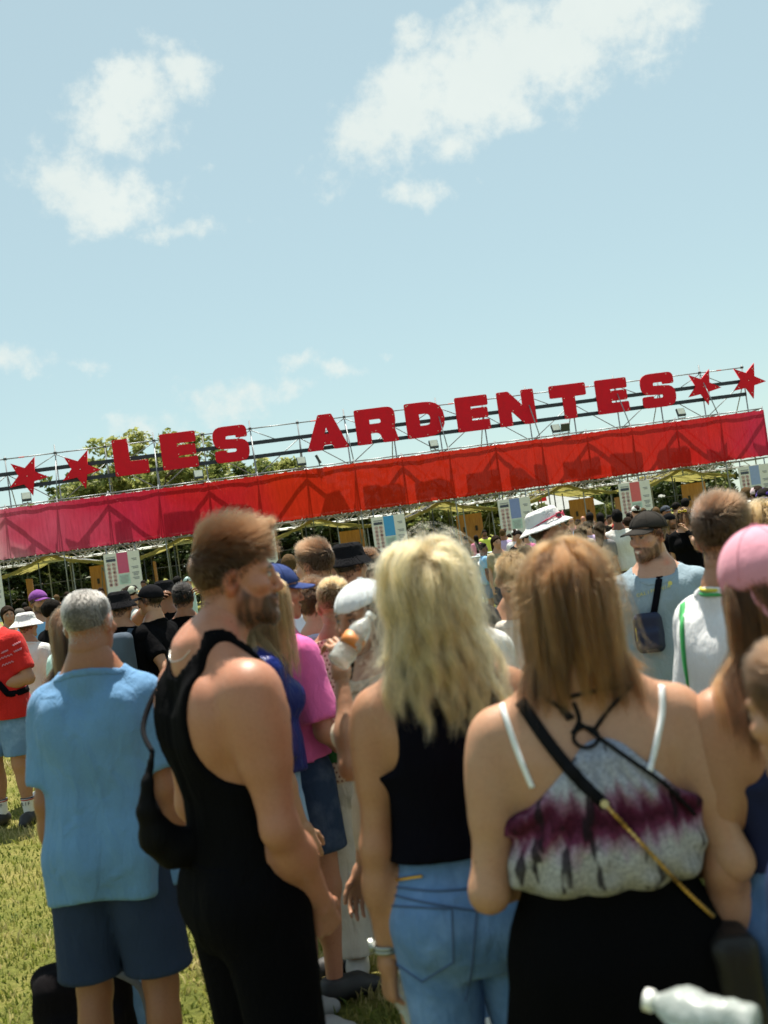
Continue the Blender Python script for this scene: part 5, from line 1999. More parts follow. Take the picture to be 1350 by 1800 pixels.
def smooth_path(pts, n=24):
    p = np.asarray(pts, float)
    t = np.linspace(0, len(p) - 1, n)
    out = []
    for s in t:
        i = int(min(s, len(p) - 2))
        f = s - i
        p0, p1, p2, p3 = p[max(i - 1, 0)], p[i], p[i + 1], p[min(i + 2, len(p) - 1)]
        out.append(.5 * ((2 * p1) + (-p0 + p2) * f + (2 * p0 - 5 * p1 + 4 * p2 - p3) * f * f + (-p0 + 3 * p1 - 3 * p2 + p3) * f ** 3))
    return np.array(out)

# cloth colours
def C(name, col, **k):
    return cloth(name, col, **k)
blue_tee = C('blue_cotton', (.115, .245, .43), wr=1.0)
navy_sh = C('navy_cotton', (.022, .036, .072), wr=.5)
black_c = C('black_cotton', (.0035, .0035, .0045), wr=.5)
black_d = C('black_denim', (.0035, .0035, .0048), wr=.5)
white_c = C('white_cotton', (.62, .62, .60), wr=.6)
jean_l = C('light_denim', (.10, .20, .40), denim=True, wr=.6)
jean_m = C('mid_denim', (.075, .15, .30), denim=True, wr=.5)
jean_d = C('dark_denim', (.022, .040, .085), denim=True, wr=.5)
grey_c = C('grey_cotton', (.16, .16, .17))
khaki = C('khaki_cotton', (.30, .25, .16))
red_c = C('red_cotton', (.48, .018, .016), wr=.7)
mint_c = C('mint_cotton', (.45, .62, .60))
pink_c = C('pink_cotton', (.62, .12, .34), wr=.5)
pale_b = C('pale_blue_cotton', (.24, .32, .38), wr=.6)
sky_c = C('sky_blue_cotton', (.20, .42, .68), wr=.6)
lilac = C('lilac_cotton', (.50, .38, .60))
# ------------------------------------------------------------------ the nearest people
h = person('elder', 'grey haired man seen from behind in a blue t-shirt and navy shorts', (146, 1030), 3.62, 6, extra=.012, skin='tan', build=.93, stance=.12, neckthick=1.10, shw=.90, lean=(.05, 0),
           wear=[('t_shirt', 'tee', dict(hem=.435, sleeve=.80, sl_r=1.5, fold=2.1, hemw=1.12, seed=2, creases=((.0, .72, .075, .52, .011, .014), (-.05, .70, -.03, .47, .008, .016), (-.09, .66, -.085, .48, .007, .014), (.06, .70, .10, .56, .008, .016), (.02, .47, .13, .50, .007, .012))), blue_tee), ('shorts', 'pants', dict(waist=.60, bottom=.285, leg_r=(1.30, 1.95, 1.6), ease=.016, seed=1), navy_sh)],
           hair=('buzz', 'grey', dict(L=(.008, .016), n=1.2)), armL=dict(u=(.14, -.04, -1), f=(.02, .16, -1), curl=38), armR=dict(u=(.10, .0, -1), f=(.02, .25, -1)), head=(6, 3, 0))
h = person('tank', 'bearded man in a black tank top looking right, hand in pocket', (392, 908), 2.86, 57, extra=.045, skin='red', muscle=1.16, build=1.03, head=(28, 2, 0), lean=(0, -.03), nf=.050, stance=.12, neckthick=1.12,
           armR=dict(u=(.15, .02, -1), f=(-.36, .46, -.80), hand=(-.4, .3, -.85), curl=35), armL=dict(u=(.2, .0, -1), f=(-.1, .5, -.8)), beard='dark',
           wear=[('trousers', 'pants', dict(waist=.565, bottom=.03, leg_r=(1.2, 1.45, 1.7), ease=.013, seed=4), black_d)],
           hair=('quiff', 'chestnut', dict(L=(.010, .078), n=1.4, vol=.022, lift=.95)))
Hh = h.H
tank_back = Poly2D([(-.30, .535 * Hh), (-.30, .655 * Hh), (-.140, .665 * Hh), (-.108, .70 * Hh), (-.096, .76 * Hh), (-.118, .905 * Hh), (-.070, .905 * Hh), (-.054, .828 * Hh), (-.02, .812 * Hh),
                    (.02, .812 * Hh), (.054, .828 * Hh), (.070, .905 * Hh), (.118, .905 * Hh), (.096, .76 * Hh), (.108, .70 * Hh), (.140, .665 * Hh), (.30, .655 * Hh), (.30, .535 * Hh)], 2)
g = h.fitted(lambda q: tank_back(q[:, 0], q[:, 2]), e=.010, fold=1.0, seed=3, zlo=.5, extra=lambda P, q, d: smax(d, -(rcone(P, h.neck0 + V3(0, 0, .035), h.neck1, h.nr + .022, h.nr + .030)), .012))
sdf_obj('tank_top', g, .0105, black_c, h.obj)
h.fns['tank_top'] = g[0]
nk = smooth_path([(-.062, -.02, .845), (-.04, -.055, .835), (0, -.066, .832), (.04, -.055, .835), (.062, -.02, .845)], 20) * np.array((1, 1, Hh))
nk = drop_to(h.body, nk, (0, 1, 0), 30, .002)
MB().path([Vector(p) for p in nk], .0010, 5).build('neck_chain', plain('silver_chain', (.6, .6, .58), .3, .9), h.obj)

# --- blonde woman
h = person('blonde', 'woman with long wavy blonde hair, black sleeveless top and light blue jeans', (737, 949), 2.60, -6, 'f', extra=.022, skin='warm', build=1.0, stance=.085, head=(-4, 4, 0),
           armL=dict(u=(.13, -.02, -1), f=(.03, .10, -1), curl=46, palm=(-1, .25, 0), thumb=(0, 1, 0), thc=.5), armR=dict(u=(.12, 0, -1), f=(-.1, .5, -.8)),
           wear=[('jeans', 'pants', dict(waist=.612, bottom=.03, leg_r=(1.13, 1.30, 1.9), ease=.009, seed=6, fold=.8), jean_l)])
Hh = h.H
shell = Poly2D([(-.32, .592 * Hh), (-.32, .70 * Hh), (-.142, .705 * Hh), (-.118, .74 * Hh), (-.122, .80 * Hh), (-.128, .905 * Hh), (-.045, .93 * Hh), (.045, .93 * Hh), (.128, .905 * Hh), (.122, .80 * Hh), (.118, .74 * Hh), (.142, .705 * Hh), (.32, .70 * Hh), (.32, .592 * Hh)], 1)
def looser(P, q, d, h=h):
    z = q[:, 2]
    a = np.interp(z, [.55 * h.H, .60 * h.H, .70 * h.H, .80 * h.H], [.030, .026, .010, .0])
    return np.maximum(d - a, -(rcone(P, h.neck0 + V3(0, 0, .03), h.neck1, h.nr + .004, h.nr + .006)))
g = h.fitted(lambda q: shell(q[:, 0], q[:, 2]), e=.010, fold=1.1, seed=5, extra=looser, zlo=.57)
sdf_obj('sleeveless_top', g, .0105, C('black_knit', (.0035, .0035, .007), wr=.4), h.obj)
h.fns['top'] = g[0]
bl_sdf = lambda P, h=h: np.minimum(full_sdf(h)(P), h.fns['top'](P))
do_hair(h, h.obj, ('long', 'blonde', dict(len=lambda q: .30 + .5 * np.abs(q[:, 0]) + .8 * np.maximum(q[:, 0], 0) + .35 * np.maximum(q[:, 2], 0), wave=.32, wfreq=7, n=1.3, sdf=bl_sdf, fly=800, clumps=64, spread=.005, part=-.5, lay=.018, seed=12, vol=.016)), 'hero', None)
jf = h.fns['jeans']
seam = plain('denim_stitch', (.05, .095, .20), .8)
seam_t = plain('ochre_stitch', (.34, .20, .09), .8)
for nm, pts in (('pocket_seam', None), ('centre_seam', [(846, 1545), (838, 1600), (834, 1650), (828, 1710), (818, 1760)]), ('yoke_seam', [(664, 1566), (740, 1585), (842, 1602)]), ('waistband_seam', [(672, 1556), (760, 1566), (850, 1560)])):
    if pts is None:
        cr = [(678, 1592), (794, 1598), (797, 1692), (742, 1726), (690, 1690), (678, 1592)]
        dense = [(a[0] + (b[0] - a[0]) * t, a[1] + (b[1] - a[1]) * t) for a, b in zip(cr[:-1], cr[1:]) for t in np.linspace(0, 1, 14, endpoint=False)] + [cr[-1]]
    else:
        dense = smooth_path(pts, 40)
    p = pix_on(h, dense, jf, 2.60, .001)
    MB().path([Vector(q) for q in p], .0026, 5).build(nm, seam, h.obj)
p = pix_on(h, [(684, 1600), (764, 1611), (788, 1601), (790, 1684), (742, 1714), (697, 1684)], jf, 2.60, .0015)
belt = pix_on(h, smooth_path([(664, 1552), (690, 1548), (720, 1543), (742, 1540)], 20), jf, 2.60, .004)
mb = MB().path([Vector(q) for q in belt], .0035, 5)
drop = pix_on(h, smooth_path([(690, 1549), (686, 1565), (684, 1585)], 10), jf, 2.60, .004)
mb.path([Vector(q) for q in drop], .0025, 5)
gold = plain('gold_metal', (.62, .40, .13), .35, .9)
mb.build('chain_belt', gold, h.obj)
MB().tube(Vector(drop[-1]) + Vector((0, .002, 0)), Vector(drop[-1]) + Vector((0, -.004, 0)), .011, 12).build('chain_charm', gold, h.obj)
# wrist watch
A = h.arm[-1]
fd = unit(A['W'] - A['E'])
cW = A['W'] - fd * .035
ax_ = axes(fd, (0, 1, 0))
ring = [Vector(cW + ax_[:, 0] * .029 * math.cos(t) + ax_[:, 2] * .027 * math.sin(t)) for t in np.linspace(0, 6.283, 24, endpoint=False)]
wt = MB().path(ring, .0055, 6, True).path([p + Vector(fd) * .009 for p in ring], .0055, 6, True).build('wrist_watch', plain('steel_watch', (.30, .32, .30), .35, .8), h.obj, True)
c_ = Vector(cW - ax_[:, 0] * .031)
MB().tube(c_, c_ - Vector(ax_[:, 0]) * .008, .017, 14).build('watch_case', plain('steel_watch', (.3, .3, .3)), wt)

# --- brown haired woman in halter top
h = person('halter', 'brown haired woman in a gathered purple and grey halter top, bare shoulders', (984, 957), 2.24, 2, 'f', extra=.016, skin='fair', build=1.20, stance=.09, head=(4, 3, 0), shw=1.04,
           armL=dict(u=(.20, -.10, -1), f=(-.35, .95, -.05), curl=45, palm=(-.5, 0, -1)), armR=dict(u=(.22, -.12, -1), f=(-.30, .95, -.15), curl=45, palm=(-.5, 0, -1)),
           wear=[('skirt', 'skirt', dict(waist=.64, bottom=.06, flare=.20, ease=.016, fold=1.2, seed=2), C('black_crepe', (.003, .003, .0035), wr=.3))])
Hh = h.H
def halter_mat():
    m, t = new_mat('tie_dye_knit')
    co = t.n('ShaderNodeTexCoord').outputs['Object']
    sp = t.n('ShaderNodeSeparateXYZ')
    t.l(co, sp.inputs[0])
    z = t.math('DIVIDE', sp.outputs[2], Hh)
    wob = t.noise(t.vmath('MULTIPLY', co, (30, 30, 7)).outputs[0], 1.0, 3.0, .6)
    zz = t.math('ADD', z, t.maprange(wob, .25, .75, -.017, .017))
    c = t.ramp(t.maprange(zz, .608, .778, 0, 1), [(0, (.30, .30, .31)), (.25, (.36, .36, .37)), (.33, (.30, .22, .30)), (.40, (.13, .028, .075)), (.48, (.045, .006, .020)), (.56, (.085, .014, .042)), (.64, (.20, .10, .16)), (.74, (.34, .35, .40)), (1, (.24, .27, .36))])
    st = t.noise(t.vmath('MULTIPLY', co, (34, 34, 8)).outputs[0], 1.0, 2.0, .5)
    c = t.mix(t.maprange(st, .58, .66, 0, .9, True), c, (.012, .008, .014))
    ft = t.noise(co, 190.0, 2.0, .7)
    f = t.maprange(ft, .3, .7, .55, 1.4)
    c = t.mix(1.0, c, t.mix(0.0, f, f), 'MULTIPLY')
    p = t.n('ShaderNodeBsdfPrincipled', i_Roughness=.85)
    p.inputs['Specular IOR Level'].default_value = .15
    t.l(c, p.inputs['Base Color'])
    b = t.n('ShaderNodeBump', i_Strength=.5, i_Distance=.003)
    t.l(t.noise(co, 240.0, 2.0, .6), b.inputs['Height'])
    t.l(b.outputs[0], p.inputs['Normal'])
    return finish(m, t, p.outputs[0])
apex = V3(.012, 0, .778 * Hh)
hal = Poly2D([(-.30, .606 * Hh), (-.30, .690 * Hh), (-.165, .694 * Hh), (-.06, .752 * Hh), (-.016, .780 * Hh), (.040, .780 * Hh), (.085, .752 * Hh), (.170, .694 * Hh), (.30, .690 * Hh), (.30, .606 * Hh)], 1)
def gather(P, q, d, h=h):
    z = q[:, 2]
    a = np.interp(z, [.606 * h.H, .620 * h.H, .642 * h.H, .68 * h.H, .745 * h.H], [.006, .030, .036, .020, .004])
    ang = np.arctan2(q[:, 0] - apex[0], np.maximum(apex[2] - z, .01) + .05)
    fl = sstep(apex[2] - z, .0, .09)
    return d - a + .0065 * np.sin(ang * 26 + 1.5 * np.sin(z * 31)) * (.35 + .65 * fl) + .004 * np.sin(q[:, 0] * 70 + 2 * np.sin(z * 40)) * sstep(.67 * h.H - z, 0, .05)
g = h.fitted(lambda q: hal(q[:, 0], q[:, 2]), e=.010, fold=.8, seed=8, extra=gather, zlo=.60)
sdf_obj('halter_top', g, .0085, halter_mat(), h.obj)
h.fns['top'] = g[0]
hb = lambda P, h=h: np.minimum(full_sdf(h)(P), h.fns['top'](P))
# long straight hair falling to the shoulders, darker inside, golden at the ends
do_hair(h, h.obj, ('straight', 'auburn', dict(len=lambda q: .165 + .8 * np.abs(q[:, 0]) + .5 * np.maximum(q[:, 1], 0), wave=.03, n=1.35, sdf=full_sdf(h), clumps=150, spread=.005, lay=.012, seed=21, vol=.012, fly=420)), 'hero', None)
strap_w = cloth('white_elastic', (.75, .77, .80), wr=.1)
cord_m = cloth('black_cord', (.010, .010, .012), wr=.1)
for nm, pts, w_ in (('bra_strap', [(882, 1238), (897, 1285), (915, 1335), (936, 1385)], .011), ('bra_strap', [(1163, 1205), (1164, 1250), (1155, 1300), (1141, 1358)], .012)):
    p = pix_on(h, smooth_path(pts, 22), hb, 2.24, .001)
    ribbon(nm, p, w_, .002, hb, strap_w, h.obj)
for pts in ([(940, 1212), (985, 1245), (1008, 1262)], [(1002, 1225), (1060, 1212), (1112, 1203)], [(1112, 1203), (1070, 1248), (1040, 1290)], [(1008, 1235), (1018, 1265), (1006, 1290)], [(1020, 1272), (1100, 1330), (1170, 1380), (1222, 1432)], [(985, 1246), (1000, 1264), (990, 1240)]):
    p = pix_on(h, smooth_path(pts, 20), hb, 2.24, .0035)
    MB().path([Vector(q) for q in p], .0042, 6).build('cord', cord_m, h.obj, True)
rp = pix_on(h, [(1030 + 22 * math.cos(t), 1296 + 18 * math.sin(t)) for t in np.linspace(0, 6.283, 20, endpoint=False)], hb, 2.24, .004)
MB().path([Vector(q) for q in rp], .0036, 6, True).build('halter_ring', cord_m, h.obj, True)
# crossbody bag: strap, chain and pouch
bag = empty('crossbody_bag', h.loc, h.th)
tag(bag, 'black crossbody bag with gold chain worn by the brown haired woman', 'bag')
p = pix_on(h, smooth_path([(914, 1232), (960, 1300), (1010, 1362), (1064, 1416)], 26), hb, 2.24, .004)
ribbon('strap', p, .024, .003, hb, cord_m, bag)
sk = h.fns['skirt']
allf = lambda P: np.minimum(hb(P), sk(P))
p = pix_on(h, smooth_path([(1062, 1412), (1130, 1485), (1200, 1560), (1255, 1612)], 60), allf, 2.24, .007)
mb = MB()
for i in range(len(p) - 1):
    a, b_ = Vector(p[i]), Vector(p[i + 1])
    mb.tube(a, b_, .0042 if i % 2 else .0026, 5)
mb.build('chain', gold, bag)
MB().tube(Vector(p[0]) + Vector((0, .002, 0)), Vector(p[0]) + Vector((0, -.006, 0)), .008, 10).build('stud', plain('pale_metal', (.6, .58, .5), .3, .9), bag)
e_ = p[-1]
g = (lambda P: rbox(P, (e_[0] + .02, e_[1] + .03, e_[2] - .12), (.045, .10, .10), .03) + .002 * waves(P, 30), e_ - .28, e_ + .25)
sdf_obj('pouch', g, .008, cloth('black_leather', (.010, .009, .009), rough=.5, gloss=.3), bag)

# --- woman with the pink cap
pink_cap = C('pink_twill', (.60, .27, .35), wr=.2)
h = person('pinkcap', 'woman in a pink cap worn backwards at the right edge, bare arm', (1326, 916), 2.25, -12, 'f', extra=.03, skin='warm', stance=.08, head=(-8, 4, 0),
           armL=dict(u=(.10, -.02, -1), f=(.02, .15, -1), curl=35), armR=dict(),
           wear=[('jeans', 'pants', dict(waist=.61, bottom=.03, leg_r=(1.13, 1.3, 1.8), ease=.009, seed=7), jean_m)],
           hair=('straight', 'auburn', dict(len=.36, wave=.06, n=.9, seed=31, vol=0, lay=.007, mask=lambda q: ((q[:, 2] > .8 * q[:, 1] - .012) & (q[:, 2] > -.05) & (q[:, 2] < .03)).astype(float))),
           hat=('cap', pink_cap, dict(back=True, z0=-.004, tilt=.05, up=-.85, length=.115, h=.012)))
Hh = h.H
cami = Poly2D([(-.3, .60 * Hh), (-.3, .69 * Hh), (-.13, .70 * Hh), (-.085, .75 * Hh), (-.082, .905 * Hh), (-.062, .905 * Hh), (-.058, .77 * Hh), (.058, .77 * Hh), (.062, .905 * Hh), (.082, .905 * Hh), (.085, .75 * Hh), (.13, .70 * Hh), (.3, .69 * Hh), (.3, .60 * Hh)], 1)
sdf_obj('camisole', h.fitted(lambda q: cami(q[:, 0], q[:, 2]), e=.009, fold=.8, seed=6, zlo=.58), .009, C('navy_knit', (.015, .02, .06)), h.obj)
# --- nearest head at the right edge
h = person('edge', 'dark haired person cut off by the right edge, ear and cheek showing', (1400, 1098), 1.55, -34, 'f', extra=.02, skin='fair', stance=.08, head=(0, 6, 0), build=.92, lean=(-.24, .30), armL=dict(u=(.02, .1, -1), f=(-.1, .5, -.8)),
           wear=[('t_shirt', 'tee', dict(hem=.50, seed=4), C('dark_blue_cotton', (.02, .03, .08))), ('jeans', 'pants', dict(waist=.60, bottom=.03, seed=3), jean_m)], hair=('short', 'brown', dict(L=(.022, .034), n=1.8, seed=8, vol=.004)))
# --- man in the white jersey
jersey = C('white_jersey', (.72, .73, .75), wr=.5)
h = person('jersey', 'brown haired man in a white jersey with green and yellow collar', (1258, 857), 3.3, 66, extra=.035, skin='warm', build=.98, head=(-28, 2, 0), stance=.10,
           armL=dict(u=(.12, -.05, -1), f=(.0, .35, -.9)), armR=dict(u=(.12, 0, -1), f=(0, .4, -.9)),
           wear=[('jersey', 'tee', dict(hem=.47, sleeve=.80, sl_r=1.8, fold=1.2, seed=5), jersey), ('shorts', 'pants', dict(waist=.58, bottom=.30, leg_r=(1.3, 1.9, 1.6), seed=2), black_c)],
           hair=('crop', 'brown', dict(L=(.018, .055), n=1.2, vol=.016, lift=.5)))
cf = h.fns['jersey']
for k, (rr, mt) in enumerate(((0, plain('collar_green', (.05, .35, .10), .8)), (.010, plain('collar_yellow', (.62, .55, .06), .8)))):
    c0 = h.neck0 * (.78 - k * .12) + h.neck1 * (.22 + k * .12)
    ax_ = axes(unit(h.neck1 - h.neck0), (0, 1, 0))
    R_ = h.nr + .016 - k * .002
    MB().path([Vector(c0 + ax_[:, 0] * R_ * math.cos(t) + ax_[:, 2] * R_ * 1.05 * math.sin(t)) for t in np.linspace(0, 6.283, 28, endpoint=False)], .006, 6, True).build('collar_band', mt, h.obj, True)
p = pix_on(h, smooth_path([(1200, 1060), (1199, 1110), (1203, 1160), (1209, 1205)], 20), cf, 3.2, .001)
ribbon('side_stripe', p, .022, .002, cf, plain('stripe_green', (.03, .32, .08), .8), h.obj)
A = h.arm[-1]
dsl = lambda P, h=h: np.maximum(np.maximum(h.armsdf(P, -1, .021), (P - (A['S'] + (A['E'] - A['S']) * .92)) @ unit(A['E'] - A['S']).astype(f32)), (A['S'] + (A['E'] - A['S']) * .52 - P) @ unit(A['E'] - A['S']).astype(f32))
sdf_obj('sleeve_panel', (dsl, A['S'] - V3(.2, .2, .35), A['S'] + V3(.2, .2, .05)), .009, C('plum_cotton', (.075, .042, .050)), h.obj)
# ------------------------------------------------------------------ things people carry: builders
def backpack(name, label, h, mat, size=(.15, .07, .21), z=.70, fold=1.0, strap=None, group=None, pocket=True):
    """backpack on the back of person h"""
    H = h.H
    c = h.up(V3(0, -.075 * H - size[1] - .01, z * H))
    r = empty(name, h.loc, h.th)
    tag(r, label, 'backpack', group)
    f = lambda P: rbox(P, c, size, .05) + .006 * fold * waves(P, 22, (1, 1, 1), 3)
    sdf_obj('pack', (f, c - .32, c + .32), .012, mat, r)
    if pocket:
        c2 = c + V3(0, -size[1] * .9, -size[2] * .35)
        f2 = lambda P: rbox(P, c2, (size[0] * .75, .035, size[2] * .5), .03) + .003 * waves(P, 25)
        sdf_obj('front_pocket', (f2, c2 - .2, c2 + .2), .012, mat, r)
    sm = strap or mat
    for k in (1, -1):
        pts = smooth_path([(k * .075, -.10, .80 * H), (k * .085, -.02, .842 * H), (k * .085, .07, .80 * H), (k * .10, .11, .72 * H), (k * .13, .06, .64 * H), (k * .12, -.10, .60 * H)], 26)
        P = np.array([h.up(V3(*p)) for p in pts], f32)
        fn = h.fns.get('t_shirt') or h.torso
        e = 3e-3
        for _ in range(12):
            f0 = fn(P)
            g_ = np.stack([fn(P + V3(e, 0, 0)) - f0, fn(P + V3(0, e, 0)) - f0, fn(P + V3(0, 0, e)) - f0], 1) / e
            g_ /= np.linalg.norm(g_, axis=1)[:, None] + 1e-6
            P = P - g_ * np.clip(f0 - .004, -.05, .05)[:, None]
        ribbon('strap', P, .04, .006, fn, sm, r)
    return r
def loop_strap(h, fn, mat, parent, shoulder=-1, hip=1, w=.028, n=40, zs=.835, zh=.56):
    """strap from one shoulder to the other hip, all round"""
    H = h.H
    t = np.linspace(0, 2 * math.pi, n)
    a = V3(shoulder * .07, -.01, zs * H); b = V3(hip * .13, .0, zh * H)
    mid = (a + b) / 2
    ax = (a - b) / 2
    pts = mid + np.cos(t)[:, None] * ax * 1.0 + np.sin(t)[:, None] * V3(0, .16, 0)
    P = np.array([h.up(p) for p in pts], f32)
    e = 3e-3
    for _ in range(14):
        f0 = fn(P)
        g_ = np.stack([fn(P + V3(e, 0, 0)) - f0, fn(P + V3(0, e, 0)) - f0, fn(P + V3(0, 0, e)) - f0], 1) / e
        g_ /= np.linalg.norm(g_, axis=1)[:, None] + 1e-6
        P = P - g_ * np.clip(f0 - .004, -.06, .06)[:, None]
    return ribbon('strap', P, w, .004, fn, mat, parent)
def world_of(h, p):
    return Matrix.Translation(h.loc) @ Matrix.Rotation(h.th, 4, 'Z') @ Vector([float(v) for v in p])

def pet_mat():
    m, t = new_mat('clear_bottle_plastic')
    co = t.n('ShaderNodeTexCoord').outputs['Object']
    g = t.n('ShaderNodeBsdfGlass', i_Roughness=.08, i_IOR=1.15)
    g.inputs['Color'].default_value = (.90, .95, .95, 1)
    p = t.n('ShaderNodeBsdfPrincipled', i_Roughness=.18)
    p.inputs['Base Color'].default_value = (.78, .84, .83, 1)
    b = t.n('ShaderNodeBump', i_Strength=.8, i_Distance=.01)
    t.l(t.noise(co, 45.0, 3.0, .5), b.inputs['Height'])
    t.l(b.outputs[0], g.inputs['Normal']); t.l(b.outputs[0], p.inputs['Normal'])
    ms = t.n('ShaderNodeMixShader')
    ms.inputs[0].default_value = .34
    t.l(g.outputs[0], ms.inputs[1]); t.l(p.outputs[0], ms.inputs[2])
    return finish(m, t, ms.outputs[0])
PET = pet_mat()
def bottle(label, base, neck, r=.033, label_col=None, cap=(.75, .78, .78), empty_=True):
    base, neck = Vector(base), Vector(neck)
    L = (neck - base).length
    o = empty('water_bottle')
    q = (neck - base).to_track_quat('Z', 'Y')
    o.matrix_basis = Matrix.Translation(base) @ q.to_matrix().to_4x4()
    tag(o, label, 'bottle', 'water bottles')
    prof = [(.0, .004), (.75, .0), (.98, .03), (1, .08), (.93, .16), (1, .24), (.94, .32), (1, .40), (.94, .48), (1, .56), (.98, .66), (.80, .76), (.52, .86), (.38, .91), (.38, .985), (0, .985)]
    n = 20
    vs, fs = [], []
    for i, (a, z) in enumerate(prof):
        for k in range(n):
            t = 6.2832 * k / n
            dent = 1 - .10 * math.sin(2 * t + z * 9) * math.sin(math.pi * min(z / .8, 1))
            vs.append((a * r * math.cos(t) * dent, a * r * math.sin(t) * dent, z * L))
    for i in range(len(prof) - 1):
        for k in range(n):
            fs.append((i * n + k, i * n + (k + 1) % n, (i + 1) * n + (k + 1) % n, (i + 1) * n + k))
    add_obj('bottle_body', np_mesh('bottle_body', np.array(vs), np.array(fs)), o, PET)
    MB().tube((0, 0, L * .955), (0, 0, L * 1.03), r * .45, 14).build('bottle_cap', plain('bottle_cap_%d' % int(cap[0] * 100), cap, .5), o)
    if label_col:
        MB().tube((0, 0, L * .34), (0, 0, L * .56), r * 1.02, 20).build('bottle_label', plain('bottle_label_orange', label_col, .5), o, True)
    return o

# bottles of the nearest people
h = PEOPLE['blonde']
A = h.arm[-1]
pw = world_of(h, A['W'] + A['hd'] * .10 + unit(A['pn']) * .038)
bottle('crumpled clear plastic bottle hanging from the blonde woman\'s left hand', pw + Vector((.05, -.01, -.13)), pw + Vector((-.035, .0, .09)), .034)
# bottle lying in the bag mouth at the bottom right corner
b0 = at(1330, 1815, 1.35)
b1 = at(1140, 1758, 1.42)
bottle('blurred white bottle poking in at the bottom right corner', b0, b1, .030, cap=(.8, .8, .78))
# somebody very near, mostly below the frame, holds that bottle
# black half-moon shoulder bag of the man in the tank top
h = PEOPLE['tank']
r = empty('shoulder_bag', h.loc, h.th)
tag(r, 'black half moon shoulder bag hanging behind the man in the tank top', 'bag')
Mi = (Matrix.Translation(h.loc) @ Matrix.Rotation(h.th, 4, 'Z')).inverted()
bp_ = [(np.array(Mi @ at(x, y, dd), f32), r_) for x, y, dd, r_ in ((268, 1322, 2.74, .007), (259, 1375, 2.72, .012), (259, 1425, 2.72, .024), (276, 1470, 2.74, .040), (306, 1490, 2.77, .046), (338, 1488, 2.80, .046), (368, 1476, 2.84, .038))]
def bagf(P):
    d = None
    for (a, ra), (b_, rb) in zip(bp_[:-1], bp_[1:]):
        e = rcone(P, a, b_, ra, rb)
        d = e if d is None else smin(d, e, .02)
    return d + .002 * waves(P, 40)
allb = np.array([p for p, _ in bp_])
sdf_obj('bag_body', (bagf, allb.min(0) - .07, allb.max(0) + .07), .008, cloth('black_nylon', (.004, .004, .005), rough=.7, gloss=.05), r)
S_ = h.arm[-1]['S']
sp = [bp_[0][0], bp_[0][0] * .6 + S_ * .4 + V3(-.03, -.05, 0), bp_[0][0] * .2 + S_ * .8 + V3(-.01, -.055, .03), S_ + V3(.02, -.02, .055)]
MB().path([Vector([float(v) for v in p]) for p in smooth_path(np.array(sp), 20)], .007, 6).build('strap', cord_m, r, True)

# backpack standing on the grass behind the elder man
pb = at(150, 1790, 4.02)
r = empty('backpack', (pb.x, pb.y, 0), rad(20))
tag(r, 'black backpack standing on the grass between the elder man\'s legs', 'backpack')
sdf_obj('pack', (lambda P: smin(rbox(P, (0, 0, .20), (.17, .10, .20), .07), rbox(P, (0, -.10, .14), (.13, .04, .11), .03), .02) + .006 * waves(P, 18), V3(-.3, -.3, -.02), V3(.3, .3, .5)), .011, C('black_canvas', (.007, .006, .007)), r)
MB().path([Vector(p) for p in smooth_path([(-.06, -.02, .39), (-.03, -.03, .45), (.03, -.03, .45), (.06, -.02, .39)], 14)], .010, 6).build('handle', cord_m, r, True)
MB().path([Vector(p) for p in smooth_path([(.12, -.10, .36), (.19, -.14, .30), (.20, -.15, .16), (.15, -.14, .04)], 16)], .014, 6).build('strap', C('grey_webbing', (.10, .10, .10)), r, True)

# ------------------------------------------------------------------ middle distance
person('longhair', 'long brown haired woman in pale jeans hidden in front of the grey haired man', (128, 1064), 4.35, 0, 'f', extra=.015, skin='fair', stance=.10,
       wear=[('t_shirt', 'tee', dict(hem=.52, seed=3), lilac), ('jeans', 'pants', dict(waist=.61, bottom=.02, leg_r=(1.18, 1.45, 2.5), seed=3), C('washed_denim', (.22, .36, .52), denim=True))], hair=('long', 'brown', dict(len=.42, n=.6, seed=5)))
satin = cloth('blue_satin', (.0015, .010, .13), rough=.36, gloss=.12, wr=1.0)
h = person('satin', 'woman in profile in a shiny blue football shirt and frayed denim shorts', (452, 1000), 4.15, 72, 'f', extra=.018, skin='fair', stance=.09, head=(14, 2, 0), nf=.032, bust=.7, build=.90, shoes='grey', armR=dict(u=(.12, -.04, -1), f=(.0, .25, -1)), armL=dict(),
           wear=[('t_shirt', 'tee', dict(hem=.57, sleeve=.98, sl_r=1.6, fold=1.6, seed=9), satin), ('shorts', 'pants', dict(waist=.62, bottom=.385, leg_r=(1.15, 2.05, 1.6), seed=5, fray=.010), C('frayed_denim', (.20, .33, .50), denim=True))],
           hair=('long', 'sand', dict(len=.40, n=.8, seed=14, wave=.08)))
A = h.arm[1]
for k, (mt, t_) in enumerate(((plain('cuff_white', (.75, .75, .75), .8), .955), (plain('cuff_red', (.5, .03, .04), .8), .985))):
    c0 = A['S'] + (A['E'] - A['S']) * t_
    ax_ = axes(unit(A['E'] - A['S']), (0, 1, 0))
    MB().path([Vector(c0 + (ax_[:, 0] * math.cos(t) + ax_[:, 2] * math.sin(t)) * .0425 * h.H / 1.7) for t in np.linspace(0, 6.283, 20, endpoint=False)], .0045, 5, True).build('cuff_band', mt, h.obj, True)
e_ = h.hc + h.Rh @ V3(.076, -.006, -.045) * h.hs
MB().path([Vector(e_ + V3(0, .009 * math.cos(t), -.012 + .012 * math.sin(t))) for t in np.linspace(0, 6.283, 14, endpoint=False)], .0016, 5, True).build('earring', gold, h.obj, True)
r = empty('string_bag', h.loc, h.th)
tag(r, 'thin beige bag strap over the blue football shirt', 'bag strap')
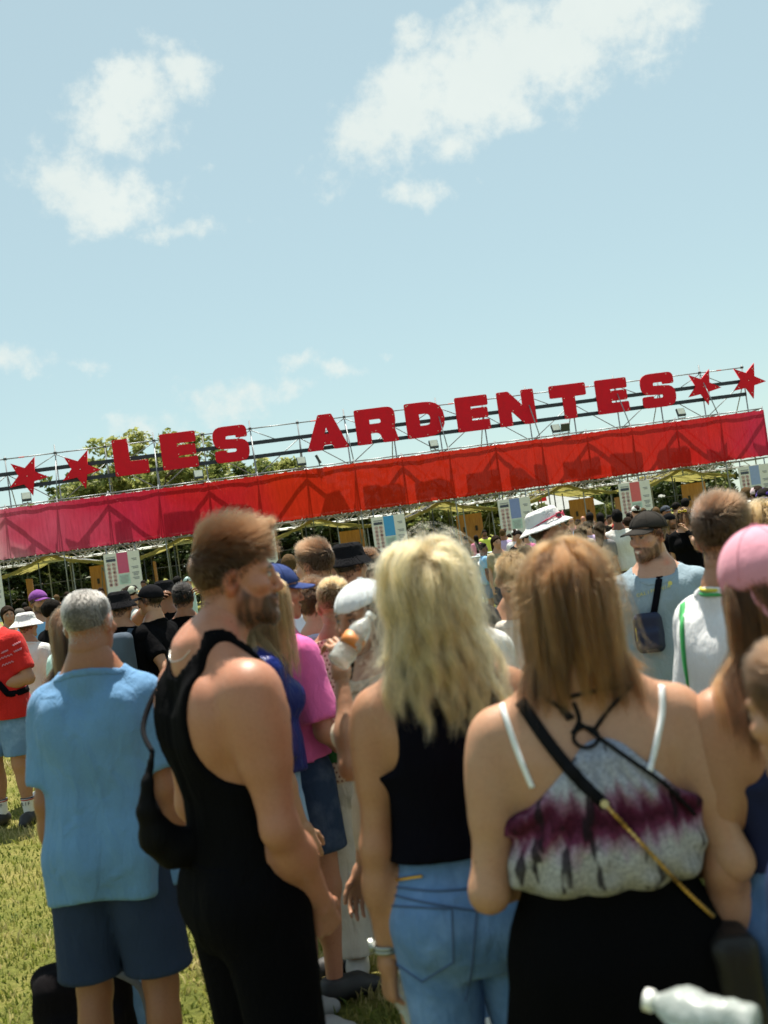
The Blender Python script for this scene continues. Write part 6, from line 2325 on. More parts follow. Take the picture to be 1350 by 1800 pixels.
loop_strap(h, h.fns['t_shirt'], cloth('beige_strap', (.55, .46, .30)), r, 1, -1, .016)
blue_cap = C('navy_twill', (.03, .05, .16))
person('pink', 'person in a pink t-shirt and dark denim shorts, hand raised to the brow', (476, 982), 4.5, 58, 'm', extra=.03, skin='red', build=.88, stance=.10, head=(10, 4, 0), shoes='black',
       armR=dict(u=(.22, .05, -1), f=(-.05, .7, -.55), curl=40), armL=dict(u=(.3, .55, -.35), f=(-.55, .35, .8), hand=(-.5, .2, .7), palm=(0, .2, -1)),
       wear=[('t_shirt', 'tee', dict(hem=.55, sleeve=.85, sl_r=1.7, seed=6), pink_c), ('shorts', 'pants', dict(waist=.58, bottom=.34, leg_r=(1.25, 1.9, 1.6), seed=8), jean_d)], hair=('short', 'brown'), hat=('cap', blue_cap, {}))
def crochet_mat():
    m, t = new_mat('cream_crochet')
    co = t.n('ShaderNodeTexCoord').outputs['Object']
    sp = t.n('ShaderNodeSeparateXYZ')
    t.l(co, sp.inputs[0])
    pitch = 58.0
    fx = t.math('MULTIPLY', sp.outputs[0], pitch)
    fz = t.math('MULTIPLY', sp.outputs[2], pitch)
    row = t.math('FLOOR', fz)
    fx = t.math('ADD', fx, t.math('MULTIPLY', t.math('MODULO', row, 2.0), .5))
    dx = t.math('SUBTRACT', t.math('FRACT', fx), .5)
    dz = t.math('SUBTRACT', t.math('FRACT', fz), .5)
    r_ = t.math('SQRT', t.math('ADD', t.math('MULTIPLY', dx, dx), t.math('MULTIPLY', dz, dz)))
    hole = t.maprange(r_, .20, .30, 1.0, 0.0, True)
    c = t.mix(hole, (.56, .44, .34), (.20, .09, .07))
    p = t.n('ShaderNodeBsdfPrincipled', i_Roughness=.9)
    p.inputs['Specular IOR Level'].default_value = .1
    t.l(c, p.inputs['Base Color'])
    b = t.n('ShaderNodeBump', i_Strength=.6, i_Distance=.006)
    t.l(r_, b.inputs['Height'])
    t.l(b.outputs[0], p.inputs['Normal'])
    return finish(m, t, p.outputs[0])
h = person('crochet', 'man in a cream crochet shirt with holes and white trousers, from behind', (582, 1009), 4.65, 8, extra=.025, skin='warm', stance=.10, lean=(0, .05), head=(-6, 10, 0),
           armR=dict(u=(.15, .1, -1), f=(-.1, .8, -.4)), armL=dict(u=(.15, .1, -1), f=(-.1, .8, -.4)),
           wear=[('t_shirt', 'tee', dict(hem=.50, sleeve=.8, sl_r=1.8, hemw=1.1, seed=1), crochet_mat()), ('trousers', 'pants', dict(waist=.57, bottom=.07, leg_r=(1.3, 1.9, 3.0), seed=9), C('white_linen', (.62, .60, .55), wr=.7))], hair=('crop', 'sand', dict(L=(.010, .035))))
gp_ = pix_on(h, [(589, 1330)], h.fns['t_shirt'], 4.6, .002)[0]
MB().box(Vector(gp_), (.085, .006, .085)).build('granny_square', C('maroon_wool', (.10, .012, .02)), h.obj)
MB().box(Vector(gp_) + Vector((0, -.004, 0)), (.045, .006, .045)).build('granny_square', C('green_wool', (.03, .13, .04)), h.obj)
scarf_w = C('white_scarf', (.66, .69, .72))
h = person('drinker', 'woman in a white cap drinking from a clear bottle', (632, 1006), 3.3, 258, 'f', extra=.03, skin='warm', stance=.06, head=(-34, 2, 0), build=.80, bust=.6,
           armL=dict(u=(.55, .38, -.30), f=(-.42, -.10, 1), palm=(-.7, .3, 0), thumb=(0, -.6, .5), curl=48, thc=.4), armR=dict(u=(.1, .1, -1)),
           wear=[('t_shirt', 'tee', dict(hem=.52, sleeve=.2, sl_r=1.2, seed=3, hemw=.95, ease=.010), C('beige_top', (.45, .36, .27))), ('shorts', 'pants', dict(waist=.6, bottom=.36, seed=3), jean_m)], hair=('long', 'dark', dict(len=.34, n=.6, seed=17)), hat=('cap', scarf_w, dict(back=True, z0=.060, tilt=.35)))
bottle('clear plastic bottle with orange label raised to the drinking woman\'s mouth', at(592, 1168, 2.96), at(652, 1082, 3.02), .031, label_col=(.60, .20, .04))
bw = backpack('denim_backpack', 'faded denim backpack behind the blonde woman\'s hair', person('whiteshirt', 'woman in a crumpled white shirt hidden behind the blonde woman', (772, 974), 3.95, -10, 'f', extra=.015, skin='fair', stance=.09,
       wear=[('t_shirt', 'tee', dict(hem=.50, sleeve=.9, sl_r=1.9, fold=2.2, seed=7), white_c), ('jeans', 'pants', dict(waist=.6, bottom=.03, seed=7), jean_m)], hair=('long', 'brown', dict(len=.3, n=.5))), C('faded_denim_canvas', (.10, .17, .33), denim=True), (.13, .06, .16), .66)
person('akimbo', 'curly haired man in black, hand on hip, behind the blonde woman', (748, 938), 4.75, 6, extra=.04, skin='red', build=1.05, stance=.11, armR=dict(u=(.85, -.25, -.62), f=(-.55, .35, -.80), curl=40), armL=dict(),
       wear=[('t_shirt', 'tee', dict(hem=.46, sleeve=.75, sl_r=1.7, seed=4), C('charcoal_cotton', (.022, .022, .025))), ('shorts', 'pants', dict(waist=.58, bottom=.3, leg_r=(1.3, 1.9, 1.6)), khaki)], hair=('curly', 'brown', dict(L=(.03, .06))))
h = person('phone', 'fair haired youngster looking down at a phone between the two women', (897, 972), 4.6, 205, 'f', extra=.02, skin='fair', stance=.08, head=(-20, 32, 0), build=.95,
           armR=dict(ik=(.035, .27, 1.09), pole=(1, -.2, -1), palm=(-.6, -.3, .6), thumb=(0, 0, 1), curl=45), armL=dict(ik=(-.045, .28, 1.09), pole=(-1, -.2, -1), palm=(-.6, -.3, .6), thumb=(0, 0, 1), curl=45),
           wear=[('t_shirt', 'tee', dict(hem=.52, sleeve=.2, sl_r=1.2, seed=3), C('cream_cotton', (.60, .55, .48))), ('shorts', 'pants', dict(waist=.6, bottom=.36), jean_l)], hair=('crop', 'sand', dict(L=(.02, .05))))
pc = world_of(h, (h.arm[1]['W'] + h.arm[-1]['W']) / 2 + V3(0, .075, .04))
ph = empty('phone', pc, h.th)
tag(ph, 'dark phone held in both hands by the fair haired youngster', 'phone')
R_ = Matrix.Rotation(rad(-50), 3, 'X')
MB().box((0, 0, 0), (.075, .010, .155), R_).build('case', plain('phone_case', (.015, .015, .018), .35), ph)
MB().box(R_ @ Vector((0, -.0062, 0)), (.068, .002, .145), R_).build('screen', plain('phone_screen', (.02, .022, .03), .1), ph)

# smiling man
cap_d = C('washed_black_twill', (.030, .027, .025), var=.3)
h = person('smiler', 'smiling bearded man in a dark cap and pale blue t-shirt facing the camera', (1133, 889), 5.35, 196, extra=.035, skin='pale', stance=.11, head=(38, 4, 0), beard='brown', smile=1, build=1.0, res='near',
           armR=dict(u=(.16, -.12, -1), f=(.02, .25, -1), curl=35), armL=dict(u=(.18, 0, -1), f=(-.05, .4, -.9)),
           wear=[('t_shirt', 'tee', dict(hem=.525, sleeve=.72, sl_r=1.65, fold=1.2, seed=8), pale_b), ('shorts', 'pants', dict(waist=.58, bottom=.30, leg_r=(1.3, 1.9, 1.6)), C('slate_cotton', (.045, .045, .05)))], hair=('short', 'brown'), hat=('cap', cap_d, dict(z0=.040)))
r = empty('crossbody_pouch', h.loc, h.th)
tag(r, 'navy crossbody pouch on a black strap worn by the smiling man', 'bag')
fn = h.fns['t_shirt']
navy_n = cloth('navy_nylon', (.008, .014, .045), rough=.55, gloss=.2)
p = pix_on(h, smooth_path([(1166, 966), (1160, 1010), (1154, 1050), (1148, 1085)], 20), fn, 5.3, .003)
ribbon('strap', p, .030, .003, fn, C('black_webbing', (.005, .005, .008)), r)
cb2 = pix_on(h, [(1141, 1112)], fn, 5.3, .035)[0]
sdf_obj('pouch', (lambda P: smin(rbox(P, cb2, (.066, .034, .092), .032), rbox(P, cb2 + V3(0, .03, -.03), (.052, .022, .048), .02), .012) + .002 * waves(P, 40), cb2 - .16, cb2 + .16), .008, navy_n, r)
MB().box(Vector(cb2) + Vector((.055, .02, .0)), (.004, .02, .06)).build('yellow_tab', plain('yellow_tab', (.6, .5, .05), .7), r)
# printed word across the chest and the sun dot above it
def text_on(h, txt, px0, px1, fn, d0, size, mat, parent, name='print'):
    n_ = len(txt)
    for i, ch in enumerate(txt):
        if ch == ' ':
            continue
        t = i / max(n_ - 1, 1)
        x, y = px0[0] + (px1[0] - px0[0]) * t, px0[1] + (px1[1] - px0[1]) * t
        cu = bpy.data.curves.new('print', 'FONT')
        cu.body = ch
        cu.size = size
        cu.align_x = 'CENTER'
        cu.extrude = .0008
        tmp = bpy.data.objects.new('tmp', cu)
        COL.objects.link(tmp)
        me = bpy.data.meshes.new_from_object(tmp.evaluated_get(bpy.context.evaluated_depsgraph_get()))
        bpy.data.objects.remove(tmp)
        bpy.data.curves.remove(cu)
        me.materials.append(mat)
        P = pix_on(h, [(x, y)], fn, d0, .0025)
        e = 4e-3
        f0 = fn(P)
        N = Vector([float((fn(P + V3(*v)) - f0)[0]) for v in ((e, 0, 0), (0, e, 0), (0, 0, e))]).normalized()
        up = Vector((0, 0, 1))
        xx = up.cross(N).normalized()
        yy = N.cross(xx)
        M = Matrix((xx, yy, N)).transposed().to_4x4()
        M.translation = Vector([float(v) for v in P[0]])
        o = add_obj(name, me, parent)
        o.matrix_local = M
yel = plain('yellow_print', (.62, .58, .16), .8)
text_on(h, 'CALIFORNIA', (1122, 1049), (1176, 1033), fn, 5.3, .022, yel, h.obj)
P = pix_on(h, [(1178, 1025)], fn, 5.3, .002)[0]
MB().tube(Vector(P), Vector(P) + Vector((0, .002, 0)), .010, 14).build('print_dot', yel, h.obj)

# white bucket hat
white_hat = C('white_hat_cotton', (.62, .62, .62), wr=.12)
h = person('bucket', 'man in a white bucket hat with red sunglasses on it, glancing aside', (946, 889), 6.2, 122, extra=.035, skin='fair', stance=.1, head=(0, -12, 6), brow=(.05, .03, .02), res='near',
           wear=[('t_shirt', 'tee', dict(hem=.47, seed=2), C('rose_cotton', (.45, .20, .25))), ('shorts', 'pants', dict(waist=.58, bottom=.3), jean_m)], hair=('short', 'dark'), hat=('bucket', white_hat, dict(drop=.032, flare=.138)))
red_gl = plain('red_plastic', (.45, .015, .06), .35)
def hp(x, y, z):
    return Vector([float(v) for v in (h.hc + h.Rh @ V3(x, y, z) * h.hs)])
sg = MB()
for s_ in (1, -1):
    sg.path([hp(s_ * .012, .108, .062), hp(s_ * .02, .110, .075), hp(s_ * .05, .098, .076), hp(s_ * .055, .094, .058), hp(s_ * .04, .102, .048), hp(s_ * .018, .108, .050)], .004, 6, True)
    sg.path([hp(s_ * .055, .094, .068), hp(s_ * .092, .05, .062), hp(s_ * .099, -.02, .050), hp(s_ * .099, -.06, .042)], .004, 6)
sg.path([hp(.012, .108, .064), hp(-.012, .108, .064)], .004, 6)
so = sg.build('sunglasses', red_gl, h.obj, True)
lm_ = plain('dark_lens', (.012, .012, .02), .15)
for s_ in (1, -1):
    MB().face([hp(s_ * .014, .109, .052), hp(s_ * .02, .111, .074), hp(s_ * .05, .099, .075), hp(s_ * .053, .096, .052)]).build('lens', lm_, so)

# group behind the drinking woman
person('curls', 'person with curly brown hair and a light blue denim shirt', (545, 1012), 5.2, -4, 'f', extra=.035, skin='fair', lean=(0, .06), head=(0, 12, 0), wear=[('t_shirt', 'tee', dict(hem=.47, seed=5), C('light_blue_chambray', (.35, .45, .62))), ('shorts', 'pants', dict(waist=.58, bottom=.33), white_c)], hair=('curly', 'chestnut', dict(L=(.045, .065), n=1.6)))
h = person('towel', 'tall brown haired man with a lettered towel round his neck', (550, 944), 5.6, -46, extra=.035, skin='fair', head=(-8, 0, 0), wear=[('t_shirt', 'tee', dict(hem=.47, seed=6), C('pale_cotton', (.60, .64, .68))), ('shorts', 'pants', dict(waist=.58, bottom=.3), navy_sh)], hair=('quiff', 'brown', dict(L=(.016, .055), n=1.4)))
c0 = h.neck0 * .62 + h.neck1 * .38
tw = empty('towel', h.loc, h.th)
tag(tw, 'white towel with blue letters round the tall man\'s neck', 'towel')
twf = lambda P: np.maximum(rcone(P, h.neck0 + V3(0, .0, -.02), h.neck1 * .35 + h.neck0 * .65, .105, .068), -(rcone(P, h.neck0 - V3(0, 0, .05), h.neck1, .055, .052))) + .003 * waves(P, 35)
sdf_obj('cloth', (twf, h.neck0 - .16, h.neck0 + .16), .009, C('towel_white', (.62, .66, .70)), tw)
text_on(h, 'ONT', (560, 1006), (578, 1002), twf, 5.5, .060, plain('towel_blue', (.01, .035, .11), .9), tw, 'lettering')
person('blackbucket', 'person in a black bucket hat and dark t-shirt seen from behind', (606, 948), 6.0, 38, extra=.035, skin='warm', wear=[('t_shirt', 'tee', dict(hem=.47, seed=6), C('dark_grey_cotton', (.03, .03, .032))), ('shorts', 'pants', dict(waist=.58, bottom=.3), khaki)], hair=('short', 'dark'), hat=('bucket', C('black_hat_cotton', (.010, .010, .012), wr=.15), dict(drop=.045, flare=.135)))
person('curlywhite', 'short curly haired man in a white t-shirt beside the black bucket hat', (642, 960), 7.4, 10, extra=.03, skin='tan', wear=[('t_shirt', 'tee', dict(hem=.47, seed=1), white_c), ('shorts', 'pants', dict(waist=.58, bottom=.3), jean_m)], hair=('curly', 'brown'))
person('blondright', 'person with tousled fair hair just above the pink cap', (1336, 880), 4.1, 10, 'f', extra=.02, skin='fair', wear=[('t_shirt', 'tee', dict(hem=.47, seed=1), C('grey_rose_cotton', (.42, .36, .36))), ('shorts', 'pants', dict(waist=.58, bottom=.3), jean_m)], hair=('long', 'sand', dict(len=.25, n=.5, wave=.1)))
# ------------------------------------------------------------------ left hand group
def simple(key, label, px, d, face, sex, skin, top, bottom, hair, hat=None, extra=.02, shorts=True, **kw):
    tee_op = kw.pop('tee', dict(hem=.48, seed=len(PEOPLE) % 9))
    bot = dict(waist=.58, bottom=.30 if shorts else .03, leg_r=(1.25, 1.8, 1.6) if shorts else (1.15, 1.35, 1.8), seed=len(PEOPLE) % 7)
    return person(key, label, px, d, face, sex, extra=extra, skin=skin, wear=[('t_shirt', 'tee', tee_op, top), ('shorts' if shorts else 'jeans', 'pants', bot, bottom)], hair=hair, hat=hat, **kw)
h = simple('red', 'man in a red t-shirt and denim shorts cut off by the left edge', (-26, 1042), 8.6, 196, 'm', 'warm', red_c, C('bermuda_denim', (.12, .22, .38), denim=True), ('short', 'dark'), res='mid', build=1.14, belly=.012, lean=(.02, 0), stance=.12,
           tee=dict(hem=.46, sleeve=.78, sl_r=1.45, fold=1.5, seed=3, hemw=1.05), armL=dict(u=(.34, .05, -1), f=(-1.0, .55, -.10)), armR=dict(u=(.15, .1, -1), f=(-.8, .6, -.2)), shoes='black')
fn = h.fns['t_shirt']
r = empty('sling_strap', h.loc, h.th)
tag(r, 'black bag strap across the red t-shirt', 'bag strap')
loop_strap(h, fn, C('black_webbing', (.005, .005, .008)), r, 1, -1, .045)
pale_ink = plain('faded_print', (.55, .22, .28), .9)
for i, (a, b_) in enumerate((((2, 1148), (14, 1143)), ((0, 1158), (22, 1150)), ((4, 1170), (24, 1162)), ((22, 1135), (36, 1128)), ((24, 1146), (38, 1140)))):
    pts = [(a[0] + (b_[0] - a[0]) * t, a[1] + (b_[1] - a[1]) * t + 1.6 * math.sin(t * 26 + i)) for t in np.linspace(0, 1, 26)]
    p = pix_on(h, pts, fn, 8.5, .003)
    MB().path([Vector(q) for q in p], .0035, 4).build('print_line', pale_ink, h.obj)
sock_m = C('white_sock', (.70, .70, .68))
for k in (1, -1):
    sk_ = sdf_obj('sock', h.sock(k, .115), .010, sock_m, h.obj)
    a = h.leg[k]['ank']
    rr_ = .0245 * h.H + .008
    for zz, mt in ((.105, plain('sock_red', (.4, .04, .03))), (.112, plain('sock_navy', (.02, .02, .05)))):
        MB().path([Vector((a[0] + rr_ * math.cos(t), a[1] + .004 + rr_ * math.sin(t), zz * h.H)) for t in np.linspace(0, 6.283, 18, endpoint=False)], .005, 5, True).build('sock_stripe', mt, sk_, True)
sfn = lambda P: np.minimum(h.sock(1, .115)[0](P), h.sock(-1, .115)[0](P))
for k in (1, -1):
    a = h.leg[k]['ank']
    for i, ch in enumerate('FILA'):
        cu = bpy.data.curves.new('print', 'FONT')
        cu.body = ch; cu.size = .036; cu.align_x = 'CENTER'; cu.extrude = .001
        tmp = bpy.data.objects.new('tmp', cu)
        COL.objects.link(tmp)
        me = bpy.data.meshes.new_from_object(tmp.evaluated_get(bpy.context.evaluated_depsgraph_get()))
        bpy.data.objects.remove(tmp); bpy.data.curves.remove(cu)
        me.materials.append(plain('sock_ink', (.015, .015, .03)))
        ang = rad(90 + (1.5 - i) * 25)
        o = add_obj('lettering', me, h.obj)
        n_ = Vector((math.cos(ang), math.sin(ang), 0))
        M = Matrix((Vector((0, 0, 1)).cross(n_), Vector((0, 0, 1)), n_)).transposed().to_4x4()
        M.translation = Vector((float(a[0]), float(a[1]) + .004, .083 * h.H)) + n_ * (rr_ + .004)
        o.matrix_local = M
wh_h = C('white_hat_cotton', (.62, .62, .62), wr=.12)
simple('whitebucket', 'man in a white bucket hat and white t-shirt beside the red t-shirt', (42, 1072), 9.4, 28, 'm', 'warm', white_c, khaki, ('short', 'brown'), ('bucket', wh_h, dict(drop=.05, flare=.15)), extra=.035, res='mid', armR=dict(u=(.35, .1, -1), f=(.1, .5, -.6)), tee=dict(hem=.46, sleeve=.85, sl_r=1.85, fold=1.7, seed=4))
purple = C('purple_twill', (.16, .04, .22))
simple('purple', 'bearded man in a purple cap and light blue t-shirt', (64, 1032), 11.0, 132, 'm', 'fair', sky_c, khaki, ('short', 'dark'), ('cap', purple, {}), extra=.035, res='mid', beard='dark', armR=dict(u=(.1, .2, -1), f=(-.3, .8, .3)))
simple('mint', 'person in a pale mint t-shirt half hidden by the grey haired man', (122, 1072), 7.6, 20, 'm', 'fair', mint_c, khaki, ('short', 'brown'), res='mid')
simple('darkleft', 'dark haired man in black just right of the purple cap', (88, 1052), 10.2, 40, 'm', 'tan', black_c, navy_sh, ('crop', 'dark'))
simple('leftface', 'woman\'s face at the far left edge behind the red t-shirt', (12, 1064), 13.0, 150, 'f', 'warm', grey_c, jean_m, ('tail', 'brown', dict(len=.1)))
simple('bald1', 'bald man far behind the white bucket hat', (33, 1068), 15.5, 10, 'm', 'warm', grey_c, navy_sh, ('buzz', 'grey'))
simple('bald2', 'brown haired man far behind beside the bald one', (47, 1066), 16.5, 30, 'm', 'tan', black_c, navy_sh, ('short', 'brown'))
bh = C('black_hat_cotton', (.010, .010, .012), wr=.12)
h = simple('leftbucket', 'man in a black bucket hat with a slate backpack, hand on hip', (206, 1034), 8.0, 12, 'm', 'warm', black_c, jean_d, ('short', 'dark'), ('bucket', bh, dict(drop=.05, flare=.135)), extra=.035, res='mid', armR=dict(u=(.55, -.35, -.85), f=(-.35, .5, -.75)))
backpack('slate_backpack', 'slate blue backpack worn by the man in the black bucket hat at left', h, C('slate_nylon', (.06, .08, .11)), (.15, .08, .21), .70)
simple('camo', 'person in a pale camouflage cap near the raspberry rules board', (226, 1026), 12.5, 62, 'm', 'fair', C('stone_cotton', (.40, .42, .40)), khaki, ('short', 'brown'), ('cap', C('camo_twill', (.38, .42, .34), var=.5), {}), extra=.035)
simple('pointer', 'man in a black cap and black t-shirt holding his arm out to the left', (262, 1021), 8.1, -66, 'm', 'fair', black_c, C('light_grey_denim', (.34, .36, .40), denim=True), ('short', 'dark'), ('cap', C('black_twill', (.008, .008, .010)), {}), extra=.035, res='mid', shorts=False, armR=dict(u=(.25, .6, -.7), f=(-.1, 1, .05)), armL=dict(u=(.2, .6, -.7), f=(.0, 1, .15)))
simple('blackhair', 'black capped person behind the man with the outstretched arm', (286, 1017), 9.4, 24, 'm', 'tan', black_c, navy_sh, ('curly', 'black'), ('bucket', bh, dict(drop=.04, flare=.125)), extra=.03)
simple('magenta', 'person in a magenta cap among the black t-shirts', (300, 1030), 11.2, -60, 'f', 'fair', black_c, navy_sh, ('tail', 'brown', dict(len=.15)), ('cap', C('magenta_twill', (.50, .03, .22)), {}), extra=.035)
simple('raised', 'person in black with both hands behind the head', (318, 1022), 8.6, 10, 'm', 'tan', black_c, black_d, ('curly', 'black'), res='mid', extra=.03, armR=dict(u=(.75, .2, .35), f=(-.8, -.35, .5)), armL=dict(u=(.75, .2, .35), f=(-.8, -.35, .5)), shorts=False)
simple('greyleft', 'grey haired man in a striped grey shirt behind the black bucket hat', (176, 1052), 12.0, 16, 'm', 'fair', grey_c, navy_sh, ('short', 'sand'))
# ------------------------------------------------------------------ heads between the bearded man and the towel
simple('mid1', 'dark cropped haired man right of the bearded man\'s face', (518, 1002), 7.2, 46, 'm', 'tan', white_c, navy_sh, ('crop', 'dark'), res='mid')
simple('mid2', 'fair curly haired person far behind the raised hand', (506, 976), 11.0, 20, 'f', 'fair', grey_c, jean_m, ('curly', 'sand'))
simple('mid3', 'dark haired person far behind beside the fair curls', (494, 984), 12.0, -20, 'm', 'tan', black_c, navy_sh, ('curly', 'dark'))
simple('mid4', 'brown haired person in blue far behind the white caps', (660, 966), 9.8, 14, 'm', 'fair', sky_c, navy_sh, ('short', 'brown'))
simple('mid5', 'dark haired person far behind the bucket hat', (592, 962), 9.0, -30, 'm', 'tan', grey_c, navy_sh, ('crop', 'black'))
# ------------------------------------------------------------------ centre: at the barriers
vest = C('hi_vis_yellow', (.52, .62, .10))
simple('m_white', 'man with a dark backpack in a white t-shirt walking at the barriers', (798, 949), 27, 55, 'm', 'tan', white_c, jean_d, ('short', 'brown'), lean=(0, .12), head=(0, 20, 0))
backpack('dark_backpack', 'dark backpack on the man in white at the barriers', PEOPLE['m_white'], C('black_canvas', (.007, .006, .007)), (.16, .09, .22), .70)
simple('m_curl', 'curly haired head just left of the man with the dark backpack', (783, 944), 30, 10, 'm', 'tan', grey_c, jean_d, ('curly', 'brown'))
simple('c1', 'man in black t-shirt at the search booth left of the pink top', (817, 942), 38, -40, 'm', 'tan', black_c, navy_sh, ('crop', 'dark'))
simple('c2', 'woman in a pink top with a long ponytail at the search booth', (836, 940), 36, 4, 'f', 'warm', C('bright_pink', (.62, .22, .34)), jean_m, ('tail', 'dark', dict(len=.45)), shorts=False)
simple('c3', 'security guard in a yellow vest facing the queue', (851, 931), 37, 186, 'm', 'brown', vest, black_d, ('crop', 'black'), beard='black', shorts=False)
simple('c4', 'bearded man in a dark cap and pale vest at the barriers', (884, 929), 31, 190, 'm', 'warm', C('vest_pale', (.55, .56, .40)), black_d, ('short', 'dark'), ('cap', C('black_twill', (.008, .008, .010)), {}), beard='dark', shorts=False)
simple('c5', 'fair haired woman in a black and white top beside the barrier', (872, 951), 26, 70, 'f', 'fair', C('cream_top', (.60, .56, .50)), white_c, ('long', 'sand', dict(len=.32)))
simple('c6', 'person in a white cap and white shirt left of the white bucket hat', (904, 928), 24, 30, 'm', 'fair', white_c, jean_m, ('short', 'brown'), ('cap', white_c, {}), extra=.03)
simple('c7', 'person in a pink shirt left of the white bucket hat', (914, 936), 22, 20, 'f', 'fair', C('soft_pink', (.60, .36, .42)), jean_m, ('tail', 'sand', dict(len=.2)))
# ------------------------------------------------------------------ right: crowd behind the smiling man
simple('r1', 'woman in round dark sunglasses behind the brown haired woman', (997, 929), 21, 184, 'f', 'fair', lilac, jean_m, ('tail', 'brown', dict(len=.15)))
simple('r2', 'woman with long wavy brown hair in a pale blouse from behind', (1022, 922), 20, 10, 'f', 'fair', C('sand_blouse', (.46, .42, .36)), jean_m, ('long', 'chestnut', dict(len=.36)))
simple('r3', 'short dark haired man in a black polo shirt from behind', (1053, 921), 18, -14, 'm', 'olive', black_c, black_d, ('crop', 'black'), shorts=False)
simple('r4', 'woman with a black headscarf behind the black polo shirt', (1054, 901), 23, 10, 'f', 'brown', black_c, black_d, ('long', 'black', dict(len=.3)), shorts=False)
simple('r5', 'woman with dark wavy hair and white vest top', (1036, 900), 24, 30, 'f', 'olive', white_c, jean_m, ('long', 'dark', dict(len=.34)))
simple('r6', 'person with dark braids, white t-shirt and black trousers', (1083, 897), 16.5, 4, 'm', 'brown', white_c, black_d, ('curly', 'black', dict(vol=.03)), shorts=False)
simple('r7', 'person in a white t-shirt and blue jeans left of the smiling man', (1102, 908), 17.5, -10, 'm', 'fair', white_c, jean_m, ('short', 'brown'), shorts=False)
simple('r8', 'bald man far behind the woman in sunglasses', (1003, 909), 32, 180, 'm', 'warm', C('pink_shirt_far', (.45, .2, .22)), navy_sh, ('bald', 'grey'))
simple('r9', 'second bald man far behind near the plywood', (1024, 906), 33, 190, 'm', 'red', grey_c, navy_sh, ('bald', 'grey'))
simple('r10', 'bearded man in a black cap and t-shirt, arms folded, right of the smiling man', (1174, 899), 14.5, 140, 'm', 'warm', black_c, black_d, ('long', 'sand', dict(len=.2)), ('cap', C('black_twill', (.008, .008, .010)), dict(back=True)), extra=.03, beard='brown', armR=dict(u=(.2, .3, -1), f=(-.9, .5, .1)), armL=dict(u=(.2, .3, -1), f=(-.9, .5, .1)), res='mid')
simple('r11', 'woman in black with yellow glasses on her head and hand at her mouth', (1199, 893), 14.0, 196, 'f', 'fair', black_c, black_d, ('tail', 'brown', dict(len=.15)), armL=dict(ik=(-.03, .16, 1.40), pole=(-.6, .2, -1)), res='mid')
h = PEOPLE['r11']
def hp2(x, y, z):
    return Vector([float(v) for v in (h.hc + h.Rh @ V3(x, y, z) * h.hs)])
sg = MB()
for s_ in (1, -1):
    sg.path([hp2(s_ * .01, .085, .095), hp2(s_ * .03, .08, .112), hp2(s_ * .055, .07, .108), hp2(s_ * .055, .078, .088), hp2(s_ * .03, .09, .084)], .006, 6, True)
sg.path([hp2(.01, .086, .097), hp2(-.01, .086, .097)], .005, 6)
sg.build('glasses', plain('yellow_plastic', (.65, .48, .03), .4), h.obj, True)
h = PEOPLE['r1']
MB().box(h.hc + h.Rh @ V3(.031, .1, .002) * h.hs, (.05, .015, .04)).box(h.hc + h.Rh @ V3(-.031, .1, .002) * h.hs, (.05, .015, .04)).build('sunglasses', lm_, h.obj)
simple('r12', 'man in a dark cap behind the bearded man in black', (1168, 886), 19, 150, 'm', 'tan', black_c, navy_sh, ('short', 'dark'), ('cap', C('slate_twill', (.05, .06, .08)), {}), extra=.03)
simple('r13', 'dark haired man in black behind the yellow glasses', (1203, 875), 21, 20, 'm', 'olive', grey_c, navy_sh, ('crop', 'black'))
simple('r14', 'person in a black cap left of the tall dark haired man', (1187, 881), 23, 60, 'm', 'tan', black_c, navy_sh, ('short', 'dark'), ('cap', C('black_twill', (.008, .008, .010)), {}), extra=.03)
simple('r15', 'fair haired person behind the smiling man\'s cap', (1152, 891), 22, 10, 'f', 'fair', grey_c, jean_m, ('long', 'sand', dict(len=.25)))
simple('r16', 'person in a purple cap at the right edge of the crowd', (1341, 853), 11, 30, 'm', 'fair', white_c, navy_sh, ('short', 'dark'), ('cap', C('violet_twill', (.08, .04, .28)), dict(back=True)), extra=.035)
simple('r17', 'person in a pale pink cap beside the purple cap', (1329, 850), 14, 10, 'f', 'fair', grey_c, navy_sh, ('short', 'brown'), ('cap', C('pale_pink_twill', (.55, .42, .45)), {}), extra=.035)
simple('r18', 'brown haired person left of the pale pink cap', (1310, 856), 15, 10, 'm', 'fair', black_c, navy_sh, ('short', 'sand'))
simple('r19', 'person in a white cap below the pale pink cap', (1318, 871), 12, -10, 'm', 'fair', white_c, navy_sh, ('short', 'brown'), ('cap', white_c, {}), extra=.035)
simple('r20', 'person in a white cap far behind the smiling man\'s dark cap', (1117, 886), 21, -20, 'm', 'fair', white_c, jean_m, ('short', 'brown'), ('cap', white_c, {}), extra=.035)
simple('r21', 'dark haired person between the white cap and the bearded man', (1140, 897), 26, 10, 'f', 'tan', black_c, jean_d, ('long', 'dark', dict(len=.25)))
simple('r22', 'dark haired man far behind the braids', (1070, 905), 30, 170, 'm', 'brown', C('faded_red_cotton', (.35, .08, .07)), navy_sh, ('crop', 'black'))
simple('r23', 'person in blue far behind beside the woman in the white vest', (1015, 912), 29, 60, 'm', 'warm', sky_c, navy_sh, ('short', 'brown'))

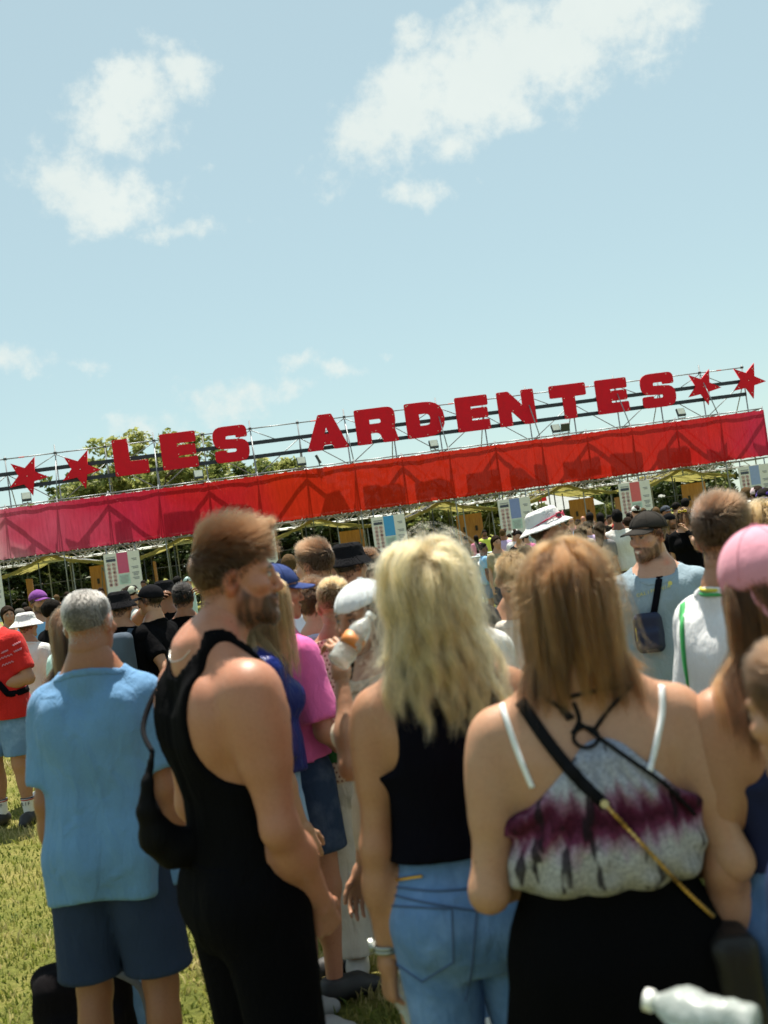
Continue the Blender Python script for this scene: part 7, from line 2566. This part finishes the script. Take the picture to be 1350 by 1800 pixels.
# ------------------------------------------------------------------ the denser crowd further back: copies of the far figures in other clothes
def restyle(key, label, px, d, face, top, bottom, haircol):
    src = PEOPLE[key]
    T = at(px[0], px[1], d)
    b = src.obj.copy()
    COL.objects.link(b)
    s_ = min(max(T.z / (src.H + .03), .86), 1.12)
    b.location = (T.x, T.y, 0)
    b.rotation_euler = (0, 0, -rad(face))
    b.scale = (s_, s_, s_)
    b['label'] = label
    for ch in src.obj.children:
        k = ch.copy()
        COL.objects.link(k)
        k.parent = b
        nm = ch.name.split('.')[0]
        mt = {'t_shirt': top, 'shorts': bottom, 'jeans': bottom, 'cap': top, 'hair': plain('hair_base_' + haircol, tuple(c * .40 for c in HAIR[haircol]), .8, 0, .35, 60.0, .8, 90, .1)}.get(nm)
        if mt is not None and k.material_slots:
            k.material_slots[0].link = 'OBJECT'
            k.material_slots[0].material = mt
        for g2 in ch.children:
            k2 = g2.copy()
            COL.objects.link(k2)
            k2.parent = k
            if nm == 'cap':
                k2.material_slots[0].link = 'OBJECT'
                k2.material_slots[0].material = top
    return b
TOPS = [('white', white_c), ('black', black_c), ('grey', grey_c), ('red', red_c), ('sky blue', sky_c), ('pale mint', mint_c), ('lilac', lilac), ('pink', pink_c), ('khaki', khaki), ('navy', navy_sh), ('rose', C('rose_cotton', (.45, .20, .25))), ('mustard', C('mustard_cotton', (.48, .30, .05)))]
HC = ['brown', 'dark', 'sand', 'black', 'chestnut']
AREAS = [('left of the raspberry board', 20, 185, 1018), ('below the raspberry board', 195, 335, 996), ('left of the tall towel man', 462, 520, 968), ('below the bright blue board', 600, 700, 950), ('left of the barriers', 705, 800, 940), ('by the violet board', 845, 930, 918), ('left of the coral board', 985, 1095, 890), ('below the coral board', 1100, 1200, 878), ('near the right edge', 1205, 1345, 852)]
BASES = ['c1', 'c5', 'c6', 'c7', 'r2', 'r5', 'r7', 'r8', 'r13', 'r14', 'r15', 'm_curl', 'r22', 'r23', 'r21']
rq = random.Random(21)
n_ = 0
for ar, x0, x1, yy in AREAS:
    m_ = 9 if x1 - x0 > 90 else 6
    order = list(range(len(TOPS)))
    rq.shuffle(order)
    for j in range(m_):
        x = x0 + (x1 - x0) * (j + .5 + rq.uniform(-.35, .35)) / m_
        d = rq.uniform(15, 34)
        hor = 952 - .1405 * (x - 675)
        y = hor + rq.uniform(.02, .26) * FPX / d
        cn, mt = TOPS[order[j]]
        key = BASES[(n_ * 7 + 3) % len(BASES)]
        hc = HC[(n_ * 3) % 5]
        restyle(key, 'far off person with %s hair and %s top, %s' % ({'sand': 'fair', 'chestnut': 'reddish'}.get(hc, hc), cn, ar), (x, y), d, rq.choice([0, 15, -20, 40, 180, 160, 200, 90]), mt, rq.choice([jean_m, jean_d, navy_sh, khaki, black_d]), hc)
        n_ += 1

# ------------------------------------------------------------------ crowd barriers and tape
bar_m = plain('barrier_steel', (.36, .42, .46), .4, .6)
def barrier(label, p0, ang, L=2.1):
    r = empty('crowd_barrier', p0, ang)
    tag(r, label, 'barrier', 'crowd barriers')
    mb = MB()
    mb.path([Vector(p) for p in smooth_path([(0, 0, .12), (0, 0, .98), (.10, 0, 1.08), (L - .10, 0, 1.08), (L, 0, .98), (L, 0, .12), ], 26)], .021, 6)
    mb.tube((0, 0, .16), (L, 0, .16), .018)
    mb.build('frame', bar_m, r, True)
    for k in range(1, 12):
        MB().tube((L * k / 12, 0, .16), (L * k / 12, 0, 1.07), .008, 5).build('bar', bar_m, r)
    MB().tube((0, 0, .60), (L, 0, .60), .012, 6).build('rail', bar_m, r)
    for x in (.2, L - .2):
        MB().tube((x, -.28, .015), (x, .28, .015), .018).tube((x, 0, .015), (x, 0, .16), .018).build('foot', bar_m, r)
    return r
def gp(x, y):
    """ground point under a photo pixel"""
    c = Vector((0, 0, CAM_H)); d = at(x, y, 1.0) - c
    return c + d * (-CAM_H / d.z)
pA = at(838, 1000, 26); pB = at(800, 985, 30)
barrier('steel crowd barrier end on in front of the pink top', (pA.x, pA.y, 0), rad(80))
barrier('steel crowd barrier left of the striped tape', (at(786, 1000, 25).x, 25.4, 0), rad(6), 1.5)
barrier('steel crowd barrier behind the striped tape', (at(842, 1000, 28).x, 28.0, 0), rad(4), 1.3)
barrier('second steel crowd barrier running back to the booths', (at(846, 1000, 23.5).x, 23.6, 0), rad(75))
def tape_mat():
    m, t = new_mat('red_white_tape')
    uv = t.n('ShaderNodeTexCoord').outputs['Object']
    sp = t.n('ShaderNodeSeparateXYZ')
    t.l(uv, sp.inputs[0])
    s_ = t.math('FRACT', t.math('MULTIPLY', t.math('ADD', sp.outputs[2], t.math('MULTIPLY', sp.outputs[0], .4)), 4.2))
    c = t.mix(t.math('GREATER_THAN', s_, .5), (.72, .72, .70), (.55, .03, .02))
    p = t.n('ShaderNodeBsdfPrincipled', i_Roughness=.5)
    t.l(c, p.inputs['Base Color'])
    return finish(m, t, p.outputs[0])
tp = empty('barrier_tape', (0, 0, 0))
tag(tp, 'red and white striped tape slanting down from the barriers', 'tape')
tm_ = tape_mat()
ta_, tb_ = at(843, 985, 23.4), at(868, 1030, 20.5)
for nm, pts in (('tape_strip', [ta_, (ta_ + tb_) / 2 + Vector((0, 0, -.04)), tb_]), ('tape_strip', [at(843, 986, 23.4), at(832, 1004, 24.2)])):
    pts = [Vector(p) for p in (smooth_path([tuple(p) for p in pts], 14) if len(pts) > 2 else pts)]
    mb = MB()
    for a, b_ in zip(pts[:-1], pts[1:]):
        w_ = Vector((.045, .0, .045))
        mb.face([a - w_, a + w_, b_ + w_, b_ - w_])
    mb.build(nm, tm_, tp)
pt = at(868, 1030, 20.5)
pg_ = MB().tube((pt.x, pt.y, 0), (pt.x, pt.y, 1.1), .018).build('tape_post', bar_m, tp)
# ------------------------------------------------------------------ white tents and red flag behind the right hand booths
tent_c = cloth('white_tent_canvas', (.48, .50, .50), trans=.2)
for i, (x, v, lb) in enumerate(((985, 15, 'white tent roof behind the booth left of the coral board'), (1190, 26, 'distant white tent roof behind the rightmost booth'))):
    u, _ = onplane(x, 900, v)
    r = empty('festival_tent', gate(u, v, 0))
    r.matrix_basis = Matrix.Translation(gate(u, v, 0)) @ GR.to_4x4()
    tag(r, lb, 'tent', 'white tents behind the booths')
    s_ = 1.9
    MB().face([(-s_, -s_, 2.1), (s_, -s_, 2.1), (0, 0, 3.7)]).face([(s_, -s_, 2.1), (s_, s_, 2.1), (0, 0, 3.7)]).face([(s_, s_, 2.1), (-s_, s_, 2.1), (0, 0, 3.7)]).face([(-s_, s_, 2.1), (-s_, -s_, 2.1), (0, 0, 3.7)]).build('roof', tent_c, r)
    for a in (-1, 1):
        for b_ in (-1, 1):
            MB().tube((a * s_, b_ * s_, 0), (a * s_, b_ * s_, 2.1), .04).build('pole', steel, r)
u, z = onplane(946, 884, 6)
fl = empty('red_flag', gate(u, 6, 0))
tag(fl, 'small red and white flag behind the booths', 'flag')
MB().tube((0, 0, 0), (0, 0, 3.2), .02).build('pole', steel_d, fl)
MB().face([(0.02, 0, 2.55), (.42, .03, 2.55), (.40, .05, 3.15), (0.02, 0, 3.15)]).build('cloth', cloth('flag_red', (.55, .03, .03), trans=.3), fl)
